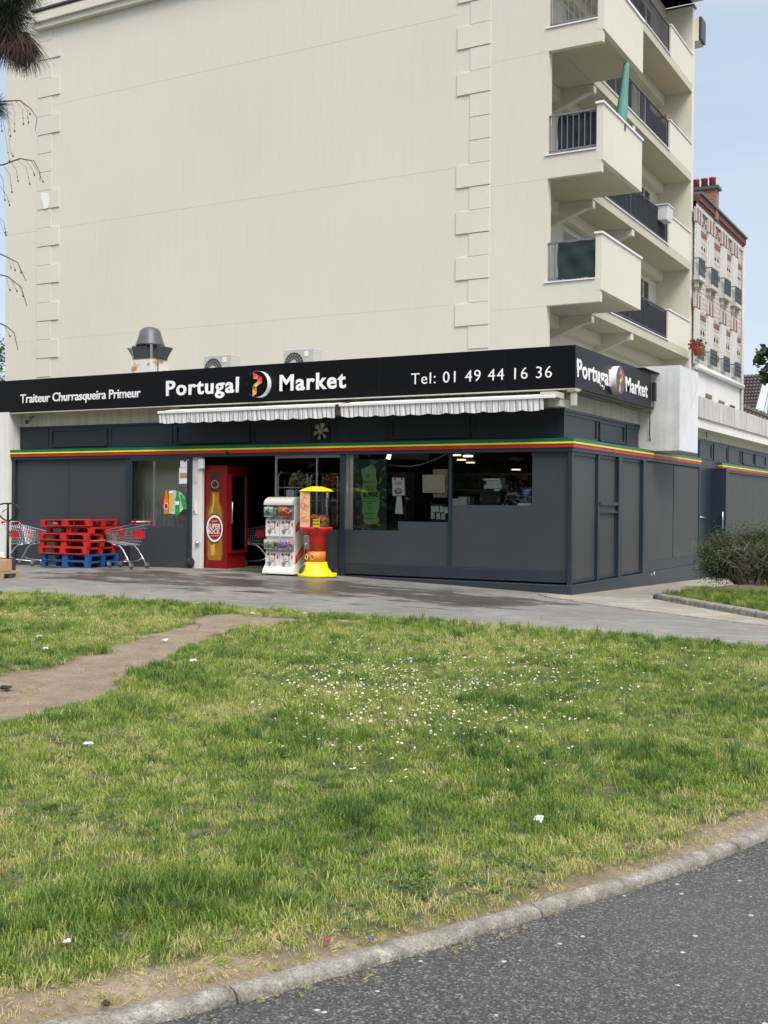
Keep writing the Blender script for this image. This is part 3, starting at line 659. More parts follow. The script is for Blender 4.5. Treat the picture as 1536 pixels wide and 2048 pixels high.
# --- side facade
Sx=lambda p:sy(p,1000)
mb=MB(); mb.box(-.06,-.02,.04,Sx(1283),.17,ZH); 
mb.build('side_wall',panel2,shop)
def post(a,b,d=.04,z0=.17,z1=ZH,name='post'): return bx(-.03,d,Sx(a),Sx(b),z0,z1).build(name,frame,shop,bevel=.003)
post(1193,1196.5,.03); post(1233,1239.5,.05); post(1282,1287.5,.05)
bx(-.019,.03,Sx(1196.5),Sx(1233),1.45,1.49).build('rail',frame,shop); bx(-.019,.045,Sx(1196.5),Sx(1233),1.6,1.66).build('rail',frame,shop)
bx(-.019,.0,Sx(1198),Sx(1232),1.491,1.598).build('rail',panel2,shop)
mb=MB()
for a,b in ((1145,1193),(1198,1232),(1241,1282)):
    ya,yb=Sx(a),Sx(b); mb.box(-.019,.0,ya,ya+.04,.2,ZH); mb.box(-.019,.0,yb-.04,yb,.2,ZH); mb.box(-.019,.0,ya+.04,yb-.04,.2,.25); mb.box(-.019,.0,ya+.04,yb-.04,ZH-.06,ZH)
mb.build('panel_bead',frame,shop)
mb=MB(); mb.box(-.0,.02,Sx(1287.5),Sx(1344.5),.4,ZH-.03); mb.build('wall_panel',panel2,shop)
mb=MB(); mb.box(-.0,.02,Sx(1346),Sx(1395),.4,ZH-.03); mb.build('wall_panel',panel2,shop)
bx(-.02,.03,Sx(1344.5),Sx(1346),.4,ZH-.03).build('seam_trim',frame,shop)
bx(-.02,.035,Sx(1287.5),Sx(1395),.17,.398).build('plinth',frame,shop,bevel=.006)
bx(-.06,-.02,Sx(1283),Sx(1397),.17,ZH).build('side_wall',panel2,shop)
post(1395,1397.5,.04,.0)
# door recess
ya,yb=Sx(1397.5),Sx(1424)
bx(-.12,-.08,ya,yb,-.4,ZT).build('side_door',frame,shop)
mb=MB(); yc,yd=Sx(1401),Sx(1419); mb.box(-.08,-.05,yc,yc+.06,.1,2.45); mb.box(-.08,-.05,yd-.06,yd,.1,2.45); mb.box(-.08,-.05,yc+.06,yd-.06,2.39,2.45); mb.build('door_moulding',frame,shop)
mb=MB(); hy=Sx(1404); mb.tube([(-.08,hy,1.32),(.0,hy,1.32)],.02,8); mb.tube([(.0,hy,1.32),(.0,hy+.42,1.30)],.018,8); mb.build('door_handle',steel,shop)
# projecting leaf beyond the door
yl=Sx(1424); 
bx(-.12,.36,yl,yl+.3,-.5,2.6).build('porch_pier',frame,shop,bevel=.01)
mb=MB(); mb.tube([(.30,yl-.0,1.45),(.30,yl-.1,1.45),(.30,yl-.1,1.02),(.30,yl,1.02)],.02,8); mb.build('pull_handle',steel,shop)
mb=MB(); y=Y2+.1
while y<24:
    mb.box(-.03,.0,y,y+1.45,-.5,2.47); y+=1.46
mb.build('wall_panel',panel2,shop)
bx(-.08,-.031,Y1,24,-.6,ZT-.05).build('side_wall',frame,shop)
# left white pillar
bx(XLF-1.5,XLF-.0,-.11,.5,-.1,ZS+.02).build('end_pillar',whitewall,shop)
# gable ends of room: rear walls, floor, interior
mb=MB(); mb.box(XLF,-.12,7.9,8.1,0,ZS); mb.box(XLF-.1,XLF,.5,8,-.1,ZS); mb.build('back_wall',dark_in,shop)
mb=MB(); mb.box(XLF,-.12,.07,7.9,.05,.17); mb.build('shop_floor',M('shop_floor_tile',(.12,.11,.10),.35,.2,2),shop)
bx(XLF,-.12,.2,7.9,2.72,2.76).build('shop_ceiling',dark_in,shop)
bx(X(420),X(550),-.25,.07,.1,.176).build('threshold',M('threshold_mat',(.05,.09,.05),.8,.4,8),shop)
# vestibule behind the left window
mb=MB(); mb.box(X(264)-1.,X(405)-.3,.46,.5,.17,2.7); mb.box(XLF+3.4,XLF+3.45,.1,1.45,.17,2.7); mb.build('vestibule_wall',cream_in,shop)
bx(X(405)-.3,X(405)-.26,.11,1.45,.17,2.7).build('partition',dark_in,shop)
mb=MB(); yy=.28; x=X(270)
while x<X(378): mb.tube([(x,yy,.2),(x,yy,1.62)],.016,6); x+=.125
mb.tube([(X(268),yy,1.62),(X(382),yy,1.62)],.022,6); mb.tube([(X(268),yy,.35),(X(382),yy,.35)],.018,6)
tag(mb.build('white_railing',whitep,None),'white tubular railing behind the glazed door panel','railing')
# shelves inside
prodcols=[(.12,.02,.015),(.16,.12,.04),(.03,.08,.04),(.12,.12,.12),(.02,.04,.12),(.14,.06,.02)]
prodm=[M('product_%s'%n,c,.5) for n,c in zip(('red','yellow','green','grey','blue','orange'),prodcols)]
def shelf(x0,x1,y,z0,n,label):
    t=thing('shop_shelf',((x0+x1)/2,y,.17),label,'shelf','shelves inside the shop')
    mb=MB(); 
    for k in range(n): mb.box(x0,x1,y,y+.4,z0+k*.42,z0+k*.42+.025)
    mb.box(x0,x1,y+.4,y+.43,.17,z0+n*.42); mb.box(x0-.03,x0,y,y+.43,.17,z0+n*.42); mb.box(x1,x1+.03,y,y+.43,.17,z0+n*.42); mb.build('rack',metalg,t)
    mb=MB()
    for k in range(n):
        x=x0+.03
        while x<x1-.12:
            w=random.uniform(.06,.12); h=random.uniform(.15,.33); mb.use(random.randrange(6)); mb.box(x,x+w,y+.05,y+.3,z0+k*.42+.026,z0+k*.42+.026+h); x+=w+.015
    o=mb.build('goods',prodm,t); o['kind']='stuff'
shelf(-7.9,-5.6,4.2,.25,5,'stocked grocery shelf deep inside behind the shop entrance')
shelf(-4.9,-2.6,5.2,.25,5,'stocked grocery shelf deep behind the menu poster window')
shelf(-2.2,-.5,5.8,.25,5,'stocked grocery shelf deep behind the counter window')
# ceiling lamps visible through the counter window
lampm=M('warm_lamp',(.9,.8,.6),.5,0,emit=(1,.72,.42),es=1.0); lampw=M('white_lamp',(.9,.9,.9),.5,0,emit=(1,.97,.9),es=2.2)
for i,(px,py,m_) in enumerate([(936,911,lampw),(912,909,lampm),(923,918.5,lampm),(941,924,lampm),(1032,938,lampm)]):
    q=P(px,py,2,2.70); 
    if q.y>7.5: q=P(px,py,1,7.)
    yy=q.y
    o=bx(q.x-.09,q.x+.09,q.y-.07,q.y+.07,q.z-.03,q.z).build('ceiling_lamp',m_,None)
    tag(o,['bright white ceiling lamp seen at the top of the counter window','warm ceiling lamp left of the bright white one','warm ceiling lamp just below and left of the bright white one','dim warm ceiling lamp below the bright white one','lone warm ceiling lamp on the right of the counter window'][i],'lamp','ceiling lamps inside the shop')
# ================================================================== SIGNS
sg=thing('fascia_sign',(-7,-.1,3.68),'long black fascia sign with white shop name, trade words and phone number over the front','sign')
ze0,ze1=3.683,4.447
bx(XLF-1.5,.1,-.1,-.03,ze0,ze1).build('sign_board',black,sg,bevel=.004)
mb=MB()
for p in (112,758,1010): mb.box(fx(p,750,-.1)-.002,fx(p,750,-.1)+.002,-.101,-.09,ze0,ze1)
mb.build('board_joint',blackmat,sg)
def FP(x,y): return P(x,y,1,-.1)
def ftext(body,xl,yt,xr,yt2,yb,**k):
    a=FP(xl,yt); b=FP(xr,yt2); c=FP(xl,yb)
    return a,b,c
def zat(x,y): return FP(x,y).z
# baseline / cap heights read from the photograph
textmesh('Portugal',FP(333,770).x,FP(478,770).x,zat(440,796.5),zat(333,762),'F',-.1,letter,sg,bold=.022,ext=.02,spacing=1.12)
textmesh('Market',FP(560,770).x,FP(692,770).x,zat(560,783),zat(560,750),'F',-.1,letter,sg,bold=.022,ext=.02,spacing=1.12)
textmesh('Tel: 01 49 44 16 36',FP(823,750).x,FP(1104,740).x,zat(823,769),zat(823,747),'F',-.1,letter,sg,bold=-.006,ext=.015,spacing=1.14)
textmesh('Traiteur Churrasqueira Primeur',FP(41.6,800).x,FP(281.5,790).x,zat(175,805.5),zat(41.6,789),'F',-.1,letter,sg,bold=.012,ext=.015,spacing=.98)
ss=thing('side_fascia_sign',(.1,2,3.68),'black fascia sign with white shop name on the side street','sign')
ys1=P(1302.7,745.9,0,.1).y; 
bx(.03,.101,-.1+.003,ys1,ze0,ze1).build('sign_board',black,ss,bevel=.004)
bx(.02,.2,ys1-.9,ys1+.35,ze1+.003,ze1+.02).build('flashing',blackmat,ss)
def SP(x,y): return P(x,y,0,.1)
textmesh('Portugal',SP(1153.6,740).y,SP(1220,740).y,SP(1201.7,779).z,SP(1153.6,717).z,'S',.101,letter,ss,bold=.02,ext=.012,spacing=1.08)
textmesh('Market',SP(1250.7,765).y,SP(1294.4,765).y,SP(1250.7,783).z,SP(1250.7,752.7).z,'S',.101,letter,ss,bold=.02,ext=.012,spacing=1.08)
def logo(c,r,side,par):
    "round light drum with black face; a P folded from coloured triangles"
    def q(u,v,d): 
        return (c[0]+u,c[1]-d,c[2]+v) if side=='F' else (c[0]+d,c[1]+u,c[2]+v)
    def disc(rr,d0,d1,mat,name):
        mb=MB(); pts=[q(rr*math.cos(t),rr*math.sin(t),d0) for t in np.linspace(0,2*math.pi,49)[:-1]]; n=Vector(q(0,0,d1))-Vector(q(0,0,d0)); mb.prism(pts,n); return mb.build(name,mat,par)
    disc(r,0,.13,M('logo_rim',(.80,.81,.80),.35),'logo_rim'); disc(r-.004,.13,.136,M('logo_face',(.008,.008,.009),.15,.3,8,stain=(.10,.10,.10),stain_t=.62,stain_s=9),'logo_face')
    k=r/80
    cx,cy=722,290
    tri=[([(700,218),(727,235),(701,256)],(.75,.09,.08)),([(727,235),(753,251),(728,262)],(.5,.03,.04)),([(701,256),(727,235),(728,262)],(.85,.22,.16)),([(728,262),(753,251),(753,284)],(.75,.07,.08)),([(728,262),(753,284),(727,301)],(.85,.2,.14)),([(727,275),(727,301),(704,316)],(.8,.75,.05)),([(704,294),(727,275),(704,316)],(.55,.65,.05)),([(699,300),(722,308),(699,322)],(.05,.45,.08)),([(698,322),(722,309),(722,338)],(.8,.13,.06)),([(698,322),(722,338),(698,366)],(.9,.38,.2)),([(722,338),(721,350),(698,366)],(.8,.22,.1))]
    for i,(t,col) in enumerate(tri):
        m=M('logo_triangle_%s'%('abcdefghijk'[i]),col,.4,0)
        mb=MB(); mb.prism([q((x-cx)*k*1.25,-(y-cy)*k*1.0,.1365) for x,y in t],Vector(q(0,0,.14))-Vector(q(0,0,.137))); mb.build('logo_triangle',m,par)
cf=P(513.5,768,1,-.236); logo((cf.x,-.1,cf.z),.27,'F',sg)
cs_=P(1241.5,760,0,.236); logo((.101,cs_.y,cs_.z),.27,'S',ss)
# grey end of the side sign
yg0=ys1; yg1=P(1326,790,0,.1).y
ge=bx(.02,.098,yg0+.003,4.97,3.72,4.36).build('sign_end_panel',sgrey,ss)
tag(bx(.10,.16,4.75,4.9,3.86,4.25).build('wall_light',blackmat,None),'flat black wall lamp at the grey end of the side sign','lamp')
# ================================================================== WALL BOX (white chimney casing)
wb=thing('duct_casing',(.3,5.8,2.79),'white rendered box casing jutting from the side wall above the stripe','duct casing')
casm=M('casing_white',(.66,.67,.67),.85,.10,2.2,.05,40,.2,80,streak=.10)
bx(-.3,.635,4.98,6.6,2.79,4.62).build('casing',casm,wb)
mb=MB(); mb.prism([(.637,5.0,2.80),(.637,6.59,2.80),(.637,6.59,4.3)],(.002,0,0)); mb.build('repaint_patch',M('casing_repaint',(.70,.72,.745),.8,.04),wb)
mb=MB()
for i in range(26):
    y=random.uniform(5,6.5); mb.ball((random.uniform(-.25,.63),y,4.62),random.uniform(.015,.035),6,.4)
mb.build('moss',M('moss_dark',(.10,.10,.07),.9,.3,9),wb)
# ================================================================== AWNINGS
def f_awn(n,p):
    l=n.links.new; t=n.nodes.new('ShaderNodeTexCoord'); s=n.nodes.new('ShaderNodeSeparateXYZ'); l(t.outputs['Object'],s.inputs[0])
    def st(per,thr,ph):
        a=n.nodes.new('ShaderNodeMath'); a.operation='MULTIPLY_ADD'; a.inputs[1].default_value=1/per; a.inputs[2].default_value=ph+100; l(s.outputs[0],a.inputs[0])
        return MATH(n,'LESS_THAN',MATH(n,'FRACT',a.outputs[0]),thr)
    c=MIX(n,st(.112,.22,0),(.86,.86,.85),(.34,.34,.37)); c=MIX(n,st(.112,.05,.42),c,(.45,.45,.47)); c=MIX(n,st(.112,.05,.62),c,(.4,.4,.42))
    l(c,p.inputs['Base Color']); p.inputs['Roughness'].default_value=.85
awn_m=gmat('awning_stripe',f_awn)
def awning(x0,x1,v0,v1,label):
    t=thing('awning',((x0+x1)/2,YU,3.5),label,'awning','striped awnings under the front sign')
    mb=MB(); mb.box(x0,x1,-.53,-.47,3.475,3.53); mb.build('front_bar',whitep,t,bevel=.008)
    mb=MB(); n=60
    for i in range(n):
        a=v0+(v1-v0)*i/n; b=v0+(v1-v0)*(i+1)/n; mb.poly([(a,-.5,3.52),(b,-.5,3.52),(b,YU+.02,3.655),(a,YU+.02,3.655)])
    mb.build('fabric_roof',awn_m,t)
    mb=MB(); mb.smooth=True; n=360; rows=5; L_=.215
    for j in range(rows):
        v=j/(rows-1)
        for i in range(n+1):
            x=v0+(v1-v0)*i/n; sc=.028*abs(math.sin(math.pi*x/.375))**.8
            z=3.475-(L_-.028+sc)*v; y=-.505-.012*v*math.sin(x*29+math.sin(x*3)*2)-.01*v*math.sin(x*61)+.02*v
            mb.v.append((x,y,z))
    for j in range(rows-1):
        for i in range(n): a=j*(n+1)+i; mb._f((a,a+1,a+n+2,a+n+1))
    mb.build('valance',awn_m,t)
    mb=MB()
    for x in (x0+.5,x1-.5,(x0+x1)/2+.3): mb.tube([(x,YU,3.56),(x+.42,-.1,3.52),(x+.05,-.47,3.5)],.018,6)
    mb.build('folding_arm',metalg,t)
    mb=MB(); mb.box(x0+.02,x1-.02,YU-.14,YU-.001,3.5,3.62); mb.build('cassette',M('awning_cassette',(.3,.29,.26),.6),t)
awning(-9.08,-4.66,-9.06,-4.66,'left grey and white striped awning pulled in under the sign')
awning(-4.55,-.12,-4.52,-.34,'right grey and white striped awning pulled in under the sign, ending at the corner')
mb=MB(); mb.box(-.42,-.12,-.45,-.05,3.50,3.6); mb.box(-.36,-.14,-.2,YU,3.36,3.5); t=mb.build('awning_bracket',M('cream_metal',(.55,.53,.45),.5),None); tag(t,'cream metal awning bracket at the building corner under the sign','bracket')
mb=MB(); mb.box(.0,.09,-.06,.06,3.37,3.66); mb.box(-.06,.12,-.09,.1,3.62,3.68); tag(mb.build('floodlight',M('cream_metal2',(.5,.48,.40),.5),None,bevel=.01),'small cream lamp housing on the corner under the sign','lamp')
c=thing('security_camera',(-13.5,.05,3.42),'small grey security camera under the left end of the sign','camera')
MB().tube([(-13.5,.22,3.6),(-13.5,.1,3.56)],.02,6).build('bracket',metalg,c); mb=MB(); mb.tube([(-13.56,.16,3.56),(-13.36,-.12,3.46)],.045,10); mb.build('housing',M('camera_grey',(.2,.2,.2),.5),c); MB().tube([(-13.39,-.08,3.475),(-13.33,-.16,3.445)],.05,10).build('lens_hood',blackmat,c)
cam2=MB().ball((fx(454,905,-.09),-.09,fz(454,905,-.09)),.035,10); tag(cam2.build('door_sensor',blackmat,None),'small black dome sensor on the stripe above the entrance','sensor')
# exhaust fan set in the upper band
fn=thing('exhaust_fan',(fx(643,862,YU),YU-.03,3.06),'round exhaust fan with dusty pink blades in the upper band','fan')
fc=P(643,863,1,YU-.02)
mb=MB(); mb.box(fc.x-.19,fc.x+.19,YU-.02,YU-.001,fc.z-.20,fc.z+.20); mb.build('housing',blackmat,fn)
for k in range(6):
    t=k*math.pi/3+.3; pts=[]
    for (r,da) in ((.05,-.25),(.165,-.30),(.175,0),(.165,.30),(.05,.25)): pts.append((fc.x+r*math.sin(t+da),YU-.045+.02*da/.3,fc.z+r*math.cos(t+da)))
    MB().prism(pts,(0,.006,0)).build('blade',M('dusty_pink',(.55,.43,.41),.6,.15,12),fn)
pts=[(fc.x+.055*math.cos(t),YU-.075,fc.z+.055*math.sin(t)) for t in np.linspace(0,2*math.pi,21)[:-1]]; MB().prism(pts,(0,.03,0)).build('hub',M('dusty_hub',(.45,.33,.31),.5),fn)
# ================================================================== ROOF EQUIPMENT
def ac(x0,y0,z1,label):
    t=thing('air_conditioner',(x0+.38,y0+.16,4.1),label,'air conditioner','air conditioning units on the shop roof')
    wm=M('aircon_casing',(.50,.50,.46),.5,.06); z0=z1-.62
    bx(x0,x0+.78,y0,y0+.32,z0,z1).build('casing',wm,t,bevel=.012)
    mb=MB(); cx,cz,r=x0+.28,z1-.31,.24
    mb.prism([(cx+r*math.cos(a),y0-.006,cz+r*math.sin(a)) for a in np.linspace(0,2*math.pi,33)[:-1]],(0,.005,0)); mb.build('fan_opening',M('fan_dark',(.07,.07,.065),.5),t)
    mb=MB()
    for k in range(18): a=k*math.pi/9; mb.tube([(cx+.07*math.cos(a),y0-.015,cz+.07*math.sin(a)),(cx+r*math.cos(a),y0-.015,cz+r*math.sin(a))],.0045,4)
    for rr in (.12,.18,.24): mb.tube([(cx+rr*math.cos(a),y0-.015,cz+rr*math.sin(a)) for a in np.linspace(0,2*math.pi,33)],.0045,4)
    mb.build('fan_guard',M('guard_grey',(.3,.3,.28),.5),t)
    MB().prism([(cx+.08*math.cos(a),y0-.03,cz+.08*math.sin(a)) for a in np.linspace(0,2*math.pi,17)[:-1]],(0,.01,0)).build('fan_cap',wm,t)
    bx(x0+.54,x0+.64,y0-.008,y0-.001,z1-.17,z1-.06).build('rating_plate',whitep,t)
    mb=MB(); mb.box(x0+.1,x0+.16,y0,y0+.32,4.1,z0-.001); mb.box(x0+.62,x0+.68,y0,y0+.32,4.1,z0-.001); mb.build('mounting_foot',metalg,t)
a1=P(407,712,1,1.); ac(a1.x,1.,a1.z,'left air conditioner on the roof, nearer to the turbine vent')
a2=P(567,700,1,1.); ac(a2.x,1.,a2.z,'right air conditioner on the roof, above the word Market')
vt=thing('roof_extractor',(-10.8,1.2,4.1),'grey domed kitchen extractor on a rusty white roof stub','roof vent')
vx=P(300,720,1,1.2).x; zb=P(300,722,1,1.2).z; z2_=P(300,693,1,1.2).z; z3_=P(300,655,1,1.2).z
bx(vx-.30,vx+.30,.9,1.5,4.1,zb).build('duct_stub',M('rusty_white',(.72,.70,.66),.8,.05,3,stain=(.45,.24,.06),stain_t=.53,stain_s=3.2),vt)
mb=MB(); mb.box(vx-.28,vx+.28,.92,1.48,zb,zb+.03)
for sx,sy_ in ((1,1),(1,-1),(-1,1),(-1,-1)): mb.box(vx+sx*.27-.02,vx+sx*.27+.02,1.2+sy_*.27-.02,1.2+sy_*.27+.02,zb+.03,z2_)
mb.build('vent_frame',metalg,vt)
mb=MB(); vd=M('vent_dark_grey',(.075,.08,.09),.45,.1); h=z2_-zb-.03
mb.box(vx-.2,vx+.2,1.0,1.4,zb+.03,z2_)
mb.build('vent_core',vd,vt)
for s in (-1,1):
    mb=MB(); mb.prism([(vx+s*.26,.95,zb+.03),(vx+s*.26,1.45,zb+.03),(vx+s*.47,1.45,z2_-.03),(vx+s*.47,.95,z2_-.03)],(s*.012,0,-.012)); mb.build('flap',vd,vt)
    mb=MB(); mb.prism([(vx-.22,1.2+s*.28,zb+.03),(vx+.22,1.2+s*.28,zb+.03),(vx+.22,1.2+s*.38,z2_-.04),(vx-.22,1.2+s*.38,z2_-.04)],(0,s*.012,0)); mb.build('flap',vd,vt)
mb=MB(); hh=z3_-z2_; mb.lathe([(.33,0),(.345,.02),(.335,.05),(.29,.16*1),(.235,hh-.08),(.17,hh-.02),(.10,hh),(.0,hh)],10,(vx,1.2,z2_)); mb.build('dome',M('dome_grey',(.085,.088,.10),.4,.08),vt)
mb=MB(); mb.tube([(vx+.3,1.05,z2_+.03),(vx+.40,1.0,z2_-.02),(vx+.43,.98,zb),(vx+.42,.98,4.15)],.012,6); mb.build('cable',blackmat,vt)
mb=MB(); mb.box(fx(280,760,.4),fx(283,760,.4),.4,.43,4.1,4.6); 
# ================================================================== BRICK HOUSE
bh=thing('brick_house',(-5,21,0),'pale brick town house with red brick keys and iron window guards','building')
XB=-2.; YB0,YB1=16.9,P(1484,600,0,XB).y
brickw=bpy.data.materials.new('pale_brick'); 
def f_brick(c1,c2,mo,sc,w=.5,h=.22):
    def f(n,p):
        l=n.links.new; t=n.nodes.new('ShaderNodeTexCoord'); s=n.nodes.new('ShaderNodeSeparateXYZ'); l(t.outputs['Object'],s.inputs[0]); c=n.nodes.new('ShaderNodeCombineXYZ'); a=n.nodes.new('ShaderNodeMath'); a.operation='ADD'; l(s.outputs[0],a.inputs[0]); l(s.outputs[1],a.inputs[1]); l(a.outputs[0],c.inputs[0]); l(s.outputs[2],c.inputs[1])
        b=n.nodes.new('ShaderNodeTexBrick'); l(c.outputs[0],b.inputs['Vector']); b.inputs['Scale'].default_value=sc; b.inputs['Color1'].default_value=(*c1,1); b.inputs['Color2'].default_value=(*c2,1); b.inputs['Mortar'].default_value=(*mo,1); b.inputs['Mortar Size'].default_value=.02; b.inputs['Brick Width'].default_value=w; b.inputs['Row Height'].default_value=h
        l(b.outputs['Color'],p.inputs['Base Color']); p.inputs['Roughness'].default_value=.85
    return f
pbr=gmat('pale_brick_wall',f_brick((.50,.47,.40),(.57,.53,.455),(.34,.29,.24),1.,.55,.16)); rbr=gmat('red_brick',f_brick((.27,.075,.045),(.35,.11,.07),(.3,.22,.18),1.,.22,.075))
rb=M('red_brick_trim',(.22,.095,.07),.85,.25,4)
zbase=P(1388,716,0,XB).z; zcor=P(1420,455,0,XB).z
zpipe=P(1430,752,0,XB).z
ztop=P(1437,425,0,XB).z
ztop-=.12
bx(-12,XB,YB0,YB1,zpipe,ztop-.2).build('wall',pbr,bh); bx(-12,XB-.02,YB0,YB1,-.5,zpipe).build('lower_wall',M('white_render_far',(.70,.69,.66),.9,.08,.8,streak=.12),bh)
MB().tube([(XB+.06,YB0,zpipe+.02),(XB+.06,YB1,zpipe+.02)],.09,8).build('moulding',coping,bh)
MB().tube([(XB+.05,YB1-.1,ztop-.3),(XB+.05,YB1-.1,-.5)],.06,8).build('downpipe',M('pipe_grey',(.45,.44,.42),.6),bh)
mb=MB(); mb.box(-12,XB+.05,YB0,YB1,ztop-.45,ztop-.30); mb.build('cornice',M('cornice_white',(.6,.57,.52),.8),bh)
mb=MB(); mb.box(-12,XB+.12,YB0,YB1+.02,ztop-.215,ztop-.0); mb.box(-12,XB+.08,YB0,YB1+.01,ztop-.30,ztop-.2151); mb.build('eaves',M('rust_timber',(.13,.045,.028),.7,.25,3),bh)
mb=MB(); mb.prism([(XB+.18,YB0,ztop+.003),(XB+.18,YB0,ztop+.07),(-7,YB0,ztop+.35),(-12,YB0,ztop+.07),(-12,YB0,ztop+.003)],(0,YB1-YB0+.05,0)); mb.build('roof',M('zinc_grey',(.12,.12,.13),.6,.1),bh)
cols=[(1388,1397),(1413,1424),(1440,1450),(1462,1472)]
# rows: lintel top/bottom and railing top/bottom measured at the second column
z_l1=P(1418,455+17,0,XB).z
rows=[]
c2=1418
def Z2(y): return P(c2,y,0,XB).z
rows=[(Z2(441),Z2(468),Z2(541),Z2(573),Z2(583)),(Z2(607),Z2(632),Z2(709),Z2(733),Z2(740))]
for zt,zl,zr,zrb,zsl in rows:
    for ci,(a,b) in enumerate(cols):
        y0,y1=sy(a,600,XB),sy(b,600,XB)
        fr=MB(); fr.box(XB-.001,XB+.03,y0,y1,zsl,zl); wfr=fr.build('window',winwhite,bh)
        mb=MB()
        for i in range(2): 
            u0=y0+(y1-y0)*(.02+.5*i); mb.box(XB+.031,XB+.06,u0,u0+(y1-y0)*.46,zrb,zl-.03)
        s=mb.build('shutter',M('louvre_white',(.58,.58,.56),.7,.05),None); s.parent=wfr; s.location=s.location-PW[bh.name]
        # lintel with keys
        mb=MB(); n=5
        for i in range(n):
            u0=y0-.12+(y1-y0+.24)*i/n; u1=u0+(y1-y0+.24)/n; mb.use(i%2); mb.box(XB+.0,XB+.07,u0,u1,zl,zt)
        mb.build('lintel',[M('key_white',(.47,.45,.41),.8),rb],bh)
        mb=MB(); mb.box(XB,XB+.2,y0-.12,y1+.12,zrb-.14,zrb-.02)
        if zt==rows[0][0]: mb.box(XB,XB+.12,y0-.02,y0+.1,zrb-.35,zrb-.141); mb.box(XB,XB+.12,y1-.1,y1+.02,zrb-.35,zrb-.141); mb.build('sill',concrete,bh)
        mb=MB(); xg=XB+.17
        for z in (zrb,zr,zr-.12,zrb+.1): mb.box(xg-.015,xg+.015,y0-.08,y1+.08,z,z+.03)
        k=int((y1-y0+.16)/.11)
        for i in range(k+1): u=y0-.08+i*(y1-y0+.16)/k; mb.box(xg-.01,xg+.01,u-.01,u+.012,zrb,zr)
        for i in range(k): u=y0-.08+(i+.5)*(y1-y0+.16)/k; mb.tube([(xg,u+.05*math.cos(t),zrb+.45+.07*math.sin(t)) for t in np.linspace(0,2*math.pi,9)],.011,4,cap=False)
        for e in (y0-.08,y1+.08): mb.box(XB,xg,e-.015,e+.015,zr,zr+.03)
        mb.build('window_guard',M('guard_iron',(.06,.085,.10),.5),bh)
    mb=MB()
    edges=[sy(1385,600,XB)]+[v for a,b in cols for v in (sy(a,600,XB)-.12,sy(b,600,XB)+.12)]+[YB1-.25]
    for i in range(0,len(edges),2):
        a,b=max(edges[i],YB0),edges[i+1]
        if b-a<.1: continue
        mb.box(XB,XB+.02,a,b,zl-.28,zl-.12); mb.box(XB,XB+.02,a,b,zr-.1,zr+.06)
        q=zrb+.3
        for z in np.linspace(zr+.5,zl-.7,4):
            for u in (.3,.7): mb.box(XB,XB+.015,a+(b-a)*u-.04,a+(b-a)*u+.04,z,z+.1)
    mb.build('brick_band',rb,bh)
mb=MB(); z=rows[0][0]
e2=[sy(1397,600,XB)+.15,sy(1413,600,XB)-.15,sy(1424,600,XB)+.15,sy(1440,600,XB)-.15,sy(1450,600,XB)+.15,sy(1462,600,XB)-.15]
for i in range(0,6,2):
    a,b=e2[i],e2[i+1]
    for r in range(5):
        for c in range(4):
            if (r+c)%2: mb.box(XB,XB+.015,a+(b-a)*c/4,a+(b-a)*(c+1)/4,rows[0][1]+.05+r*.16,rows[0][1]+.2+r*.16)
mb.build('diaper_brickwork',rb,bh)
mb=MB()
for px in (1407,1431,1456): mb.box(XB-.0,XB+.004,sy(px,700,XB),sy(px+9,700,XB)-.2,P(px,806-(0),0,XB).z-.1,P(px,806,0,XB).z+.15)
xs_=[(1412,1424,789,797),(1438,1449,802,808),(1460,1470,811,816)]
for a,b,y0_,y1_ in xs_: bx(XB-.0,XB+.006,sy(a,790,XB),sy(b,790,XB),P((a+b)/2,y1_,0,XB).z,P((a+b)/2,y0_,0,XB).z).build('vent_opening',pane_m,bh)
ch=P(1425,380,1,19.); 
zc1=P(1420,372,1,19.).z
xr_=P(1432,400,1,19.).x
bx(xr_-1.1,xr_,19.,19.4,ztop-.3,zc1-.1).build('chimney_stack',rbr,bh)
bx(xr_-1.2,xr_+.08,18.93,19.47,zc1-.099,zc1).build('chimney_cap',M('cap_dark',(.10,.10,.11),.8),bh)
for px in (1392,1409,1425):
    q=P(px,365,1,19.2); MB().lathe([(.12,0),(.105,.26),(.12,.27),(.12,.32),(.08,.32)],12,(q.x,19.2,zc1)).build('chimney_pot',M('terracotta_pot',(.30,.07,.045),.7,.15,5),bh)
# red geraniums at the lower left window
for (px,py,lab) in ((1396,703,'terracotta pot with red flowers hooked on the lowest left window guard of the brick house'),):
    q=P(px,py,0,XB+.35); t=thing('flower_pot',(q.x,q.y,q.z-.1),lab,'flower pot')
    MB().lathe([(.12,0),(.17,.22),(.18,.24)],14,(q.x,q.y,q.z-.12)).build('pot',terracotta,t)
    mb=MB()
    for i in range(70):
        a=random.uniform(0,6.28); r=random.uniform(0,.24); mb.use(0 if random.random()<.7 else 1); mb.ball((q.x+r*math.cos(a),q.y+r*math.sin(a),q.z+.12+random.uniform(0,.32)*(1-r*2)),random.uniform(.02,.045),5)
    mb.build('flowers',[M('geranium_leaf',(.07,.11,.03),.7),M('geranium_red',(.22,.02,.025),.6)],t)
q=P(1387,693,0,XB+.35); mb=MB()
for i in range(40): a=random.uniform(0,6.28); r=random.uniform(0,.16); mb.ball((q.x+r*math.cos(a),q.y+r*math.sin(a)*1.4,q.z+random.uniform(-.1,.2)),random.uniform(.02,.04),5)
tag(mb.build('flowers',MT['geranium_red'],None),'dark red flowers at the very edge of the cream block, beside the first window guard','flowers')
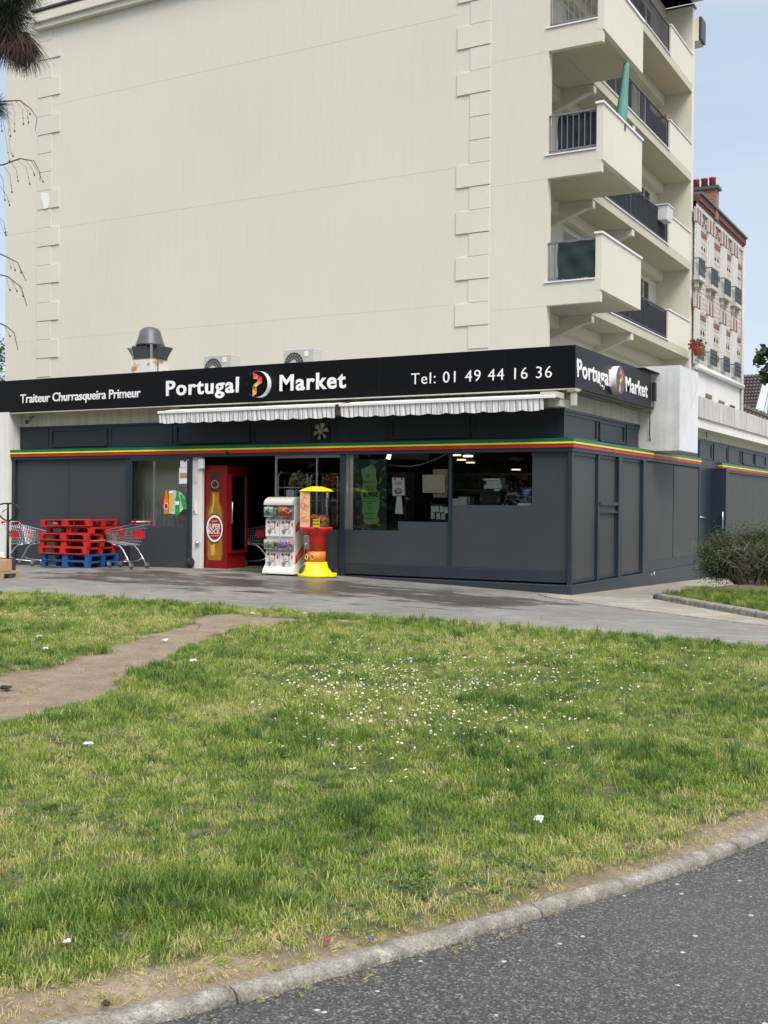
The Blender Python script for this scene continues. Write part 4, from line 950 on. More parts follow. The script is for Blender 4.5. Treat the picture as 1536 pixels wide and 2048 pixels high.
# ================================================================== TILED HOUSE far right
YT=34.; th=thing('tiled_house',(8,YT+4,0),'house with brown pantile roof and pale blue bargeboard behind the shop yard','building')
r0=P(1478,752,1,YT+3.); r1=P(1531,749,1,YT+3.); e0=P(1478,822,1,YT); e1=P(1511,822,1,YT)
tile=M('brown_pantile',(.075,.055,.052),.7,.3,2.5)
def tiles(A,Bp,Cq,D,rows,cols,name,par):
    "A-Bp ridge left/right, D-Cq eave left/right"
    mb=MB(); A,Bp,Cq,D=map(Vector,(A,Bp,Cq,D)); nrm=(Bp-A).cross(D-A).normalized(); 
    if nrm.z<0: nrm=-nrm
    for r in range(rows):
        for c in range(cols):
            def q(u,v): return A.lerp(Bp,u).lerp(D.lerp(Cq,u),v)
            u0,u1=c/cols,(c+1)/cols; v0,v1=r/rows,(r+1)/rows+.15/rows
            k=5; top=[];bot=[]
            for i in range(k+1):
                f=i/k; h=.07*math.sin(math.pi*f)**1.; top.append(q(u0+(u1-u0)*f,v0)+nrm*(h+.0)); bot.append(q(u0+(u1-u0)*f,v1)+nrm*(h+.07))
            for i in range(k): mb.poly([top[i],top[i+1],bot[i+1],bot[i]]); mb.poly([bot[i],bot[i+1],bot[i+1]-nrm*.06,bot[i]-nrm*.06])
    return mb.build(name,tile,par)
tiles(r0,r1,(e1.x,YT,e1.z),(e0.x,YT,e0.z),11,7,'roof_tiles',th)
bl=MB(); bl.prism([(r1.x,YT+3,r1.z+.1),(r1.x+.32,YT+3,r1.z+.15),(e1.x+.36,YT-.1,e1.z),(e1.x,YT-.1,e1.z)],(0,0,-.25)); bl.build('bargeboard',M('bargeboard_blue',(.42,.47,.52),.6),th)
mb=MB(); a=P(1518,812,1,YT+.5); mb.prism([(r1.x+.3,YT+2.9,r1.z-.1),(e1.x+.45,YT,e1.z-.6),(e1.x+6,YT,e1.z-.6),(r1.x+6,YT+3.1,r1.z-.1)],(0,.15,-.05)); mb.build('gable_soffit',M('soffit_brown',(.09,.05,.035),.7),th)
bx(e0.x-2,e1.x+.2,YT+.2,YT+6,-.5,e0.z-.1).build('wall',M('cream_far',(.62,.55,.36),.9),th); bx(e1.x+.9,e1.x+6,YT+1.2,YT+6,-.5,r1.z-.5).build('gable_wall',M('cream_far2',(.62,.55,.36),.9),th)
l0=P(1478,809,1,YT-3.); l1=P(1540,832,1,YT-3.)
YTL=YT-4; ua=P(1480,812,1,YTL+1); ub=P(1545,843,1,YTL+1); 
tiles((ua.x,YTL+1,ua.z+.1),(ub.x+.5,YTL+1,ub.z+.0),(ub.x+.5,YTL,ub.z-.35),(ua.x,YTL,ua.z-.3),2,12,'lower_roof_tiles',th)
mb=MB().tube([(ua.x,YTL,ua.z-.32),(ub.x+.5,YTL,ub.z-.38)],.09,8); mb.build('gutter',M('gutter_grey',(.35,.36,.36),.5),th)
bx(ua.x-1,ub.x+2,YTL+.15,YTL+1,-.5,ub.z-.5).build('lower_wall',MT['cream_far'],th)
# ================================================================== PALLETS, CARTS
def pallet_parts(t,mat,nails=None):
    "local: 1.2 x 0.8 x 0.144, origin at the middle of the base"
    mb=MB(); hz=.4
    for y0,y1 in ((-.48,-.38),(-.05,.05),(.38,.48)): mb.box(-.6,.6,y0,y1,0,.022)
    mb.build('bottom_boards',mat,t,world=False,bevel=.003)
    for x0,x1 in ((-.6,-.5),(-.07,.07),(.5,.6)):
        for y0,y1 in ((-.48,-.38),(-.06,.06),(.38,.48)): bx(x0,x1,y0+.001,y1-.001,.0225,.1).build('block',mat,t,world=False,bevel=.003)
    mb=MB()
    for x0,x1 in ((-.6,-.47),(-.07,.07),(.47,.6)): mb.box(x0,x1,-.48,.48,.1005,.122)
    for i in range(7): y=-.48+i*.96/7; mb.box(-.6,.6,y+.004,y+.96/7-.014 if i<6 else .48,.1225,.144)
    mb.build('deck_boards',mat,t,world=False,bevel=.003)
px0,py0=P(79,1138,1,-1.2).x,-1.2
pc=(px0+.62,py0+.58); pzb=gzf(pc[0],pc[1]-.4)
names=['blue','blue','red','red','red','red','red']
labs=['blue pallet on the ground at the very bottom of the stack','blue pallet second from the bottom, just under the red pallets','lowest red pallet, lying on the blue pallets','red pallet second from the bottom of the red ones','middle red pallet of the five red ones','red pallet shifted to the right, second from the top of the stack','topmost red pallet, tilted, with crumpled plastic in its opening']
offs=[(.02,-.0,4),(.02,.0,5),(-.03,-.04,6),(-.0,-.02,5),(-.01,-.05,7),(.06,.10,2),(-.01,.0,8)]
z=pzb
for i in range(7):
    t=thing('pallet',(pc[0]+offs[i][0],pc[1]+offs[i][1],z),labs[i],'pallet','pallets stacked against the shop wall',rz=R(offs[i][2]))
    if i==6: t.rotation_euler=(0,R(-1.0),R(8)); t.location.z+=.008
    t.scale=(1.08,1.08,1.03)
    pallet_parts(t,bluep if i<2 else redp); z+=.149
pcrump=M('crumpled_plastic',(.75,.75,.76),.3,.1,20)
def crumple(name,c,r,mat,label,cat,sq=.6,n=10,group=None):
    mb=MB(); mb.ball((0,0,0),r,n,sq,.35); 
    for k in range(5): mb.ball((random.uniform(-r,r)*.7,random.uniform(-r,r)*.6,random.uniform(-.3,.3)*r),r*random.uniform(.4,.7),7,sq,.4)
    mb.v=[(a+c[0],b+c[1],d+c[2]) for a,b,d in mb.v]
    mb.sm=[False]*len(mb.sm)
    o=mb.build(name,mat,None); return tag(o,label,cat,group)
crumple('plastic_wrap',(pc[0]-.34,pc[1]-.37,z-.147+.06),.06,pcrump,'crumpled clear plastic stuffed into the topmost red pallet','plastic wrap')
def slat(x0,x1,y,z,lab,dy=.0): tag(bx(x0,x1,y-.02,y+.02,z,z+.018).build('wood_splinter',wood,None),lab,'splinter')
tag(MB().prism([(pc[0]+.62,pc[1]-.42,z-.147*3-.02),(pc[0]+.64,pc[1]+.1,z-.147*3-.01),(pc[0]+.67,pc[1]+.1,z-.147*3-.01),(pc[0]+.65,pc[1]-.42,z-.147*3-.02)],(0,0,.02)).build('wood_splinter',wood,None),'pale wood lath sticking out of the red pallets on the right','lath')
def cart(loc,rz,label):
    t=thing('shopping_cart',loc,label,'shopping cart','shopping carts by the entrance',rz)
    W_=.24
    Tb=[(-.38,W_+.03,.94),(.47,W_-.06,.80)]; Bb=[(-.20,W_-.03,.50),(.42,W_-.08,.56)]
    mb=MB(); r=.0032
    def L3(a,b,u): return tuple(a[i]+(b[i]-a[i])*u for i in range(3))
    for s in (-1,1):
        f=lambda p:(p[0],p[1]*s,p[2])
        for k in range(15): u=k/14; mb.tube([f(L3(*Tb,u)),f(L3(*Bb,u))],r,4)
        for k in range(7): v=k/6; mb.tube([f(L3(Tb[0],Bb[0],v)),f(L3(Tb[1],Bb[1],v))],r*(2. if k in(0,6) else 1),4)
    for e in (0,1):
        a=Tb[e]; b=Bb[e]
        for k in range(7): v=k/6; p=L3(a,b,v); mb.tube([p,(p[0],-p[1],p[2])],r*(2. if k in(0,6) else 1),4)
        for k in range(9): 
            u=-1+2*k/8; mb.tube([(a[0],a[1]*u,a[2]),(b[0],b[1]*u,b[2])],r,4)
    for k in range(15): u=k/14; p=L3(*Bb,u); mb.tube([p,(p[0],-p[1],p[2])],r,4)
    for k in range(5): q=-1+2*k/4; mb.tube([(Bb[0][0],Bb[0][1]*q,Bb[0][2]),(Bb[1][0],Bb[1][1]*q,Bb[1][2])],r,4)
    mb.build('basket',chrome,t,world=False)
    mb=MB()
    for s in (-1,1):
        mb.tube([(.12,s*.2,.50),(-.02,s*.21,.48),(-.12,s*.215,.40),(-.26,s*.225,.22),(-.34,s*.23,.11)],.0155,8)
        mb.tube([(-.26,s*.225,.22),(-.1,s*.20,.15),(.36,s*.16,.12)],.010,8)
        mb.tube([(-.38,s*(W_+.03),.94),(-.44,s*(W_+.03),.99)],.011,8)
        mb.tube([(.12,s*.2,.50),(.30,s*.18,.53)],.012,8)
    mb.tube([(-.1,-.2,.15),(-.1,.2,.15)],.009,6); mb.tube([(.36,-.16,.12),(.36,.16,.12)],.009,6)
    mb.build('frame',steel,t,world=False)
    MB().tube([(-.45,-.19,1.0),(-.45,.19,1.0)],.016,10).build('handle',M('cream_handle',(.72,.60,.40),.5),t,world=False)
    mb=MB()
    for s in (-1,1): mb.tube([(-.45,s*.19,1.0),(-.45,s*.28,1.0),(-.42,s*.28,.965)],[.022,.022,.016],8)
    mb.build('handle_end',redplastic,t,world=False)
    for s in (-1,1): MB().poly([(-.20,s*(W_+.012),.82),(.0,s*(W_-.008),.80),(.0,s*(W_-.03),.66),(-.16,s*(W_-.008),.66)][::s]).prism([(-.20,s*(W_+.014),.82),(.0,s*(W_-.006),.80),(.0,s*(W_-.028),.66),(-.16,s*(W_-.006),.66)],(0,s*.004,0)).build('side_plate',redplastic,t,world=False)
    MB().box(-.365,-.35,-.17,.17,.66,.80).build('seat_plate',redplastic,t,world=False)
    MB().box(.44,.475,-.15,.15,.785,.81).build('bumper',redplastic,t,world=False)
    for x,y in ((-.36,.23),(-.36,-.23),(.37,.16),(.37,-.16)):
        w=MB().lathe([(.0,-.014),(.055,-.014),(.06,-.006),(.06,.006),(.055,.014),(0,.014)],16,T=Matrix.Translation((x-.02,y,.06))@Matrix.Rotation(R(90),4,'X')).build('wheel',rubber,t,world=False)
        MB().box(x-.04,x+.03,y-.02,y-.016,.06,.12).box(x-.04,x+.03,y+.016,y+.02,.06,.12).box(x-.04,x+.03,y-.02,y+.02,.12,.127).build('castor_fork',steel,t,world=False)
    return t
cxr=P(264,1134,1,-.85).x
cart((cxr-.2,-.80,gzf(cxr,-.8)),R(176),'shopping cart on the right of the red pallets, its basket pointing left')
cxl=P(50,1138,1,-.55).x
cart((cxl+.0,-.55,gzf(cxl,-.55)),R(4),'shopping cart on the left of the pallets, beside the pallet truck handle')
# pallet truck and loaded wooden pallet at the left edge
wp=P(-28,1163,2,.04); wz=gzf(wp.x-.5,wp.y+.2)
t=thing('pallet',(wp.x-.62,wp.y+.38,wz),'bare wood pallet under the cardboard at the left edge of the picture','pallet',rz=R(3)); pallet_parts(t,M('pallet_wood',(.40,.29,.17),.85,.2,7,.1,60))
mb=MB(); mb.box(wp.x-1.1,wp.x-.06,wp.y+.05,wp.y+.7,wz+.15,wz+.38); tag(mb.build('cardboard_box',M('cardboard',(.42,.27,.15),.85,.15,4),None,bevel=.01),'squashed brown cardboard box lying on the wood pallet at the left edge','box')
crumple('plastic_bag',(wp.x-.32,wp.y+.4,wz+.50),.17,pcrump,'crumpled white plastic bag on top of the cardboard box at the left edge','plastic bag',.75,14)
pt=thing('pallet_truck',(wp.x-.15,wp.y+1.0,gzf(wp.x,wp.y+1)),'black pallet truck handle standing upright at the left edge','pallet truck')
jy=wp.y+1.; jx=P(15.5,1100,1,jy).x; jz=gzf(jx,jy)
def jzp(py): return P(15,py,1,jy).z
MB().tube([(jx,jy,jz+.1),(jx,jy,jzp(1040))],.028,10).tube([(jx,jy,jzp(1040)),(jx,jy,jzp(1008))],.022,8).build('drawbar',blackmat,pt)
ring=[P(u,v,1,jy) for u,v in ((16,1044),(28,1035),(35,1026),(37,1017),(33,1010),(24,1007),(8,1007),(-1,1009),(-8,1016),(-5,1026),(4,1036),(16,1044))]
MB().tube(ring,.017,8).build('handle_loop',blackmat,pt)
MB().tube([P(u,v,1,jy-.02) for u,v in ((13,1019),(8,1021),(4,1025))],.008,6).build('lever',blackmat,pt)
mb=MB(); mb.box(jx-.12,jx+.12,jy-.15,jy+.1,jz+.02,jz+.35); mb.box(jx-.9,jx-.1,jy-.1,jy+.05,jz+.05,jz+.1); mb.build('hydraulic_body',M('truck_orange',(.05,.05,.05),.5),pt)
mb=MB().lathe([(0,-.03),(.09,-.03),(.09,.03),(0,.03)],14,T=Matrix.Translation((jx,jy-.16,jz+.09))@Matrix.Rotation(R(90),4,'X')); mb.build('steer_wheel',rubber,pt)
# ================================================================== FRIDGE
YF=.14; fr=thing('drinks_fridge',(P(430,1137,1,YF).x,YF+.4,.18),'tall red drinks fridge with a beer bottle picture on its side inside the entrance','fridge')
fx0,fx1=P(405,1100,1,YF).x,P(453,1100,1,YF).x; fy1=P(492,1100,0,fx1).y; fz0,fz1=.17,P(430,931,1,YF).z
fredm=M('fridge_red',(.20,.007,.009),.3,.1,1.5)
bx(fx0,fx1,YF,fy1,fz0,fz1).build('cabinet',fredm,fr,bevel=.01)
mb=MB(); d=.05; a,b,c_,e=YF+.06,fy1-.02,fz0+.34,fz1-.18
mb.box(fx1,fx1+d,a,a+.06,c_,e); mb.box(fx1,fx1+d,b-.06,b,c_,e); mb.box(fx1,fx1+d,a+.06,b-.06,c_,c_+.06); mb.box(fx1,fx1+d,a+.06,b-.06,e-.06,e); fd=mb.build('door',fredm,fr)
bx(fx1+.001,fx1+.01,a+.06,b-.06,c_+.06,e-.06).build('door_lining',M('fridge_inside',(.20,.21,.21),.4),fr)
mb=MB()
for k in range(5): mb.box(fx1+.011,fx1+.03,a+.08,b-.08,c_+.12+k*.33,c_+.13+k*.33)
mb.build('shelf_edge',metalg,fr)
mb=MB()
for k in range(5):
    y=a+.1
    while y<b-.14: mb.use(random.randrange(6)); mb.box(fx1+.012,fx1+.028,y,y+.05,c_+.131+k*.33,c_+.131+k*.33+random.uniform(.1,.22)); y+=.07
mb.build('bottles',[M('bottle_row_%s'%n,c,.4) for n,c in zip(('red','amber','green','white','dark','orange'),((.4,.04,.03),(.35,.15,.03),(.06,.2,.06),(.5,.5,.5),(.03,.03,.03),(.5,.2,.04)))],fr,kind='stuff')
bx(fx1+.035,fx1+.04,a+.061,b-.061,c_+.061,e-.061).build('door_glass',glass,fr)
bx(fx1+.012,fx1+.03,b-.11,b-.075,c_+.08,e-.08).build('lamp_strip',M('fridge_lamp',(.8,.8,.8),.5,0,emit=(.85,.95,1),es=.9),fr)
MB().tube([(fx1+.05,a+.03,1.15),(fx1+.08,a+.03,1.15),(fx1+.08,a+.03,1.6),(fx1+.05,a+.03,1.6)],.012,6).build('door_handle',steel,fr)
def FQ(u,v,y=YF): return P(380+u/4.8,880+v/4.8,1,y)
def flat(pts,y,mat,name,par,th=.002): return MB().prism([FQ(u,v,YF-y) for u,v in pts],(0,th,0)).build(name,mat,par)
glassb=M('bottle_amber',(.36,.16,.018),.35,.3,5); neckm=M('bottle_neck_brown',(.05,.022,.015),.35,.2,6)
flat([(208,300),(272,300),(276,330),(277,470),(285,500),(288,600),(190,600),(192,500),(203,470),(204,330)],.003,neckm,'bottle_neck',fr)
flat([(196,500),(285,500),(288,580),(300,620),(320,660),(322,760),(318,1090),(312,1140),(290,1155),(190,1155),(166,1140),(160,1090),(150,760),(152,660),(172,620),(190,580)],.006,glassb,'bottle_body',fr)
flat([(196,502),(208,502),(208,590),(190,640),(172,690),(170,1100),(176,1150),(166,1140),(160,1090),(150,760),(152,660),(172,620),(190,580)],.0075,M('bottle_edge',(.16,.055,.01),.35),'bottle_edge',fr)
flat([(285,502),(276,502),(276,590),(290,640),(306,690),(306,1100),(300,1150),(312,1140),(318,1090),(322,760),(320,660),(300,620),(288,580)],.0075,MT['bottle_edge'],'bottle_edge',fr)
flat([(222,520),(236,520),(234,600),(222,660),(214,700),(200,700),(206,650),(220,600)],.0078,M('bottle_light',(.62,.38,.08),.3),'bottle_highlight',fr)
flat([(196,1010),(240,1000),(236,1100),(200,1110)],.0078,MT['bottle_light'],'bottle_highlight',fr)
def ell(cx,cy,rx,ry,n=40): return [(cx+rx*math.cos(t),cy+ry*math.sin(t)) for t in np.linspace(0,2*math.pi,n+1)[:-1]]
flat(ell(236,850,86,142),.009,M('label_dark',(.05,.02,.015),.4),'label_edge',fr); flat(ell(236,850,78,130),.012,letter,'label_ring',fr); flat(ell(236,850,66,108),.015,M('label_red',(.33,.012,.02),.4),'label_oval',fr)
flat(ell(238,425,36,40,24),.006,M('neck_emblem',(.35,.25,.2),.5),'neck_emblem',fr); flat(ell(238,425,28,32,24),.008,neckm,'neck_emblem',fr)
for txt,u0,u1,v0,v1 in (('SUPER',174,298,852,805),('BOCK',178,292,900,858)):
    a_=FQ(u0,v0); b_=FQ(u1,v1); textmesh(txt,a_.x,b_.x,a_.z,b_.z,'F',YF-.018,letter,fr,bold=.012,ext=.003)
flat([(196,916),(276,912),(276,922),(196,926)],.018,M('label_gold',(.55,.35,.1),.5),'label_line',fr); flat([(205,775),(265,772),(262,785),(210,788)],.018,MT['label_gold'],'label_line',fr)
# ================================================================== CAPSULE TOY MACHINE
YG=-.82; gm=thing('capsule_machine',(P(562,1146,1,YG).x,YG+.2,gzf(-5.9,YG)),'white capsule toy vending machine with four clear drums beside the entrance','vending machine')
def GX(u): return P(380+u/4.8,1075,1,YG).x
def GZ(v): return P(500,880+v/4.8,1,YG).z
def GZ2(u,v): return P(380+u/4.8,880+v/4.8,1,YG).z
wpl=M('machine_white',(.80,.79,.77),.35,.04); gx0,gx1=GX(712),GX(985); gd=.46; gmx=(gx0+gx1)/2
zz0=gzf(gmx,YG)
bx(gx0+.01,gx1,YG+.06,YG+gd,zz0+.08,GZ(620)).build('body',wpl,gm,bevel=.01)
mb=MB(); mb.prism([(gx0-.02,YG-.03,zz0+.03),(gx0-.02,YG-.03,zz0+.07),(gx0-.02,YG+.06,GZ(1190)),(gx0-.02,YG+gd,GZ(1190)),(gx0-.02,YG+gd,zz0+.03)],(gx1-gx0+.04,0,0)); mb.build('base',wpl,gm)
for x in (gx0+.04,gx1-.06):
    for y in (YG+.03,YG+gd-.06): MB().lathe([(.03,0),(.03,.04)],10,(x,y,zz0-.005)).build('foot',blackmat,gm)
# top lid (clear arch)
mb=MB(); mb.smooth=True
zt0=GZ(622); zt1=GZ(545)
arcp=[(YG-.03+ (gd*.9)*(1-math.cos(t))*.55, zt0+(zt1-zt0)*math.sin(t)) for t in np.linspace(0,math.pi/2,9)]+[(YG+gd,zt1)]
for i in range(len(arcp)-1): mb.poly([(gx0,arcp[i][0],arcp[i][1]),(gx1,arcp[i][0],arcp[i][1]),(gx1,arcp[i+1][0],arcp[i+1][1]),(gx0,arcp[i+1][0],arcp[i+1][1])])
mb.build('lid',M('smoky_clear',(.50,.48,.42),.15,.05),gm)
mb=MB()
for x in (gx0,gx1-.004): mb.prism([(x,arcp[0][0],zt0)]+[(x,a_,b_) for a_,b_ in arcp]+[(x,YG+gd,zt0)],(.004,0,0))
mb.build('lid_side',M('smoky_side',(.6,.59,.55),.3),gm)
capcols=[M('capsule_%s'%n,c,.3) for n,c in (('pink',(.75,.15,.3)),('blue',(.08,.2,.6)),('yellow',(.8,.6,.05)),('green',(.1,.45,.15)),('white',(.75,.75,.75)),('red',(.65,.05,.04)),('black',(.03,.03,.03)))]
pic=[M('card_%s'%n,c,.4,.25,25) for n,c in (('mint',(.45,.6,.55)),('orange',(.70,.16,.06)),('pale',(.55,.62,.5)),('lilac',(.55,.38,.65)))]
gmid=(gx0+gx1)/2; idx=0
for row,(va,vb,vc,vd) in enumerate(((630,755,762,930),(938,1060,1068,1235))):
    za,zb_=GZ(vb),GZ(va)
    for col_,(xa,xb) in enumerate(((gx0,gmid-.004),(gmid+.004,gx1))):
        # clear curved drum front
        mb=MB(); mb.smooth=True; pr=[(YG+.06-.13*math.sin(t),zb_-(zb_-za)*(1-math.cos(t))/2) for t in np.linspace(0,math.pi,11)]
        for i in range(10): mb.poly([(xa+.006,pr[i+1][0],pr[i+1][1]),(xb-.006,pr[i+1][0],pr[i+1][1]),(xb-.006,pr[i][0],pr[i][1]),(xa+.006,pr[i][0],pr[i][1])])
        mb.smooth=False
        for x in (xa+.006,xb-.006): mb.poly([(x,a_,b_) for a_,b_ in pr])
        dm=mb.build('drum',clear,gm)
        mb=MB()
        for i in range(26): mb.use(random.randrange(7)); mb.ball((random.uniform(xa+.05,xb-.05),YG+.0+random.uniform(-.01,.04),random.uniform(za+.04,za+(zb_-za)*.75)),.026,8)
        c_=mb.build('capsules',capcols,None,kind='stuff'); c_.parent=dm; c_.location=c_.location-PW[gm.name]
        bx(xa+.03,xa+(xb-xa)*.72,YG-.05,YG-.046,za+.05,zb_-.02).build('picture_card',pic[idx],gm); 
        mb=MB()
        for i in range(7): mb.use(random.randrange(5)); u=random.uniform(xa+.05,xa+(xb-xa)*.6); v=random.uniform(za+.08,zb_-.08); mb.box(u,u+.03,YG-.053,YG-.0505,v,v+.035)
        mb.build('card_picture',capcols,gm); idx+=1
        # mechanism panel
        z0_,z1_=GZ(vd),GZ(vc); bx(xa+.008,xb-.008,YG+.035,YG+.06,z0_+.02,z1_).build('front_panel',wpl,gm,bevel=.005)
        cx_=(xa+xb)/2; cz_=z0_+(z1_-z0_)*.66; ringm=MB().prism([(cx_+.072*math.cos(t),YG+.028,cz_+.072*math.sin(t)) for t in np.linspace(0,2*math.pi,29)[:-1]],(0,.008,0)); ringm.build('dial_ring',M('dial_red',(.60,.05,.05),.4),gm)
        MB().prism([(cx_+.058*math.cos(t),YG+.020,cz_+.058*math.sin(t)) for t in np.linspace(0,2*math.pi,29)[:-1]],(0,.008,0)).build('dial',wpl,gm)
        bx(cx_-.035,cx_+.035,YG+.008,YG+.0195,cz_-.010,cz_+.010).build('dial_grip',M('grip_pink',(.75,.55,.55),.4),gm)
        mb=MB()
        for ux in (-.085,.062): mb.prism([(cx_+ux+.024*math.cos(t),YG+.028,z1_-.045+.024*math.sin(t)) for t in np.linspace(0,2*math.pi,17)[:-1]],(0,.007,0))
        mb.build('coin_slot',M('slot_dark',(.06,.10,.07),.4),gm)
        mb=MB(); u=cx_-.06; v=z0_+.10; mb.prism([(u-.05,YG+.027,v+.03),(u-.02,YG+.027,v+.06),(u+.03,YG+.027,v+.055),(u+.05,YG+.027,v+.02),(u+.0,YG+.027,v-.045)],(0,.008,0)); mb.build('chute',M('chute_grey',(.22,.22,.22),.3,.1,9),gm)
        mb=MB()
        for i in range(4): mb.box(cx_+.045,cx_+.09,YG+.031,YG+.0345,v+.05-i*.022,v+.056-i*.022)
        mb.build('notice_lines',metalg,gm); bx(cx_-.02,cx_+.02,YG+.031,YG+.0345,z1_-.05,z1_-.02).build('label_mark',redplastic,gm)
        bx(xb-.05,xb-.02,YG+.031,YG+.0345,z1_-.13,z1_-.06).build('label_mark',redplastic,gm)
# side stickers on +X face
for (va,vb) in ((715,895),(1005,1200)):
    z1_,z0_=GZ2(1030,va)-.0,GZ2(1030,vb); y0_,y1_=YG+.10,YG+gd-.06; zm=(z1_-z0_)
    MB().prism([(gx1+.001,y0_,z0_),(gx1+.001,y0_,z0_+zm*.38),(gx1+.001,y1_,z1_),(gx1+.001,y1_,z0_+zm*.55)],(.003,0,0)).build('side_sticker',redplastic,gm)
    MB().prism([(gx1+.005,y0_+.05,z0_+.09),(gx1+.005,y0_+.05,z0_+zm*.40),(gx1+.005,y1_-.03,z1_-.09),(gx1+.005,y1_-.03,z0_+zm*.60)],(.003,0,0)).build('side_sticker',M('sticker_orange',(.80,.30,.08),.4,.2,20),gm)
# ================================================================== CHEWING BALL MACHINE
YM=-.62; mx_=P(632,1100,1,YM).x; mz=gzf(mx_,YM); gb=thing('ball_dispenser',(mx_,YM,mz),'round yellow and red ball dispenser with a clear globe and yellow canopy','dispenser')
def MZ(v): return P(632,880+v/4.8,1,YM).z
def rp(w): return w/2/4.8*.01035
mz=min(mz,MZ(1300))
LT=lambda prof,name,mat,n=32,**k: MB().lathe([(r,z) for r,z in prof],n,(mx_,YM,0)).build(name,mat,gb,**k)
LT([(rp(330),mz),(rp(330),mz+.05),(rp(290),mz+.09),(rp(270),MZ(1250)),(rp(225),MZ(1225)),(rp(200),MZ(1170))],'base',yellowp)
LT([(rp(176),MZ(1170)+.001),(rp(176),MZ(1065))],'picture_band',M('band_orange',(.75,.22,.04),.4,.25,14))
LT([(rp(180),MZ(1065)+.001),(rp(180),MZ(920)),(rp(200),MZ(900)),(rp(290),MZ(862)),(rp(305),MZ(838)),(rp(285),MZ(832))],'body',M('machine_red',(.62,.02,.02),.3,.05,2))
mb=MB(); mb.smooth=True
n=32
for i in range(n):
    a=2*math.pi*i/n; b=2*math.pi*(i+1)/n; r=rp(262); mb.poly([(mx_+r*math.cos(a),YM+r*math.sin(a),MZ(832)),(mx_+r*math.cos(b),YM+r*math.sin(b),MZ(832)),(mx_+r*math.cos(b),YM+r*math.sin(b),MZ(497)),(mx_+r*math.cos(a),YM+r*math.sin(a),MZ(497))])
mb.build('globe',clear,gb)
mb=MB(); 
mats=[M('ball_coral',(.72,.16,.08),.4,.2,20),M('ball_peach',(.80,.38,.18),.4),M('ball_pink',(.75,.25,.22),.4),M('ball_yellow',(.8,.55,.12),.4)]
for i in range(150):
    a=random.uniform(0,6.28); r=rp(250)*math.sqrt(random.random())*.86; zt=MZ(800)+(MZ(735)-MZ(800))*random.random()*(1.1-.4*random.random()); mb.use(random.randrange(4)); mb.ball((mx_+r*math.cos(a),YM+r*math.sin(a),zt),.036,8)
mb.build('balls',mats,gb,kind='stuff')
LT([(rp(240),MZ(830)),(rp(240),MZ(800))],'tray',M('tray_grey',(.3,.25,.2),.6))
LT([(rp(312),MZ(497)),(rp(318),MZ(490)),(rp(250),MZ(470)),(rp(120),MZ(450)),(rp(50),MZ(446)),(0,MZ(446))],'canopy',yellowp)
xb_=P(380+1085/4.8,1020,1,YM-.2).x; xe_=P(380+1175/4.8,1020,1,YM-.2).x
bx(xb_,xe_,YM-rp(262)-.02,YM-rp(262)-.005,MZ(835),MZ(500)).build('display_card',M('card_cream',(.80,.50,.24),.5,.1,20),gb)
pk=M('script_pink',(.75,.12,.18),.5)
for txt,va,vb in (('Chu',600,655),('Chuy',745,800)):
    textmesh(txt,xb_+.015,xe_-.015,MZ(vb),MZ(va),'F',YM-rp(262)-.0205,pk,gb,bold=.005,ext=.003)
mb=MB(); 
for t0 in (0,1):
    cz=MZ(590+110*t0); cxx=(xb_+xe_)/2; mb.tube([(cxx+(.05+.01*t0)*math.cos(t),YM-rp(262)-.023,cz+.09*math.sin(t)) for t in np.linspace(.4,5.6,16)],.005,4)
mb.build('swirl',pk,gb)
ym=YM-rp(176)
bx(mx_-.13,mx_-.02,ym-.05,ym+.05,MZ(1045),MZ(915)).build('coin_plate',steel,gb,bevel=.008); MB().tube([(mx_-.075,ym-.05,MZ(1000)),(mx_-.06,ym-.1,MZ(1005)),(mx_-.04,ym-.1,MZ(990))],.018,8).build('turn_knob',steel,gb)
mb=MB(); mb.box(mx_-.05,mx_+.07,ym-.04,ym-.02,MZ(830),MZ(815)); mb.box(mx_-.01,mx_+.11,ym-.04,ym-.02,MZ(812),MZ(760)); 
bx(P(380+1180/4.8,1040,1,YM-.3).x,P(380+1243/4.8,1040,1,YM-.3).x,YM-rp(262)-.02,YM-rp(262)-.004,MZ(835),MZ(758)).build('price_plate',M('plate_yellow',(.7,.45,.02),.4),gb)
mb=MB(); 
for v in (770,800): mb.box(P(380+1180/4.8,1040,1,YM-.3).x,P(380+1243/4.8,1040,1,YM-.3).x,YM-rp(262)-.023,YM-rp(262)-.0203,MZ(v+8),MZ(v))
mb.build('price_plate_stripe',blackmat,gb)
mb=MB(); T=Matrix.Translation((mx_-.12,YM-rp(250)-.03,MZ(1228)))@Matrix.Rotation(R(35),4,'Y')@Matrix.Diagonal((.7,.5,1.3,1)); mb.lathe([(0,-.09),(.05,-.07),(.065,-.02),(.06,.04),(.035,.08),(0,.09)],14,T=T); mb.build('dispensing_flap',M('flap_chrome',(.25,.25,.26),.2,.3,9,metal=.8),gb)
mb=MB(); mb.prism([(mx_+.14,YM-.16,mz+.0),(mx_+.42,YM-.02,mz+.0),(mx_+.42,YM+.12,mz),(mx_+.12,YM+.14,mz)],(0,0,.085)); mb.build('chute_tray',yellowp,gb,bevel=.02)
mb=MB()
for s in (0,1): pts=[(mx_-.10+s*.14+(.03+.02*s)*math.cos(t),ym-.012+.018*abs(math.cos(t)),MZ(1120)+.05*math.sin(t)) for t in np.linspace(0,6.28,15)]; mb.tube(pts,.008,4)
mb.build('picture_outline',M('outline_yellow',(.85,.65,.15),.5),gb)
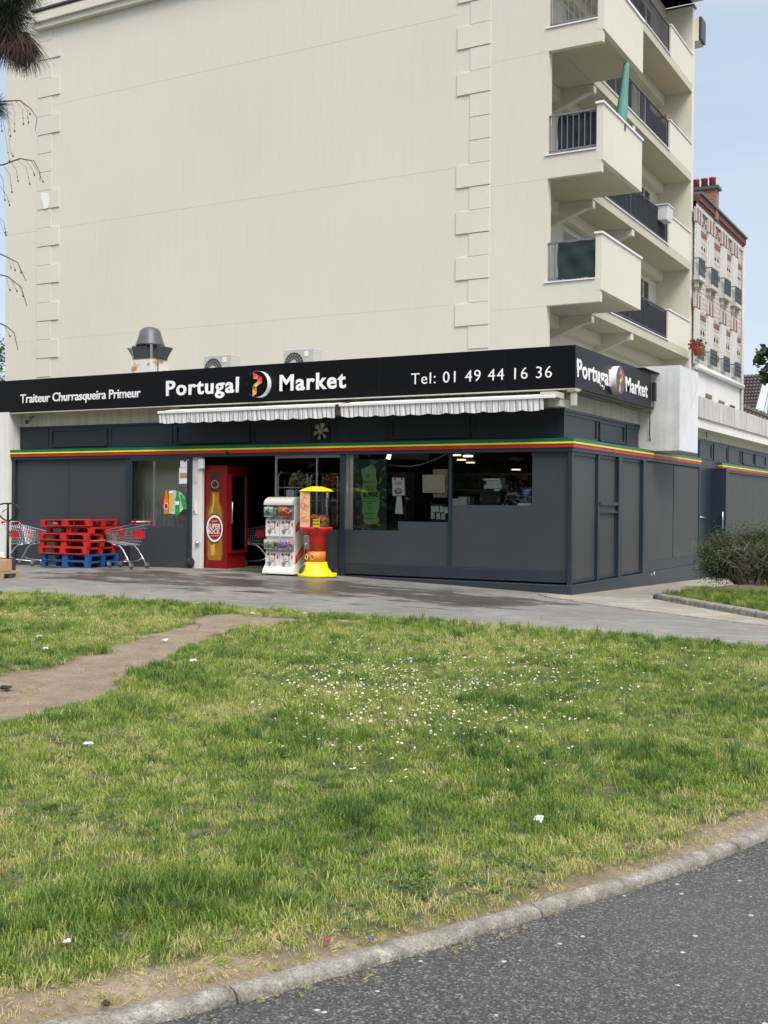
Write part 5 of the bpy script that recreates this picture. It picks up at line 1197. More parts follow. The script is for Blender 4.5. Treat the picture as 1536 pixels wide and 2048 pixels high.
wl=tag(MB().lathe([(0,-.03),(.06,-.03),(.075,0),(.06,.03),(0,.03)],16,T=Matrix.Translation((X(678),-.12,gzf(-4.8,0)+.075))@Matrix.Rotation(R(90),4,'X')).build('rubber_wheel',blackmat,None),'small black rubber wheel at the foot of the post right of the ball dispenser','wheel')
tag(MB().lathe([(0,-.03),(.1,-.03),(.12,0),(.1,.03),(0,.03)],16,T=Matrix.Translation((X(384)+.05,-.1,gzf(-8.5,0)+.12))@Matrix.Rotation(R(90),4,'Y')).build('rubber_wheel',blackmat,None),'black rubber wheel at the foot of the post left of the fridge','wheel')
# ================================================================== PRODUCE RACKS behind the glass
def pil(name,c,sx,sy_,sz_,nb,mats,label,cat,r=.035,net=None):
    t=thing(name,(c[0],c[1],c[2]),label,cat)
    mb=MB(); k=0
    while k<nb:
        a=random.uniform(-1,1); b=random.uniform(-1,1); h=random.uniform(0,1)
        if a*a+b*b>1: continue
        zt=h*(1-.55*(a*a)); mb.use(random.randrange(len(mats))); mb.ball((c[0]+a*sx,c[1]+b*sy_,c[2]+zt*sz_+r),r*random.uniform(.8,1.15),7,random.uniform(.75,1)); k+=1
    mb.build('produce',mats,t,kind='stuff'); return t
YR=.42
def rk(u,v,y=YR): return P(380+u/4.8,880+v/4.8,1,y)
pota=[M('potato_a',(.42,.31,.14),.8,.2,9),M('potato_b',(.50,.40,.20),.8,.2,9)]; oni=[M('onion_a',(.48,.12,.04),.5,.2,9),M('onion_b',(.60,.20,.08),.5,.2,9),M('onion_c',(.38,.06,.04),.5)]
def cage(u0,u1,v0,v1,levels,label):
    t=thing('roll_cage',(rk((u0+u1)/2,v1).x,YR+.3,.17),label,'roll cage','roll cages with produce behind the window')
    a=rk(u0,v0); b=rk(u1,v0); zt=a.z; x0_,x1_=a.x,b.x; mb=MB()
    for x in (x0_,x1_): mb.tube([(x,YR,.2),(x,YR,zt-.08),(x+.04*(1 if x==x0_ else -1),YR,zt),(x+.04*(1 if x==x0_ else -1),YR+.6,zt),(x,YR+.6,zt-.08),(x,YR+.6,.2)],.016,8)
    mb.build('side_frame',steel,t)
    mb=MB()
    for lv in levels:
        z=rk(0,lv).z
        for y in (YR,YR+.6): mb.tube([(x0_,y,z),(x1_,y,z)],.012,6)
        mb.box(x0_,x1_,YR,YR+.6,z-.012,z)
    z=.3
    k=max(3,int((x1_-x0_)/.13))
    for i in range(1,k): x=x0_+(x1_-x0_)*i/k; mb.tube([(x,YR,.25),(x,YR,zt-.12)],.005,4)
    mb.build('wire_rail',steel,t)
    return t
cage(850,1130,315,0,(455,540,700),'left wire roll cage holding potato sacks behind the glass')
cage(1158,1420,325,0,(470,570,845),'right wire roll cage holding onions behind the glass')
q=rk(995,450); pil('potato_sack',(q.x,YR+.3,q.z),.30,.2,.26,150,pota,'net sack of pale potatoes in the left roll cage','sack')
q=rk(940,535); pil('potato_sack',(q.x+.0,YR+.3,q.z),.24,.2,.15,70,[oni[1],pota[0],whitep],'mixed net sack with red label under the potatoes','sack')
q=rk(1330,465); pil('onion_sack',(q.x,YR+.3,q.z),.27,.2,.28,170,oni,'heap of brown onions on the upper shelf of the right roll cage','sack',.036)
q=rk(1390,838); pil('onion_sack',(q.x+.0,YR+.3,q.z),.22,.2,.24,110,[oni[2],oni[0]],'red onion net on the lower shelf of the right roll cage','sack',.036)
tag(bx(rk(930,0).x,rk(1010,0).x,YR-.02,YR+.1,rk(0,535).z,rk(0,478).z).build('carton',M('pale_carton',(.45,.55,.55),.5,.15,9),None,bevel=.01),'pale blue carton on top of the capsule machine cage','carton')
MB_=MB(); MB_.lathe([(.03,0),(.035,.12),(.015,.16),(.015,.2)],10,(rk(1040,0).x,YR-.05,rk(0,545).z)); tag(MB_.build('bottle',M('bottle_green_clear',(.15,.4,.25),.2),None),'small pale green bottle beside the pale blue carton','bottle')
# cart inside the entrance
ci=cart((P(517,1126,1,1.3).x,1.3,.175),R(200),'dark shopping cart just inside the shop entrance behind the capsule machine')
tag(MB().prism([(X(470),-.14,.178),(X(545),-.14,.178),(X(545)-.2,.9,.178),(X(470)-.3,.9,.178)],(0,0,.012)).build('door_mat',M('mat_dark_green',(.05,.075,.04),.95,.4,14,stain=(.25,.05,.03),stain_t=.6,stain_s=6),None),'dark green and red door mat inside the entrance','mat')
# ================================================================== THINGS IN THE SHOP WINDOWS
def wq(px,py,y): return P(px,py,1,y)
def sheet(name,pxs,y,mat,label,cat,th=.003,par=None,**k):
    mb=MB().prism([wq(a,b,y) for a,b in pxs],(0,th,0)); o=mb.build(name,mat,par,**k)
    if par is None: tag(o,label,cat)
    return o
def c3(u,v): return (660+u/3.491,880+v/3.491)
YP=.10
mp_t=thing('menu_poster',(wq(740,1058,YP).x,YP,1.07),'tall green menu poster with dark leaves offering a midday menu','poster')
sheet('poster_board',[c3(162,130),c3(397,133),c3(397,632),c3(158,632)],YP,M('poster_dark',(.012,.03,.028),.4,.5,8),'','',.01,mp_t)
leafc=[M('leaf_%s'%n,c,.45,.3,18) for n,c in (('deep',(.02,.13,.06)),('mid',(.06,.26,.08)),('blue',(.04,.14,.22)),('lime',(.20,.30,.04)),('wine',(.10,.015,.03)),('teal',(.04,.20,.17)))]
mb=MB(); random.seed(5)
for i in range(120):
    u=random.uniform(170,390); v=random.uniform(140,622)
    if 215<u<345 and 190<v<590: continue
    L1=random.uniform(20,55); W1=L1*random.uniform(.2,.4); a=random.uniform(0,6.28); pts=[]
    for s,w in ((-1,0),(-.5,.8),(0,1),(.6,.7),(1,0),(.6,-.7),(0,-1),(-.5,-.8)):
        du=s*L1/2; dv=w*W1/2; uu=min(392,max(166,u+du*math.cos(a)-dv*math.sin(a))); vv=min(628,max(136,v+du*math.sin(a)+dv*math.cos(a))); pts.append(wq(*c3(uu,vv),YP-.002-i*.00005))
    mb.use(random.randrange(6)); mb.poly(pts)
mb.build('leaf_pattern',leafc,mp_t)
gm_=M('poster_green',(.20,.44,.15),.5,.1,6); dk=M('poster_ink',(.02,.05,.03),.5)
sheet('poster_panel',[c3(*p) for p in ((262,190),(285,170),(310,180),(322,200),(320,250),(330,300),(322,340),(345,370),(345,470),(330,520),(345,560),(330,585),(262,590),(232,570),(236,540),(222,500),(228,440),(214,380),(226,330),(234,290),(222,240),(218,205),(240,195))],YP-.012,gm_,'','',.004,mp_t)
def ptxt(s,u0,u1,v0,v1,mat=dk,bold=.02,par=mp_t,y=YP-.0165): 
    a=wq(*c3(u0,v1),y); b=wq(*c3(u1,v0),y); textmesh(s,a.x,b.x,a.z,b.z,'F',y,mat,par,bold=bold,ext=.002)
ptxt('MENU',237,318,278,304,M('poster_gold',(.30,.16,.05),.5)); ptxt('MIDI',245,312,314,340,MT['poster_gold']); ptxt('8.90€',229,338,362,398,M('poster_black',(.01,.01,.01),.5),.04)
mb=MB()
for v,hw in ((240,26),(254,34),(346,30),(406,44),(425,46),(441,22),(460,5),(478,14),(494,5),(511,26),(530,5),(546,28)):
    a=wq(*c3(278-hw,v),YP-.017); b=wq(*c3(278+hw,v+4.5),YP-.017); mb.box(a.x,b.x,YP-.018,YP-.0163,b.z,a.z)
mb.build('small_print',dk,mp_t)
tag(bx(wq(692,1000,.09).x,wq(706,1000,.09).x,.09,.3,.5,2.6).build('curtain_post',cream_in,None),'cream wall strip behind the glass left of the menu poster','wall strip')
n1=sheet('notice',[c3(433,262),c3(518,265),c3(523,387),c3(436,390)],.1,whitep,'white notice with red heading and a bowl picture stuck in the window','notice')
mb=MB(); 
for v,a0,b0 in ((292,452,502),(300,452,500),(309,455,500)): q0=wq(*c3(a0,v),.097); q1=wq(*c3(b0,v+4),.097); mb.box(q0.x,q1.x,.096,.099,q1.z,q0.z)
h=mb.build('heading',M('ink_pink',(.6,.15,.2),.5),None); h.parent=n1; h.location=h.location-n1.location
mb=MB().prism([wq(*c3(477+28*math.cos(t),357+20*math.sin(t)),.097) for t in np.linspace(0,6.28,19)[:-1]],(0,.002,0)); h=mb.build('bowl_picture',M('bowl_dark',(.05,.04,.035),.4),None); h.parent=n1; h.location=h.location-n1.location
mb=MB().prism([wq(*c3(479+20*math.cos(t),354+14*math.sin(t)),.094) for t in np.linspace(0,6.28,19)[:-1]],(0,.002,0)); h=mb.build('rice_picture',M('rice_beige',(.6,.5,.35),.5),None); h.parent=n1; h.location=h.location-n1.location
mb=MB()
for u in (452,500): mb.prism([wq(*c3(u-7,278),.097),wq(*c3(u+8,278),.097),wq(*c3(u+7,266),.097),wq(*c3(u-5,268),.097)],(0,.002,0))
h=mb.build('corner_marks',redplastic,None); h.parent=n1; h.location=h.location-n1.location
n2=sheet('notice',[c3(466,393),c3(498,391),c3(510,516),c3(453,514)],.12,whitep,'narrow plain white paper hanging under the bowl notice','notice')
sheet('cardboard_sheet',[c3(645,243),c3(803,241),c3(802,370),c3(646,367)],.14,M('manila',(.60,.53,.35),.7,.06,6),'pale manila cardboard sheet taped in the window','cardboard')
sheet('cardboard_sheet',[c3(720,203),c3(822,203),c3(820,402),c3(718,400)],.2,M('kraft',(.42,.31,.18),.8,.1,6),'brown cardboard strip behind the manila sheet','cardboard')
cd_=thing('card_rack',(wq(878,1040,.35).x,.35,1.26),'small black display rack of white cards standing on the window ledge','rack')
sheet('rack_back',[c3(700,440),c3(822,452),c3(822,566),c3(700,566)],.36,blackmat,'','',.02,cd_)
mb=MB()
for (u,v) in ((704,462),(732,460),(765,462),(795,470),(704,508),(742,512),(776,514)):
    a=wq(*c3(u,v),.34); b=wq(*c3(u+28,v+44),.34); mb.prism([(a.x,.345,b.z),(b.x,.345,b.z+.005),(b.x-.005,.33,a.z),(a.x+.01,.33,a.z+.008)],(0,.004,0))
mb.build('cards',M('card_white',(.62,.64,.66),.4,.2,30),cd_)
cb=[c3(*p) for p in ((408,176),(470,180),(560,185),(640,170),(710,145),(770,118),(822,92))]
tag(MB().tube([wq(a,b,.5) for a,b in cb],.011,6).build('cable_duct',whitep,None),'white cable sagging across the top of the poster window','cable')
sheet('ceiling_panel',[c3(398,97),c3(690,97),c3(690,142),c3(412,130)],1.2,M('grey_hood',(.16,.17,.16),.5),'grey extractor hood panel at the top of the poster window','hood',.3)
tb=MB().prism([wq(*c3(*p),.6) for p in ((400,98),(420,98),(410,136),(392,130))],(0,.06,0)); tag(tb.build('tube_lamp',M('tube_white',(.9,.9,.9),.5,0,emit=(1,1,.97),es=1.1),None),'short white tube lamp at the top corner of the menu poster','lamp')
ctr=bx(x3,x4,.09,1.2,1.50,1.575).build('window_counter',metalg,shop); bx(x1+.02,x2,.09,.5,1.2,1.25).build('window_ledge',metalg,shop)
def wbox(name,u0,u1,v0,v1,y,d,mat,label,cat,bev=.01):
    a=wq(*c3(u0,v1),y); b=wq(*c3(u1,v0),y); return tag(bx(a.x,b.x,y,y+d,a.z,b.z).build(name,mat,None,bevel=bev),label,cat)
foam=M('white_foam',(.62,.66,.63),.5,.05,8)
wbox('foam_box',1073,1200,310,340,.45,.3,foam,'lowest white foam food box of the stack on the black printer','box'); wbox('foam_box',1088,1190,285,309,.47,.25,foam,'middle white foam food box of the stack on the black printer','box'); wbox('foam_box',1066,1188,268,284,.45,.28,foam,'topmost thin white foam tray of the stack on the black printer','box')
wbox('white_packet',846,893,408,456,.3,.2,foam,'small white packet at the left end of the counter window','packet'); wbox('white_packet',895,955,396,456,.32,.2,foam,'larger white packet second from the left on the counter','packet'); wbox('white_packet',957,977,400,456,.4,.2,metalg,'narrow grey packet beside the white ones on the counter','packet')
prn=thing('receipt_printer',(wq(*c3(1118,456),.4).x,.55,1.575),'black office printer on the counter behind the right window','printer')
a=wq(*c3(1044,456),.4); b=wq(*c3(1192,342),.4); bx(a.x,b.x,.4,.8,a.z,b.z-.04).build('body',blackmat,prn,bevel=.015)
mb=MB(); 
for i in range(4): mb.box(a.x+.06,b.x-.06,.392,.4,a.z+.06+i*.035,a.z+.075+i*.035)
mb.build('vent_slats',M('slat_grey',(.05,.05,.052),.4),prn); bx(b.x-.14,b.x-.02,.395,.44,b.z-.035,b.z-.003).build('paper_strip',whitep,prn)
a=wq(*c3(1270,395),.5); mb=MB(); mb.ball((a.x,.6,a.z),.16,12,.55,.12); tag(mb.build('paper_bag',M('bag_beige',(.42,.35,.26),.8,.2,9),None),'crumpled beige bag lying behind the coiled hose on the counter','bag')
a=wq(*c3(1265,430),.35)
tag(MB().tube([(a.x+.12*math.cos(t),.35+.02*math.sin(3*t),a.z+.1*math.sin(t)) for t in np.linspace(0,6.3,20)],.03,8).build('coiled_hose',M('hose_black',(.02,.02,.022),.25),None),'black coiled hose standing on the counter','hose')
lf=wbox('leaflet',1338,1399,335,402,.2,.004,M('leaflet_blue',(.03,.09,.32),.4),'blue leaflet with white print in the right corner of the counter window','leaflet',0)
mb=MB()
for v in (350,362,372): q0=wq(*c3(1352,v),.197); q1=wq(*c3(1388,v+4),.197); mb.box(q0.x,q1.x,.197,.1995,q1.z,q0.z)
h=mb.build('print_lines',whitep,None); h.parent=lf; h.location=h.location-lf.location
wbox('white_papers',1310,1402,440,459,.25,.2,whitep,'low pile of white papers under the blue leaflet','papers',.004); wbox('grey_tub',1350,1400,404,439,.3,.15,M('tub_grey',(.2,.22,.2),.3),'grey tub between the leaflet and the papers','tub')
# notices on the left glazed door
def c1(u,v): return (u/3.531,620+v/3.531)
n3=sheet('notice',[c1(1273,1055),c1(1337,1053),c1(1337,1110),c1(1272,1112)],-.03,whitep,'small white notice with a black heart in the top corner of the glazed door','notice')
mb=MB().prism([P(*c1(*p),1,-.033) for p in ((1304,1076),(1296,1068),(1298,1062),(1304,1065),(1310,1061),(1313,1067))],(0,.002,0)); h=mb.build('heart_mark',blackmat,None); h.parent=n3; h.location=h.location-n3.location
n4=sheet('notice',[c1(1265,1115),c1(1322,1113),c1(1330,1226),c1(1264,1228)],-.031,whitep,'white notice with a food picture below the heart notice','notice')
mb=MB().prism([P(*c1(*p),1,-.034) for p in ((1271,1150),(1320,1150),(1320,1188),(1271,1190))],(0,.002,0)); h=mb.build('food_picture',M('food_pic',(.5,.25,.14),.5,.4,30),None); h.parent=n4; h.location=h.location-n4.location
n5=sheet('notice',[c1(1368,1172),c1(1392,1174),c1(1390,1225),c1(1366,1224)],.012,M('old_paper',(.62,.62,.58),.7),'faded small notice on the white pilaster by the switch','notice')
st=thing('drinks_sticker',(P(*c1(1225,1445),1,-.032).x,-.032,1.4),'oval window sticker showing amber and green drink bottles on the glazed door','sticker')
def stq(pts,y,mat,name): return MB().prism([P(*c1(*p),1,y) for p in pts],(0,.0015,0)).build(name,mat,st)
def el1(cx,cy,rx,ry,a0=0,a1=6.283,n=28): return [(cx+rx*math.cos(t),cy+ry*math.sin(t)) for t in np.linspace(a0,a1,n)]
stq(el1(1225,1357,86,84),-.027,M('sticker_pale',(.50,.58,.50),.3,.2,6),'sticker_oval')
stq(el1(1225,1357,87,85,math.pi*.62,math.pi*1.38,14),-.029,MT['label_red'],'sticker_red')
stq([(1166,1275),(1182,1275),(1184,1320),(1190,1345),(1190,1440),(1158,1440),(1156,1345),(1164,1320)],-.031,M('st_amber',(.60,.22,.03),.3,.2,20),'bottle_picture')
stq(el1(1172,1385,16,24),-.033,letter,'bottle_label'); stq(el1(1172,1385,12,19),-.035,MT['label_red'],'bottle_label')
stq([(1192,1290),(1220,1290),(1214,1400),(1208,1412),(1208,1440),(1198,1440),(1200,1410),(1196,1400)],-.031,M('st_beer',(.75,.48,.04),.3),'glass_picture'); stq([(1192,1278),(1221,1278),(1220,1292),(1192,1292)],-.0325,letter,'foam_picture')
for dx,rot in ((0,0),(38,.35)):
    pts=[(1246,1275),(1262,1275),(1264,1315),(1272,1335),(1266,1445),(1236,1445),(1238,1335),(1244,1315)]
    if rot: pts=[(1290+(x-1255)*math.cos(rot)+(y-1330)*math.sin(rot)*.6,1335-(x-1255)*math.sin(rot)*.4+(y-1330)*.62) for x,y in pts]
    stq(pts,-.031-(.002 if rot else 0),M('st_green',(.03,.32,.08),.25,.3,20),'bottle_picture')
stq([(1238,1350),(1266,1350),(1264,1376),(1238,1376)],-.036,letter,'bottle_label')
# ================================================================== VEGETATION
def mesh_np(name,V,Fc,mats,mi=None,smooth=False,parent=None,kind=None,loc=(0,0,0)):
    me=bpy.data.meshes.new(name); V=np.asarray(V,np.float32); nf=len(Fc); k=Fc.shape[1]
    me.vertices.add(len(V)); me.vertices.foreach_set('co',V.ravel()); me.loops.add(nf*k); me.loops.foreach_set('vertex_index',Fc.ravel().astype(np.int32)); me.polygons.add(nf); me.polygons.foreach_set('loop_start',np.arange(0,nf*k,k,dtype=np.int32)); me.polygons.foreach_set('loop_total',np.full(nf,k,np.int32))
    for m in (mats if isinstance(mats,(list,tuple)) else [mats]): me.materials.append(m)
    if mi is not None: me.polygons.foreach_set('material_index',mi.astype(np.int32))
    me.update(calc_edges=True); me.validate()
    o=bpy.data.objects.new(name,me); 
    COL.objects.link(o); o.location=loc
    if parent is not None: o.parent=parent
    if kind: o['kind']=kind
    return o
def leaves(centres,radii,n,size,name,mats,parent,up=.3,asp=.55):
    "many small leaf quads spread through the clumps, coordinates local to parent"
    C=np.array(centres); Rr=np.array(radii); w=Rr.prod(1)**(2/3); w/=w.sum(); idx=rng.choice(len(C),n,p=w)
    d=rng.normal(size=(n,3)); d/=np.linalg.norm(d,axis=1)[:,None]; r=rng.random(n)**.45
    pos=C[idx]+d*Rr[idx]*r[:,None]*(1+.25*rng.normal(size=(n,1)))
    nrm=d*.6+rng.normal(size=(n,3))*.7; nrm[:,2]+=up; nrm/=np.linalg.norm(nrm,axis=1)[:,None]
    t=np.cross(nrm,rng.normal(size=(n,3))); t/=np.linalg.norm(t,axis=1)[:,None]; b=np.cross(nrm,t); s=size*rng.uniform(.6,1.3,n)[:,None]
    fold=nrm*s*.12
    V=np.stack([pos-t*s*.5,pos+b*s*asp*.5-fold,pos+t*s*.5,pos-b*s*asp*.5-fold],1).reshape(-1,3); Fc=np.arange(n*4).reshape(n,4)
    mi=(rng.random(n)*len(mats)).astype(int)
    return mesh_np(name,V,Fc,mats,mi,parent=parent)
def leafmat(name,c,var=.3):
    m=M(name,c,.55,var,3.); n=m.node_tree; p=n.nodes['Principled BSDF']; o=n.nodes['Material Output']
    tr=n.nodes.new('ShaderNodeBsdfTranslucent'); ms=n.nodes.new('ShaderNodeMixShader'); ms.inputs[0].default_value=.3
    tr.inputs[0].default_value=(c[0]*1.4,c[1]*1.5,c[2],1)
    n.links.new(p.outputs[0],ms.inputs[1]); n.links.new(tr.outputs[0],ms.inputs[2]); n.links.new(ms.outputs[0],o.inputs[0]); return m
bark=M('bark',(.11,.085,.065),.95,.3,8,.2,50,.6,30)
g1=leafmat('foliage_dark',(.035,.065,.02)); g2=leafmat('foliage_mid',(.06,.10,.03)); g3=leafmat('foliage_light',(.11,.15,.05)); rd=leafmat('foliage_plum',(.07,.02,.025))
def tree(name,base,h,cr,label,mats,n,size,cz=.62):
    t=thing(name,base,label,'tree'); mb=MB()
    mb.tube([(0,0,0),(.05*h*.1,0,h*.25),(.02*h,.02*h,h*.5),(0,.01*h,h*.8)],[h*.028,h*.022,h*.015,h*.005],8)
    cs=[];rs=[]
    for k in range(22):
        a=random.uniform(0,6.28); r=cr*random.uniform(.15,.75); z=h*random.uniform(.32,.9); rr=r*(1-abs(z/h-.6)*1.1); c=(rr*math.cos(a),rr*math.sin(a),z)
        mb.tube([(0.02*h,0.01*h,z*.55+h*.05),(c[0]*.5,c[1]*.5,z*.85),c],[h*.009,h*.006,h*.002],5,cap=False); cs.append(c); q=cr*random.uniform(.22,.4); rs.append((q,q,q*.8))
    mb.build('trunk',bark,t,world=False); leaves(cs,rs,n,size,'crown',mats,t); return t
pb=P(-40,700,1,12.); tree('broadleaf_tree',(pb.x-1.2,12.,.0),P(5,612,1,12.).z+.4,2.6,'dark green tree just visible at the left edge behind the cream block',[g1,g2],9000,.13)
pb=P(-6,740,1,8.); tree('plum_tree',(pb.x-1.0,8.,.0),P(5,705,1,8.).z+.2,1.5,'dark red leaved tree low at the left edge behind the shop roof',[rd,M('plum_b',(.10,.03,.03),.6)],7000,.10)
# leafy branch entering at the right
def PD(px,py,D):
    d=F_*FPX+R_*(px-768)-U_*(py-1024); return CP+d*(D/FPX)
DB=17.; tb_=PD(1720,1085,DB+1); tt=thing('maple_tree',(tb_.x,tb_.y,-.1),'leafy branch of a tree reaching in at the right edge under the sky','tree')
tt0=Vector(tt.location); 
tp=[(1545,700),(1520,722),(1528,745),(1545,738),(1560,715),(1580,740),(1600,700),(1640,690),(1540,755),(1525,708)]
mb=MB(); top=PD(1700,500,DB)-tt0; mb.tube([(0,0,0),(.05,0,1.6),tuple(top*.5+Vector((.0,0,.3))),tuple(top)],[.16,.13,.09,.04],8)
cs=[];rs=[]
for (a,b) in tp:
    q=PD(a,b,DB+random.uniform(-.3,.3))-tt0; s0=PD(1690,680,DB)-tt0; mb.tube([tuple(s0),tuple(s0.lerp(q,.6)+Vector((0,0,.12))),tuple(q)],[.025,.012,.004],5,cap=False); cs.append(tuple(q)); rs.append((.10,.12,.10))
mb.build('trunk',bark,tt,world=False)
leaves(cs,rs,230,.13,'foliage',[g1,g2,g1],tt,asp=.6)
cs=[];rs=[]
for k in range(26):
    q=PD(random.uniform(1600,1850),random.uniform(420,760),DB+random.uniform(-1.,1.))-tt0; cs.append(tuple(q)); rs.append((.35,.35,.3))
leaves(cs,rs,7000,.13,'crown',[g1,g2],tt)
# pine / cedar whose branches hang in from the left, near the camera
DN=6.6; nb=PD(-560,1150,DN+.4); pn=thing('pine_tree',(nb.x,nb.y,0),'pine tree hanging needle tufts and bare twigs in at the upper left corner','tree')
n0=Vector(pn.location); mb=MB(); topz=7.5
mb.tube([(0,0,0),(.03,0,2.),(.0,.05,5.),(0,0,topz)],[.17,.14,.09,.03],10)
def lp(px,py,D=DN): return PD(px,py,D)-n0
br=[[(-540,-60),(-260,-150),(-60,-120),(20,-50),(28,15),(16,62)],[(-540,230),(-250,120),(-90,150),(-20,195),(-2,210)],[(-540,150),(-300,60),(-120,160),(-40,205),(15,202),(40,201),(62,218),(74,236),(70,262)],[(-540,300),(-250,260),(-90,320),(5,330),(40,317),(68,322),(80,345),(80,362)],[(-540,430),(-250,420),(-90,470),(10,512),(35,525),(52,562)],[(-540,480),(-200,470),(-60,535),(15,553),(42,574),(54,612)],[(-540,560),(-200,560),(-50,625),(12,652),(28,665),(36,700)]]
for i,b in enumerate(br):
    n=len(b); big=i<2
    rad=[(.026 if big else .006)*(1-k/n)**1.2+(.009 if big else .0012) for k in range(n)]
    mb.tube([lp(*p) for p in b],rad,7)
tw=[[(22,202),(30,225),(29,262)],[(30,201),(45,218),(47,248)],[(43,203),(54,222),(57,245)],[(52,210),(60,228)],[(10,203),(18,240),(21,272)],[(-8,205),(2,235),(4,262)],[(14,215),(17,260),(20,300),(26,312)],[(4,225),(12,280),(19,322)],
    [(20,322),(33,340),(36,362)],[(32,318),(52,335),(60,368)],[(50,318),(66,340),(69,350)],[(8,332),(20,350),(24,384)],[(62,321),(74,340),(86,363)],[(-4,340),(6,360),(10,400)],
    [(14,513),(22,535)],[(24,518),(30,540)],[(38,530),(42,545)],[(12,555),(20,580)],[(24,562),(34,582)],[(38,572),(46,592)],[(8,650),(20,672)],[(0,372),(14,392),(19,410)],[(-5,430),(8,445),(11,465)],[(0,440),(6,460),(12,470)]]
bud=MB()
for t_ in tw:
    pts=[lp(a,b) for a,b in t_]; mb.tube(pts,[.0012]*len(pts),4)
    e=pts[-1]; bud.ball(tuple(e),.0055,6,1.4)
    if len(pts)>2: bud.ball(tuple(pts[-1].lerp(pts[-2],.4)),.004,5,1.3)
mb.build('trunk',M('pine_bark',(.10,.082,.07),.95,.3,8,.2,50),pn,world=False); bud.build('buds',M('bud_brown',(.09,.06,.05),.8),pn,world=False,kind='stuff')
def needles(c,n,l0,l1,dirf,r=.0016):
    "thin needle strips from points along c"
    V=[];Fc=[]
    for i in range(n):
        u=random.random(); k=min(int(u*(len(c)-1)),len(c)-2); p=c[k].lerp(c[k+1],u*(len(c)-1)-k); ax=(c[k+1]-c[k]).normalized()
        d=dirf(ax); L_=random.uniform(l0,l1); side=d.cross(Vector((random.gauss(0,1),random.gauss(0,1),random.gauss(0,1)))).normalized()*r
        m=p+d*L_*.55+Vector((0,0,-.04*L_)); e=p+d*L_+Vector((0,0,-.14*L_)); b=len(V); V+= [p-side,p+side,m+side,m-side,e+side*.3,e-side*.3]; Fc+=[(b,b+1,b+2,b+3),(b+3,b+2,b+4,b+5)]
    return V,Fc
def spray(ax):
    v=Vector((random.gauss(0,1),random.gauss(0,1),random.gauss(0,1))).normalized(); return (ax*.55+v).normalized()
def droop(ax):
    v=Vector((random.gauss(0,1),random.gauss(0,1),random.gauss(0,1)))*.33; return (Vector((0,0,-1))+v+R_*.12).normalized()
V=[];Fq=[]
def addn(res):
    b=len(V); V.extend(res[0]); Fq.extend([tuple(i+b for i in f) for f in res[1]])
c0=[lp(30,-70),lp(28,0),lp(18,50)]; addn(needles(c0,1500,.09,.20,spray)); addn(needles([lp(-30,-60),lp(-10,0),lp(0,40)],900,.09,.2,spray))
addn(needles([lp(60,-70),lp(66,-40),lp(50,-12)],380,.06,.14,droop)); addn(needles([lp(-45,190),lp(-20,205),lp(-8,212)],420,.06,.13,spray)); 
for b in ([(-420,-120),(-300,-160),(-160,-140)],[(-420,180),(-300,130),(-150,150)],[(-420,300),(-300,260),(-180,300)],[(-560,-500),(-400,-560),(-250,-520)]): addn(needles([lp(*p) for p in b],900,.09,.2,spray))
mesh_np('needles',[tuple(v) for v in V],np.array(Fq),[leafmat('needle_green',(.03,.045,.022))],parent=pn)
V=[];Fq=[]; addn(needles([lp(-30,42),lp(10,50),lp(40,62),lp(56,66)],2100,.10,.24,droop)); mesh_np('dead_needles',[tuple(v) for v in V],np.array(Fq),[M('needle_dead',(.06,.035,.022),.8,.3,20)],parent=pn)
# shrubs in the bed
def shrub(name,c,rx,ry,h,label,green,twiggy):
    t=thing(name,(c[0],c[1],c[2]),label,'shrub','shrubs in the planting bed'); mb=MB(); random.seed(11+int(h*10))
    for i in range(twiggy):
        a=random.uniform(0,6.28); e=random.uniform(.1,1.2); L_=random.uniform(.55,1.05); p=Vector((rx*.25*math.cos(a),ry*.25*math.sin(a),0)); pts=[p]; 
        tgt=Vector((rx*L_*math.cos(a)*math.sin(e),ry*L_*math.sin(a)*math.sin(e),h*L_*max(.15,math.cos(e*.95))))
        for k in range(1,5): u=k/4; pts.append(p.lerp(tgt,u)+Vector((random.gauss(0,.04),random.gauss(0,.04),random.gauss(0,.03)+.10*math.sin(u*3.14))))
        mb.tube(pts,[.011,.009,.007,.005,.003],4,cap=False)
        for q in range(4):
            s=pts[random.randrange(2,5)]; d=Vector((random.gauss(0,1),random.gauss(0,1),random.gauss(.2,.8))).normalized()*random.uniform(.08,.22); mb.tube([s,s+d*.5+Vector((0,0,.02)),s+d],[.005,.004,.002],3,cap=False)
    mb.build('twigs',M('twig_grey',(.19,.165,.125),.9,.45,6),t,world=False)
    cs=[];rs=[]
    for (a,b,z,r,rz) in green: cs.append((a*rx,b*ry,z*h)); rs.append((r*rx,r*ry,rz*h))
    return t,cs,rs
sg1=leafmat('shrub_green',(.065,.095,.028)); sg2=leafmat('shrub_olive',(.10,.115,.045)); sg3=leafmat('shrub_dark',(.03,.045,.018))
bpos=(2.95,4.9); t,cs,rs=shrub('evergreen_shrub',(bpos[0],bpos[1],float(plz(*bpos))),1.75,1.1,1.22,'green feathery shrub behind the bare twiggy one',[(-.7,-.2,.5,.35,.45),(-.6,0,.6,.40,.42),(-.2,.1,.72,.45,.38),(.25,-.1,.66,.45,.4),(.6,0,.72,.4,.36),(-.75,-.2,.38,.25,.3),(0,-.5,.5,.4,.35),(.9,.1,.55,.3,.35)],60)
leaves(cs,rs,26000,.055,'foliage',[sg1,sg2,sg3],t,up=.8,asp=.3)
V=[];Fq=[]
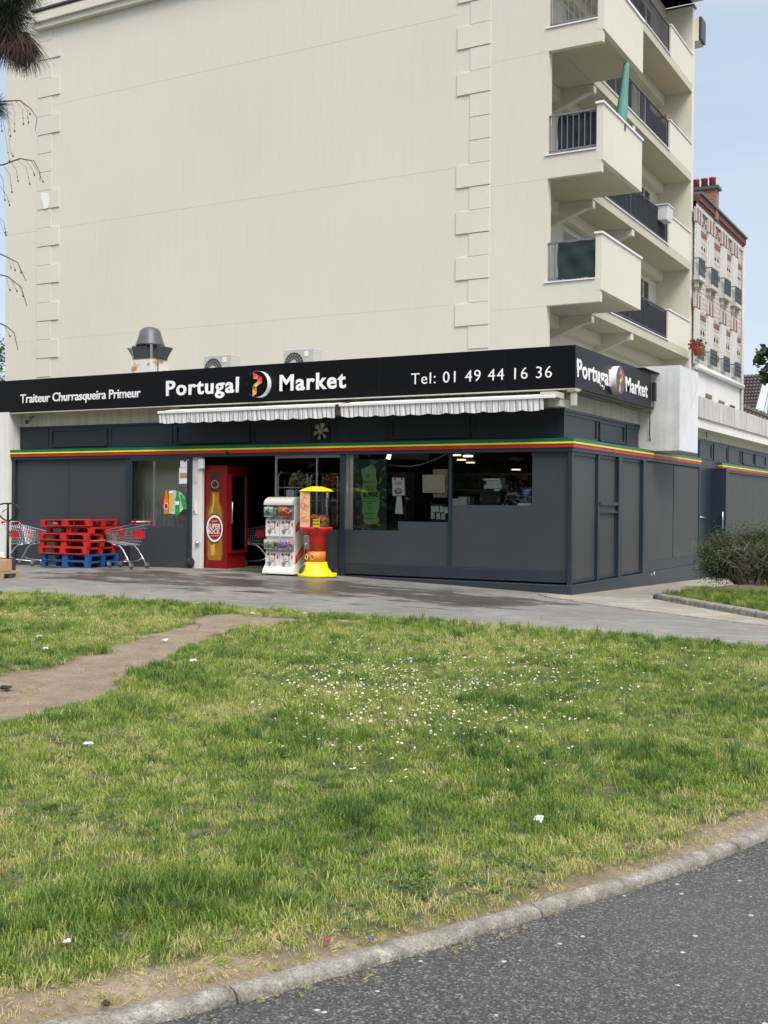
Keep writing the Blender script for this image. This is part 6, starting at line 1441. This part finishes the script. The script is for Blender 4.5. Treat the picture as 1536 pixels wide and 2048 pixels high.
for c_,r_ in zip(cs,rs): addn(needles([Vector(c_)-Vector((r_[0]*.8,0,0)),Vector(c_)+Vector((0,-.2,.12)),Vector(c_)+Vector((r_[0]*.8,.0,0))],420,.14,.45,lambda ax:(Vector((random.gauss(0,.5),random.gauss(0,.5),1))).normalized(),.005))
mesh_np('shoots',[tuple(v) for v in V],np.array(Fq),[sg2],parent=t)
bpos=(2.55,2.75); t,cs,rs=shrub('bare_shrub',(bpos[0],bpos[1],float(plz(*bpos))),1.0,.7,.80,'half dead shrub of tangled grey twigs on a bare earth mound',[(-.55,-.1,.4,.4,.35),(.75,.1,.45,.4,.35),(.1,.1,.4,.6,.35),(.6,-.3,.75,.2,.12),(-.2,0,.7,.45,.2),(.4,.1,.75,.4,.2)],120)
leaves(cs,rs,16000,.045,'foliage',[sg3,sg1,sg1],t,asp=.45)
# ================================================================== GRASS, DAISIES
HID=bpy.data.collections.new('grass_sources')
def blade_mesh(name,n,rad,h0,h1,w,lean,mat,spread=1.,curl=.5):
    V=[];Fc=[]
    for i in range(n):
        a=random.uniform(0,6.283); r=rad*math.sqrt(random.random())*spread; x,y=r*math.cos(a),r*math.sin(a); h=random.uniform(h0,h1); d=random.uniform(0,6.283); ln=random.uniform(.1,1)*lean*h; ww=w*random.uniform(.6,1.3)
        sx,sy2=-math.sin(d)*ww/2,math.cos(d)*ww/2; dx,dy=math.cos(d)*ln,math.sin(d)*ln; b=len(V)
        for (f,wf,q) in ((-.1,1,0),(.4,.95,.16),(.75,.7,.5),(1,.1,1)):
            z=h*(f if f<.5 else f-curl*.35*(f-.5)*random.uniform(.2,1)); V+=[(x+dx*q-sx*wf,y+dy*q-sy2*wf,z),(x+dx*q+sx*wf,y+dy*q+sy2*wf,z)]
        for k in range(3): Fc.append((b+2*k,b+2*k+1,b+2*k+3,b+2*k+2))
    o=mesh_np(name,V,np.array(Fc),[mat]); COL.objects.unlink(o); HID.objects.link(o); return o
def grassmat(name,stops,transl=.35,rough=.6):
    m=bpy.data.materials.new(name); m.use_nodes=True; n=m.node_tree; p=n.nodes['Principled BSDF']; l=n.links.new; o=n.nodes['Material Output']
    at=n.nodes.new('ShaderNodeAttribute'); at.attribute_type='INSTANCER'; at.attribute_name='tint'
    oi=n.nodes.new('ShaderNodeObjectInfo'); ma=n.nodes.new('ShaderNodeMath'); ma.operation='MULTIPLY_ADD'; l(oi.outputs['Random'],ma.inputs[0]); ma.inputs[1].default_value=.44; ma.inputs[2].default_value=-.22
    ad=n.nodes.new('ShaderNodeMath'); ad.operation='ADD'; ad.use_clamp=True; l(at.outputs['Fac'],ad.inputs[0]); l(ma.outputs[0],ad.inputs[1])
    ns=NZ(n,160,2); a2=n.nodes.new('ShaderNodeMath'); a2.operation='MULTIPLY_ADD'; l(ns,a2.inputs[0]); a2.inputs[1].default_value=.9; a2.inputs[2].default_value=-.45; a3=n.nodes.new('ShaderNodeMath'); a3.operation='ADD'; a3.use_clamp=True; l(ad.outputs[0],a3.inputs[0]); l(a2.outputs[0],a3.inputs[1])
    c=RAMP(n,a3.outputs[0],stops); l(c,p.inputs['Base Color']); p.inputs['Roughness'].default_value=rough; p.inputs['Specular IOR Level'].default_value=.35
    tr=n.nodes.new('ShaderNodeBsdfTranslucent'); l(c,tr.inputs[0]); ms=n.nodes.new('ShaderNodeMixShader'); ms.inputs[0].default_value=transl; l(p.outputs[0],ms.inputs[1]); l(tr.outputs[0],ms.inputs[2]); l(ms.outputs[0],o.inputs[0]); return m
gr=grassmat('grass_blades',[(0.,(.055,.11,.028)),(.26,(.11,.21,.036)),(.46,(.21,.31,.05)),(.64,(.37,.43,.09)),(.82,(.55,.51,.22)),(1.,(.64,.53,.32))])
lw=grassmat('weed_leaf',[(0.,(.035,.08,.03)),(.5,(.07,.14,.04)),(1.,(.16,.26,.05))],.25)
dw=bpy.data.materials.new('daisy_white'); dw.use_nodes=True; dw.node_tree.nodes['Principled BSDF'].inputs['Base Color'].default_value=(.85,.85,.83,1)
random.seed(3)
B_=[blade_mesh('a0_turf',26,.05,.018,.045,.0042,.9,gr), blade_mesh('a1_turf',26,.05,.022,.055,.0042,1.1,gr), blade_mesh('a2_tuft',30,.045,.05,.10,.0046,.7,gr), blade_mesh('a3_tall',16,.035,.09,.17,.0048,.6,gr)]
# a4 broad leaves
V=[];Fc=[]
for i in range(9):
    a=random.uniform(0,6.28); r=random.uniform(.01,.05); z=random.uniform(.015,.04); c=Vector((r*math.cos(a),r*math.sin(a),z)); s=random.uniform(.007,.012); b=len(V); d=Vector((math.cos(a),math.sin(a),.2)); e=Vector((-math.sin(a),math.cos(a),random.uniform(-.3,.3)))
    V+=[c-d*s,c-d*s*.3+e*s*.8,c+d*s*.7+e*s*.7,c+d*s+Vector((0,0,-.003)),c+d*s*.7-e*s*.7,c-d*s*.3-e*s*.8]; Fc+=[(b,b+1,b+2,b+3),(b,b+3,b+4,b+5)]
o=mesh_np('a4_weed',[tuple(v) for v in V],np.array(Fc),[lw]); COL.objects.unlink(o); HID.objects.link(o)
# a5 seed head stalk
mb=MB(); mb.tube([(0,0,0),(.01,0,.09),(.03,.01,.17)],.0012,3,cap=False)
for k in range(16): z=.17+k*.004; x=.03+k*.0022; a=k*2.4; mb.tube([(x,.01,z),(x+.010*math.cos(a)+.008,.01+.010*math.sin(a),z+.018)],[.0016,.0004],3,cap=False)
o=mb.build('a5_seed',gr,None,world=False); COL.objects.unlink(o); HID.objects.link(o)
HD=bpy.data.collections.new('daisy_sources'); mb=MB()
mb.use(0)
for k in range(10): a=2*math.pi*k/10; b=a+.45; mb.poly([(.002*math.cos(a),.002*math.sin(a),.044),(.0105*math.cos(a),.0105*math.sin(a),.046),(.0105*math.cos(b),.0105*math.sin(b),.046),(.002*math.cos(b),.002*math.sin(b),.044)])
mb.use(1).ball((0,0,.0455),.0038,6,.6); mb.use(2).tube([(0,0,0),(.002,0,.044)],.0008,3,cap=False)
o=mb.build('daisy_flower',[dw,M('daisy_yellow',(.75,.5,.03),.6),gr],None,world=False); COL.objects.unlink(o); HD.objects.link(o)
def scatter(name,pts,rot,scl,idx,tint,coll,label):
    me=bpy.data.meshes.new(name); me.vertices.add(len(pts)); me.vertices.foreach_set('co',pts.astype(np.float32).ravel())
    for an,ty,dat in (('rot','FLOAT_VECTOR',rot),('scl','FLOAT',scl),('idx','INT',idx),('tint','FLOAT',tint)):
        at=me.attributes.new(an,ty,'POINT'); at.data.foreach_set('vector' if ty=='FLOAT_VECTOR' else 'value',np.asarray(dat,np.int32 if ty=='INT' else np.float32).ravel())
    o=bpy.data.objects.new(name,me); COL.objects.link(o); o['kind']='stuff'; o['label']=label
    ng=bpy.data.node_groups.new(name+'_nodes','GeometryNodeTree'); ng.interface.new_socket('Geometry',in_out='INPUT',socket_type='NodeSocketGeometry'); ng.interface.new_socket('Geometry',in_out='OUTPUT',socket_type='NodeSocketGeometry')
    N=ng.nodes.new; l=ng.links.new; gi=N('NodeGroupInput'); go=N('NodeGroupOutput'); m2p=N('GeometryNodeMeshToPoints'); ip=N('GeometryNodeInstanceOnPoints'); ci=N('GeometryNodeCollectionInfo')
    ci.inputs['Collection'].default_value=coll; ci.inputs['Separate Children'].default_value=True; ci.inputs['Reset Children'].default_value=True
    def na(nm,ty): q=N('GeometryNodeInputNamedAttribute'); q.data_type=ty; q.inputs['Name'].default_value=nm; return q.outputs['Attribute']
    l(gi.outputs[0],m2p.inputs['Mesh']); l(m2p.outputs[0],ip.inputs['Points']); l(ci.outputs[0],ip.inputs['Instance']); ip.inputs['Pick Instance'].default_value=True
    l(na('idx','INT'),ip.inputs['Instance Index']); er=N('FunctionNodeEulerToRotation'); l(na('rot','FLOAT_VECTOR'),er.inputs[0]); l(er.outputs[0],ip.inputs['Rotation']); cx=N('ShaderNodeCombineXYZ'); s_=na('scl','FLOAT')
    for k in range(3): l(s_,cx.inputs[k])
    l(cx.outputs[0],ip.inputs['Scale']); l(ip.outputs[0],go.inputs[0])
    md=o.modifiers.new('scatter','NODES'); md.node_group=ng; return o
# sample the lawn inside a widened view wedge
cx_,cy_=CP.x,CP.y
def sample(poly,box,dens_fn,maxd):
    x0,x1,y0,y1=box; n=int((x1-x0)*(y1-y0)*maxd); x=rng.uniform(x0,x1,n); y=rng.uniform(y0,y1,n)
    d=np.hypot(x-cx_,y-cy_); k=rng.random(n)<dens_fn(d)/maxd; x,y=x[k],y[k]
    ang=np.degrees(np.arctan2(x-cx_,y-cy_))+29.088; k=np.abs(ang)<30; x,y=x[k],y[k]; return x,y
def dens(d): return np.interp(d,[3,5,8,12,18],[560,520,330,230,190])
x,y=sample(LAWN,(-14,7.5,-19.5,-5),dens,560)
k=sdist(x,y,LAWN)>-.03; x,y=x[k],y[k]
dirt=dirtf(x,y); k=rng.random(len(x))>np.clip(dirt*1.25-.04*(fnoise(x,y,6)>.6),0,.985); x,y,dirt=x[k],y[k],dirt[k]
dist=np.hypot(x-cx_,y-cy_)
P1=fnoise(x,y,1.7)
for px_,py_,rad_,amp_ in ((240,1850,.42,.30),(560,1800,.25,.2),(1140,1655,.35,.26),(460,1500,.5,.2),(370,1378,.28,.35),(1000,1570,.3,.2),(700,1480,.35,.2),(1330,1500,.4,.18),(60,1215,.8,.15),(300,1240,.8,.25),(120,1330,.6,.2),(580,1275,.5,.25)):
    q_=P(px_,py_,2,0); P1=P1+amp_*np.exp(-((x-q_.x)**2+(y-q_.y)**2)/rad_**2); P2=fnoise(x+40,y,2.9); P3=fnoise(x,y+90,.5); edge=np.clip(1-(sdist(x,y,LAWN))/.6,0,1)
# taller dark tufts in patches and along the far edge
fargap=np.clip((y+7.6)/1.3,0,1)*(np.clip((x+1.5)/2,0,1))
tuft_p=np.clip((P1-.56)*3.2,0,.6)+fargap*.5
u=rng.random(len(x)); idx=np.where(u<tuft_p*.75,2,np.where(u<.5,0,1)); idx=np.where((u<tuft_p*.05)&(dist>0),3,idx)
weed=(fnoise(x+7,y+3,2.3)>.66)&(rng.random(len(x))<.4); idx=np.where(weed|(rng.random(len(x))<.04),4,idx)
idx=np.where(rng.random(len(x))<.0016,5,idx)
kd=-sdist(x,y,[(a,b) for a,b in KERB]+[(60,34),(60,-60),(-60,-60)])
nearkerb=np.clip(1-kd/.5,0,1)
tint=.53+.45*(P3-.5)-.34*np.clip(P1-.5,0,1)*1.6+.35*(P2-.5)+.2*nearkerb*(fnoise(x,y,2.)>.45)+.10*rng.normal(size=len(x))+.36*(rng.random(len(x))<.05)
tint=np.where((idx==2)|(idx==3),tint-.10,tint); tint=np.where(dirt>.3,tint+.25,tint)
scl=rng.uniform(.7,1.2,len(x))*np.where(idx<2,.85+.9*np.clip(P1-.35,0,1),.85)*np.interp(dist,[4,10,16],[1,1.12,1.3]); scl=np.where(dirt>.3,scl*.6,scl)
z=lawnz(x,y)-.004
rot=np.stack([rng.normal(0,.12,len(x)),rng.normal(0,.12,len(x)),rng.uniform(0,6.28,len(x))],1)
scatter('grass',np.stack([x,y,z],1),rot,scl,idx,np.clip(tint,0,1),HID,'patchy green and straw lawn grass')
print('grass clumps',len(x))
# dry litter straws along the kerb
x,y=sample(LAWN,(-6,7.5,-19.5,-8),lambda d:np.full_like(d,900.),900); kd=-sdist(x,y,[(a,b) for a,b in KERB]+[(60,34),(60,-60),(-60,-60)])
k=(kd>-.0)&(kd<.36*(.1+1.3*fnoise(x,y,1.3)))&(rng.random(len(x))<np.where(y>-15.8,.45,.85)); x,y=x[k],y[k]
scatter('dry_grass',np.stack([x,y,lawnz(x,y)-.002],1),np.stack([rng.normal(0,.9,len(x)),rng.normal(0,.9,len(x)),rng.uniform(0,6.28,len(x))],1),rng.uniform(.3,.65,len(x)),rng.integers(0,2,len(x)),np.clip(.86+.14*rng.normal(size=len(x)),.55,1),HID,'dry straw and dead grass along the kerb')
# straws washed against the kerb on the road side
x=rng.uniform(-3,7,60000); y=rng.uniform(-22,-8,60000); kr=sdist(x,y,[(a,b) for a,b in KERB]+[(60,34),(60,-60),(-60,-60)])
k=(kr>.085)&(kr<.085+.10*np.clip(fnoise(x,y,2.)-.42,0,1)*2.5)&(np.hypot(x-cx_,y-cy_)<12); x,y=x[k],y[k]
scatter('gutter_straw',np.stack([x,y,np.full(len(x),-.033)],1),np.stack([rng.normal(0,1.2,len(x)),rng.normal(0,1.2,len(x)),rng.uniform(0,6.28,len(x))],1),rng.uniform(.15,.4,len(x)),rng.integers(0,2,len(x)),np.clip(.9+.12*rng.normal(size=len(x)),.5,1),HID,'thin straw and grit lying in the gutter along the kerb')
# bed grass
x=rng.uniform(1.3,6.9,14000); y=rng.uniform(-5.2,8.8,14000); k=(sdist(x,y,PL)>.08)&(np.hypot((x-2.6)/.85,(y-2.7)/.95)>1); x,y=x[k],y[k]
scatter('bed_grass',np.stack([x,y,plz(x,y)],1),np.stack([0*x,0*x,rng.uniform(0,6.28,len(x))],1),rng.uniform(.9,1.5,len(x)),rng.integers(0,3,len(x)),np.clip(.42+.1*rng.normal(size=len(x)),0,1),HID,'short grass in the kerbed planting bed')
# daisies
def G0(px,py): q=P(px,py,2,.03); return q.x,q.y
DX=[];DY=[]
for (px,py,sx,sy2,n) in ((700,1350,70,28,190),(800,1395,90,40,230),(960,1345,110,26,170),(1000,1390,80,25,110),(660,1330,40,22,60),(870,1420,120,36,120),(600,1400,60,25,50),(1120,1370,90,30,60),(1160,1300,70,10,40),(1300,1310,110,14,36),(1420,1350,80,20,24),(900,1300,60,14,40),(60,1205,60,9,60),(120,1222,60,8,24),(30,1230,30,6,12),(800,1500,140,30,30),(1090,1470,80,40,14)):
    for i in range(int(n*2.0)): a,b=G0(random.gauss(px,sx*1.25),random.gauss(py,sy2*1.25)); DX.append(a); DY.append(b)
x=np.array(DX); y=np.array(DY); k=(sdist(x,y,LAWN)>.1)&(dirtf(x,y)<.3)&(fnoise(x,y,2.5)>.32); x,y=x[k],y[k]
scatter('daisies',np.stack([x,y,lawnz(x,y)+.005],1),np.stack([rng.normal(.25,.3,len(x)),rng.normal(0,.35,len(x)),rng.uniform(0,6.28,len(x))],1),rng.uniform(.5,1.0,len(x)),np.zeros(len(x)),np.full(len(x),.4),HD,'white daisies dotted through the lawn')
# ================================================================== LITTER
def lit(px,py,r,mat,label,cat='litter',sq=.5,name='litter'):
    q=P(px,py,2,.04); crumple(name,(q.x,q.y,float(lawnz(q.x,q.y))+.03),r,mat,label,cat,sq,9)
tissue=M('tissue_white',(.62,.63,.66),.6,.04,20)
lit(1076,1640,.024,tissue,'crumpled white tissue in the grass at right','tissue',.8,'tissue'); lit(135,1887,.014,tissue,'round white scrap in the near grass at lower left','scrap',.4,'paper_scrap'); lit(820,1322,.035,tissue,'white paper scrap among the daisies','scrap',.5,'paper_scrap')
lit(77,1274,.035,tissue,'flat white scrap in the grass far left','scrap',.3,'paper_scrap'); lit(90,1299,.035,tissue,'small white scrap just below the flat one at far left','scrap',.4,'paper_scrap'); lit(331,1282,.03,tissue,'white scrap on the upper part of the dirt path','scrap',.4,'paper_scrap'); lit(387,1323,.04,tissue,'white scrap at the right edge of the dirt path','scrap',.4,'paper_scrap'); lit(505,1229,.035,tissue,'white scrap at the lawn edge above the dirt path','scrap',.3,'paper_scrap'); lit(610,1228,.035,tissue,'white scrap at the lawn edge right of the dirt path top','scrap',.3,'paper_scrap'); lit(177,1492,.03,tissue,'pale scrap in the grass just below the dirt path','scrap',.3,'paper_scrap')
dkm=M('dark_debris',(.035,.028,.022),.9,.3,20)
lit(12,1376,.045,dkm,'dark clod at the left end of the dirt path','clod',.35,'clod'); lit(442,1366,.035,dkm,'small dark clod in the grass right of the dirt path','clod',.6,'clod'); lit(212,1996,.014,dkm,'black speck of debris in the dry grass near the kerb','debris',.5,'debris')
lit(740,1869,.008,M('blue_scrap',(.05,.08,.4),.4),'tiny blue scrap beside the kerb','scrap',.5,'plastic_scrap'); lit(655,1878,.012,M('red_scrap',(.30,.05,.05),.6),'tiny red scrap in the dry grass beside the kerb','scrap',.4,'plastic_scrap')

# ================================================================== WOODS ACROSS THE STREET (behind the camera: they darken the reflections in the glass)
cs=[];rs=[]
for i in range(260):
    q=random.uniform(0,1); cs.append((-75+110*q,-56+random.uniform(-4,4),random.uniform(1.,17))); rs.append((4.2,2.2,3.4))
wd=leaves(cs,rs,120000,.6,'woodland',[g1,g2,M('foliage_deep',(.02,.035,.014),.8)],None,asp=.8); wd['kind']='stuff'; wd['label']='dense row of trees across the street'

# ---- small finishing details
seam=M('seam_dark',(.06,.057,.05),.9,.3,9)
b_=arc([(-.45,-.47),(-.32,-.62),(.4,-1.2),(1.14,-1.76),(2.6,-2.7),(4.07,-3.56),(6.4,-4.95)],.08); mb=MB()
for i in range(len(b_)-1):
    p,q=b_[i],b_[i+1]; w0=.010+.012*abs(math.sin(i*1.3)); j=.02*math.sin(i*.7)
    mb.poly([(p[0],p[1]+j,gzf(*p)+.004),(q[0],q[1]+.02*math.sin((i+1)*.7),gzf(*q)+.004),(q[0]+w0,q[1]+w0*1.5+.02*math.sin((i+1)*.7),gzf(*q)+.004),(p[0]+w0,p[1]+w0*1.5+j,gzf(*p)+.004)])
o=mb.build('pavement_seam',seam); o['kind']='structure'
cp_=[(-.2,.2,3.62),(.03,.3,3.60),(.05,1.2,3.585),(.05,2.4,3.60),(.05,3.6,3.575),(.05,4.9,3.60)]
tag(MB().tube(cp_,.012,6).build('cable',blackmat,None),'thin black cable running under the side sign','cable')
tag(MB().tube([(.01,5.02,2.95),(.01,4.93,3.1),(.01,4.93,3.66)],.012,6).build('cable',blackmat,None),'short black cable dropping beside the white duct casing','cable')
tag(MB().tube([(-.2,9.9,3.64),(-.19,10.3,3.60),(-.19,10.9,3.63),(-.19,10.95,3.4)],.012,6).build('cable',blackmat,None),'black cable on the cream band beyond the white duct casing','cable')
mb=MB()
for (yy,zz,rr) in ((5.25,.12,.03),(5.05,.10,.018)): mb.prism([(.0515,yy+rr*math.cos(t),zz+rr*1.4*math.sin(t)) for t in np.linspace(0,6.28,11)[:-1]],(.003,0,0))
mb.build('paint_spot',whitep,shop,kind='stuff')
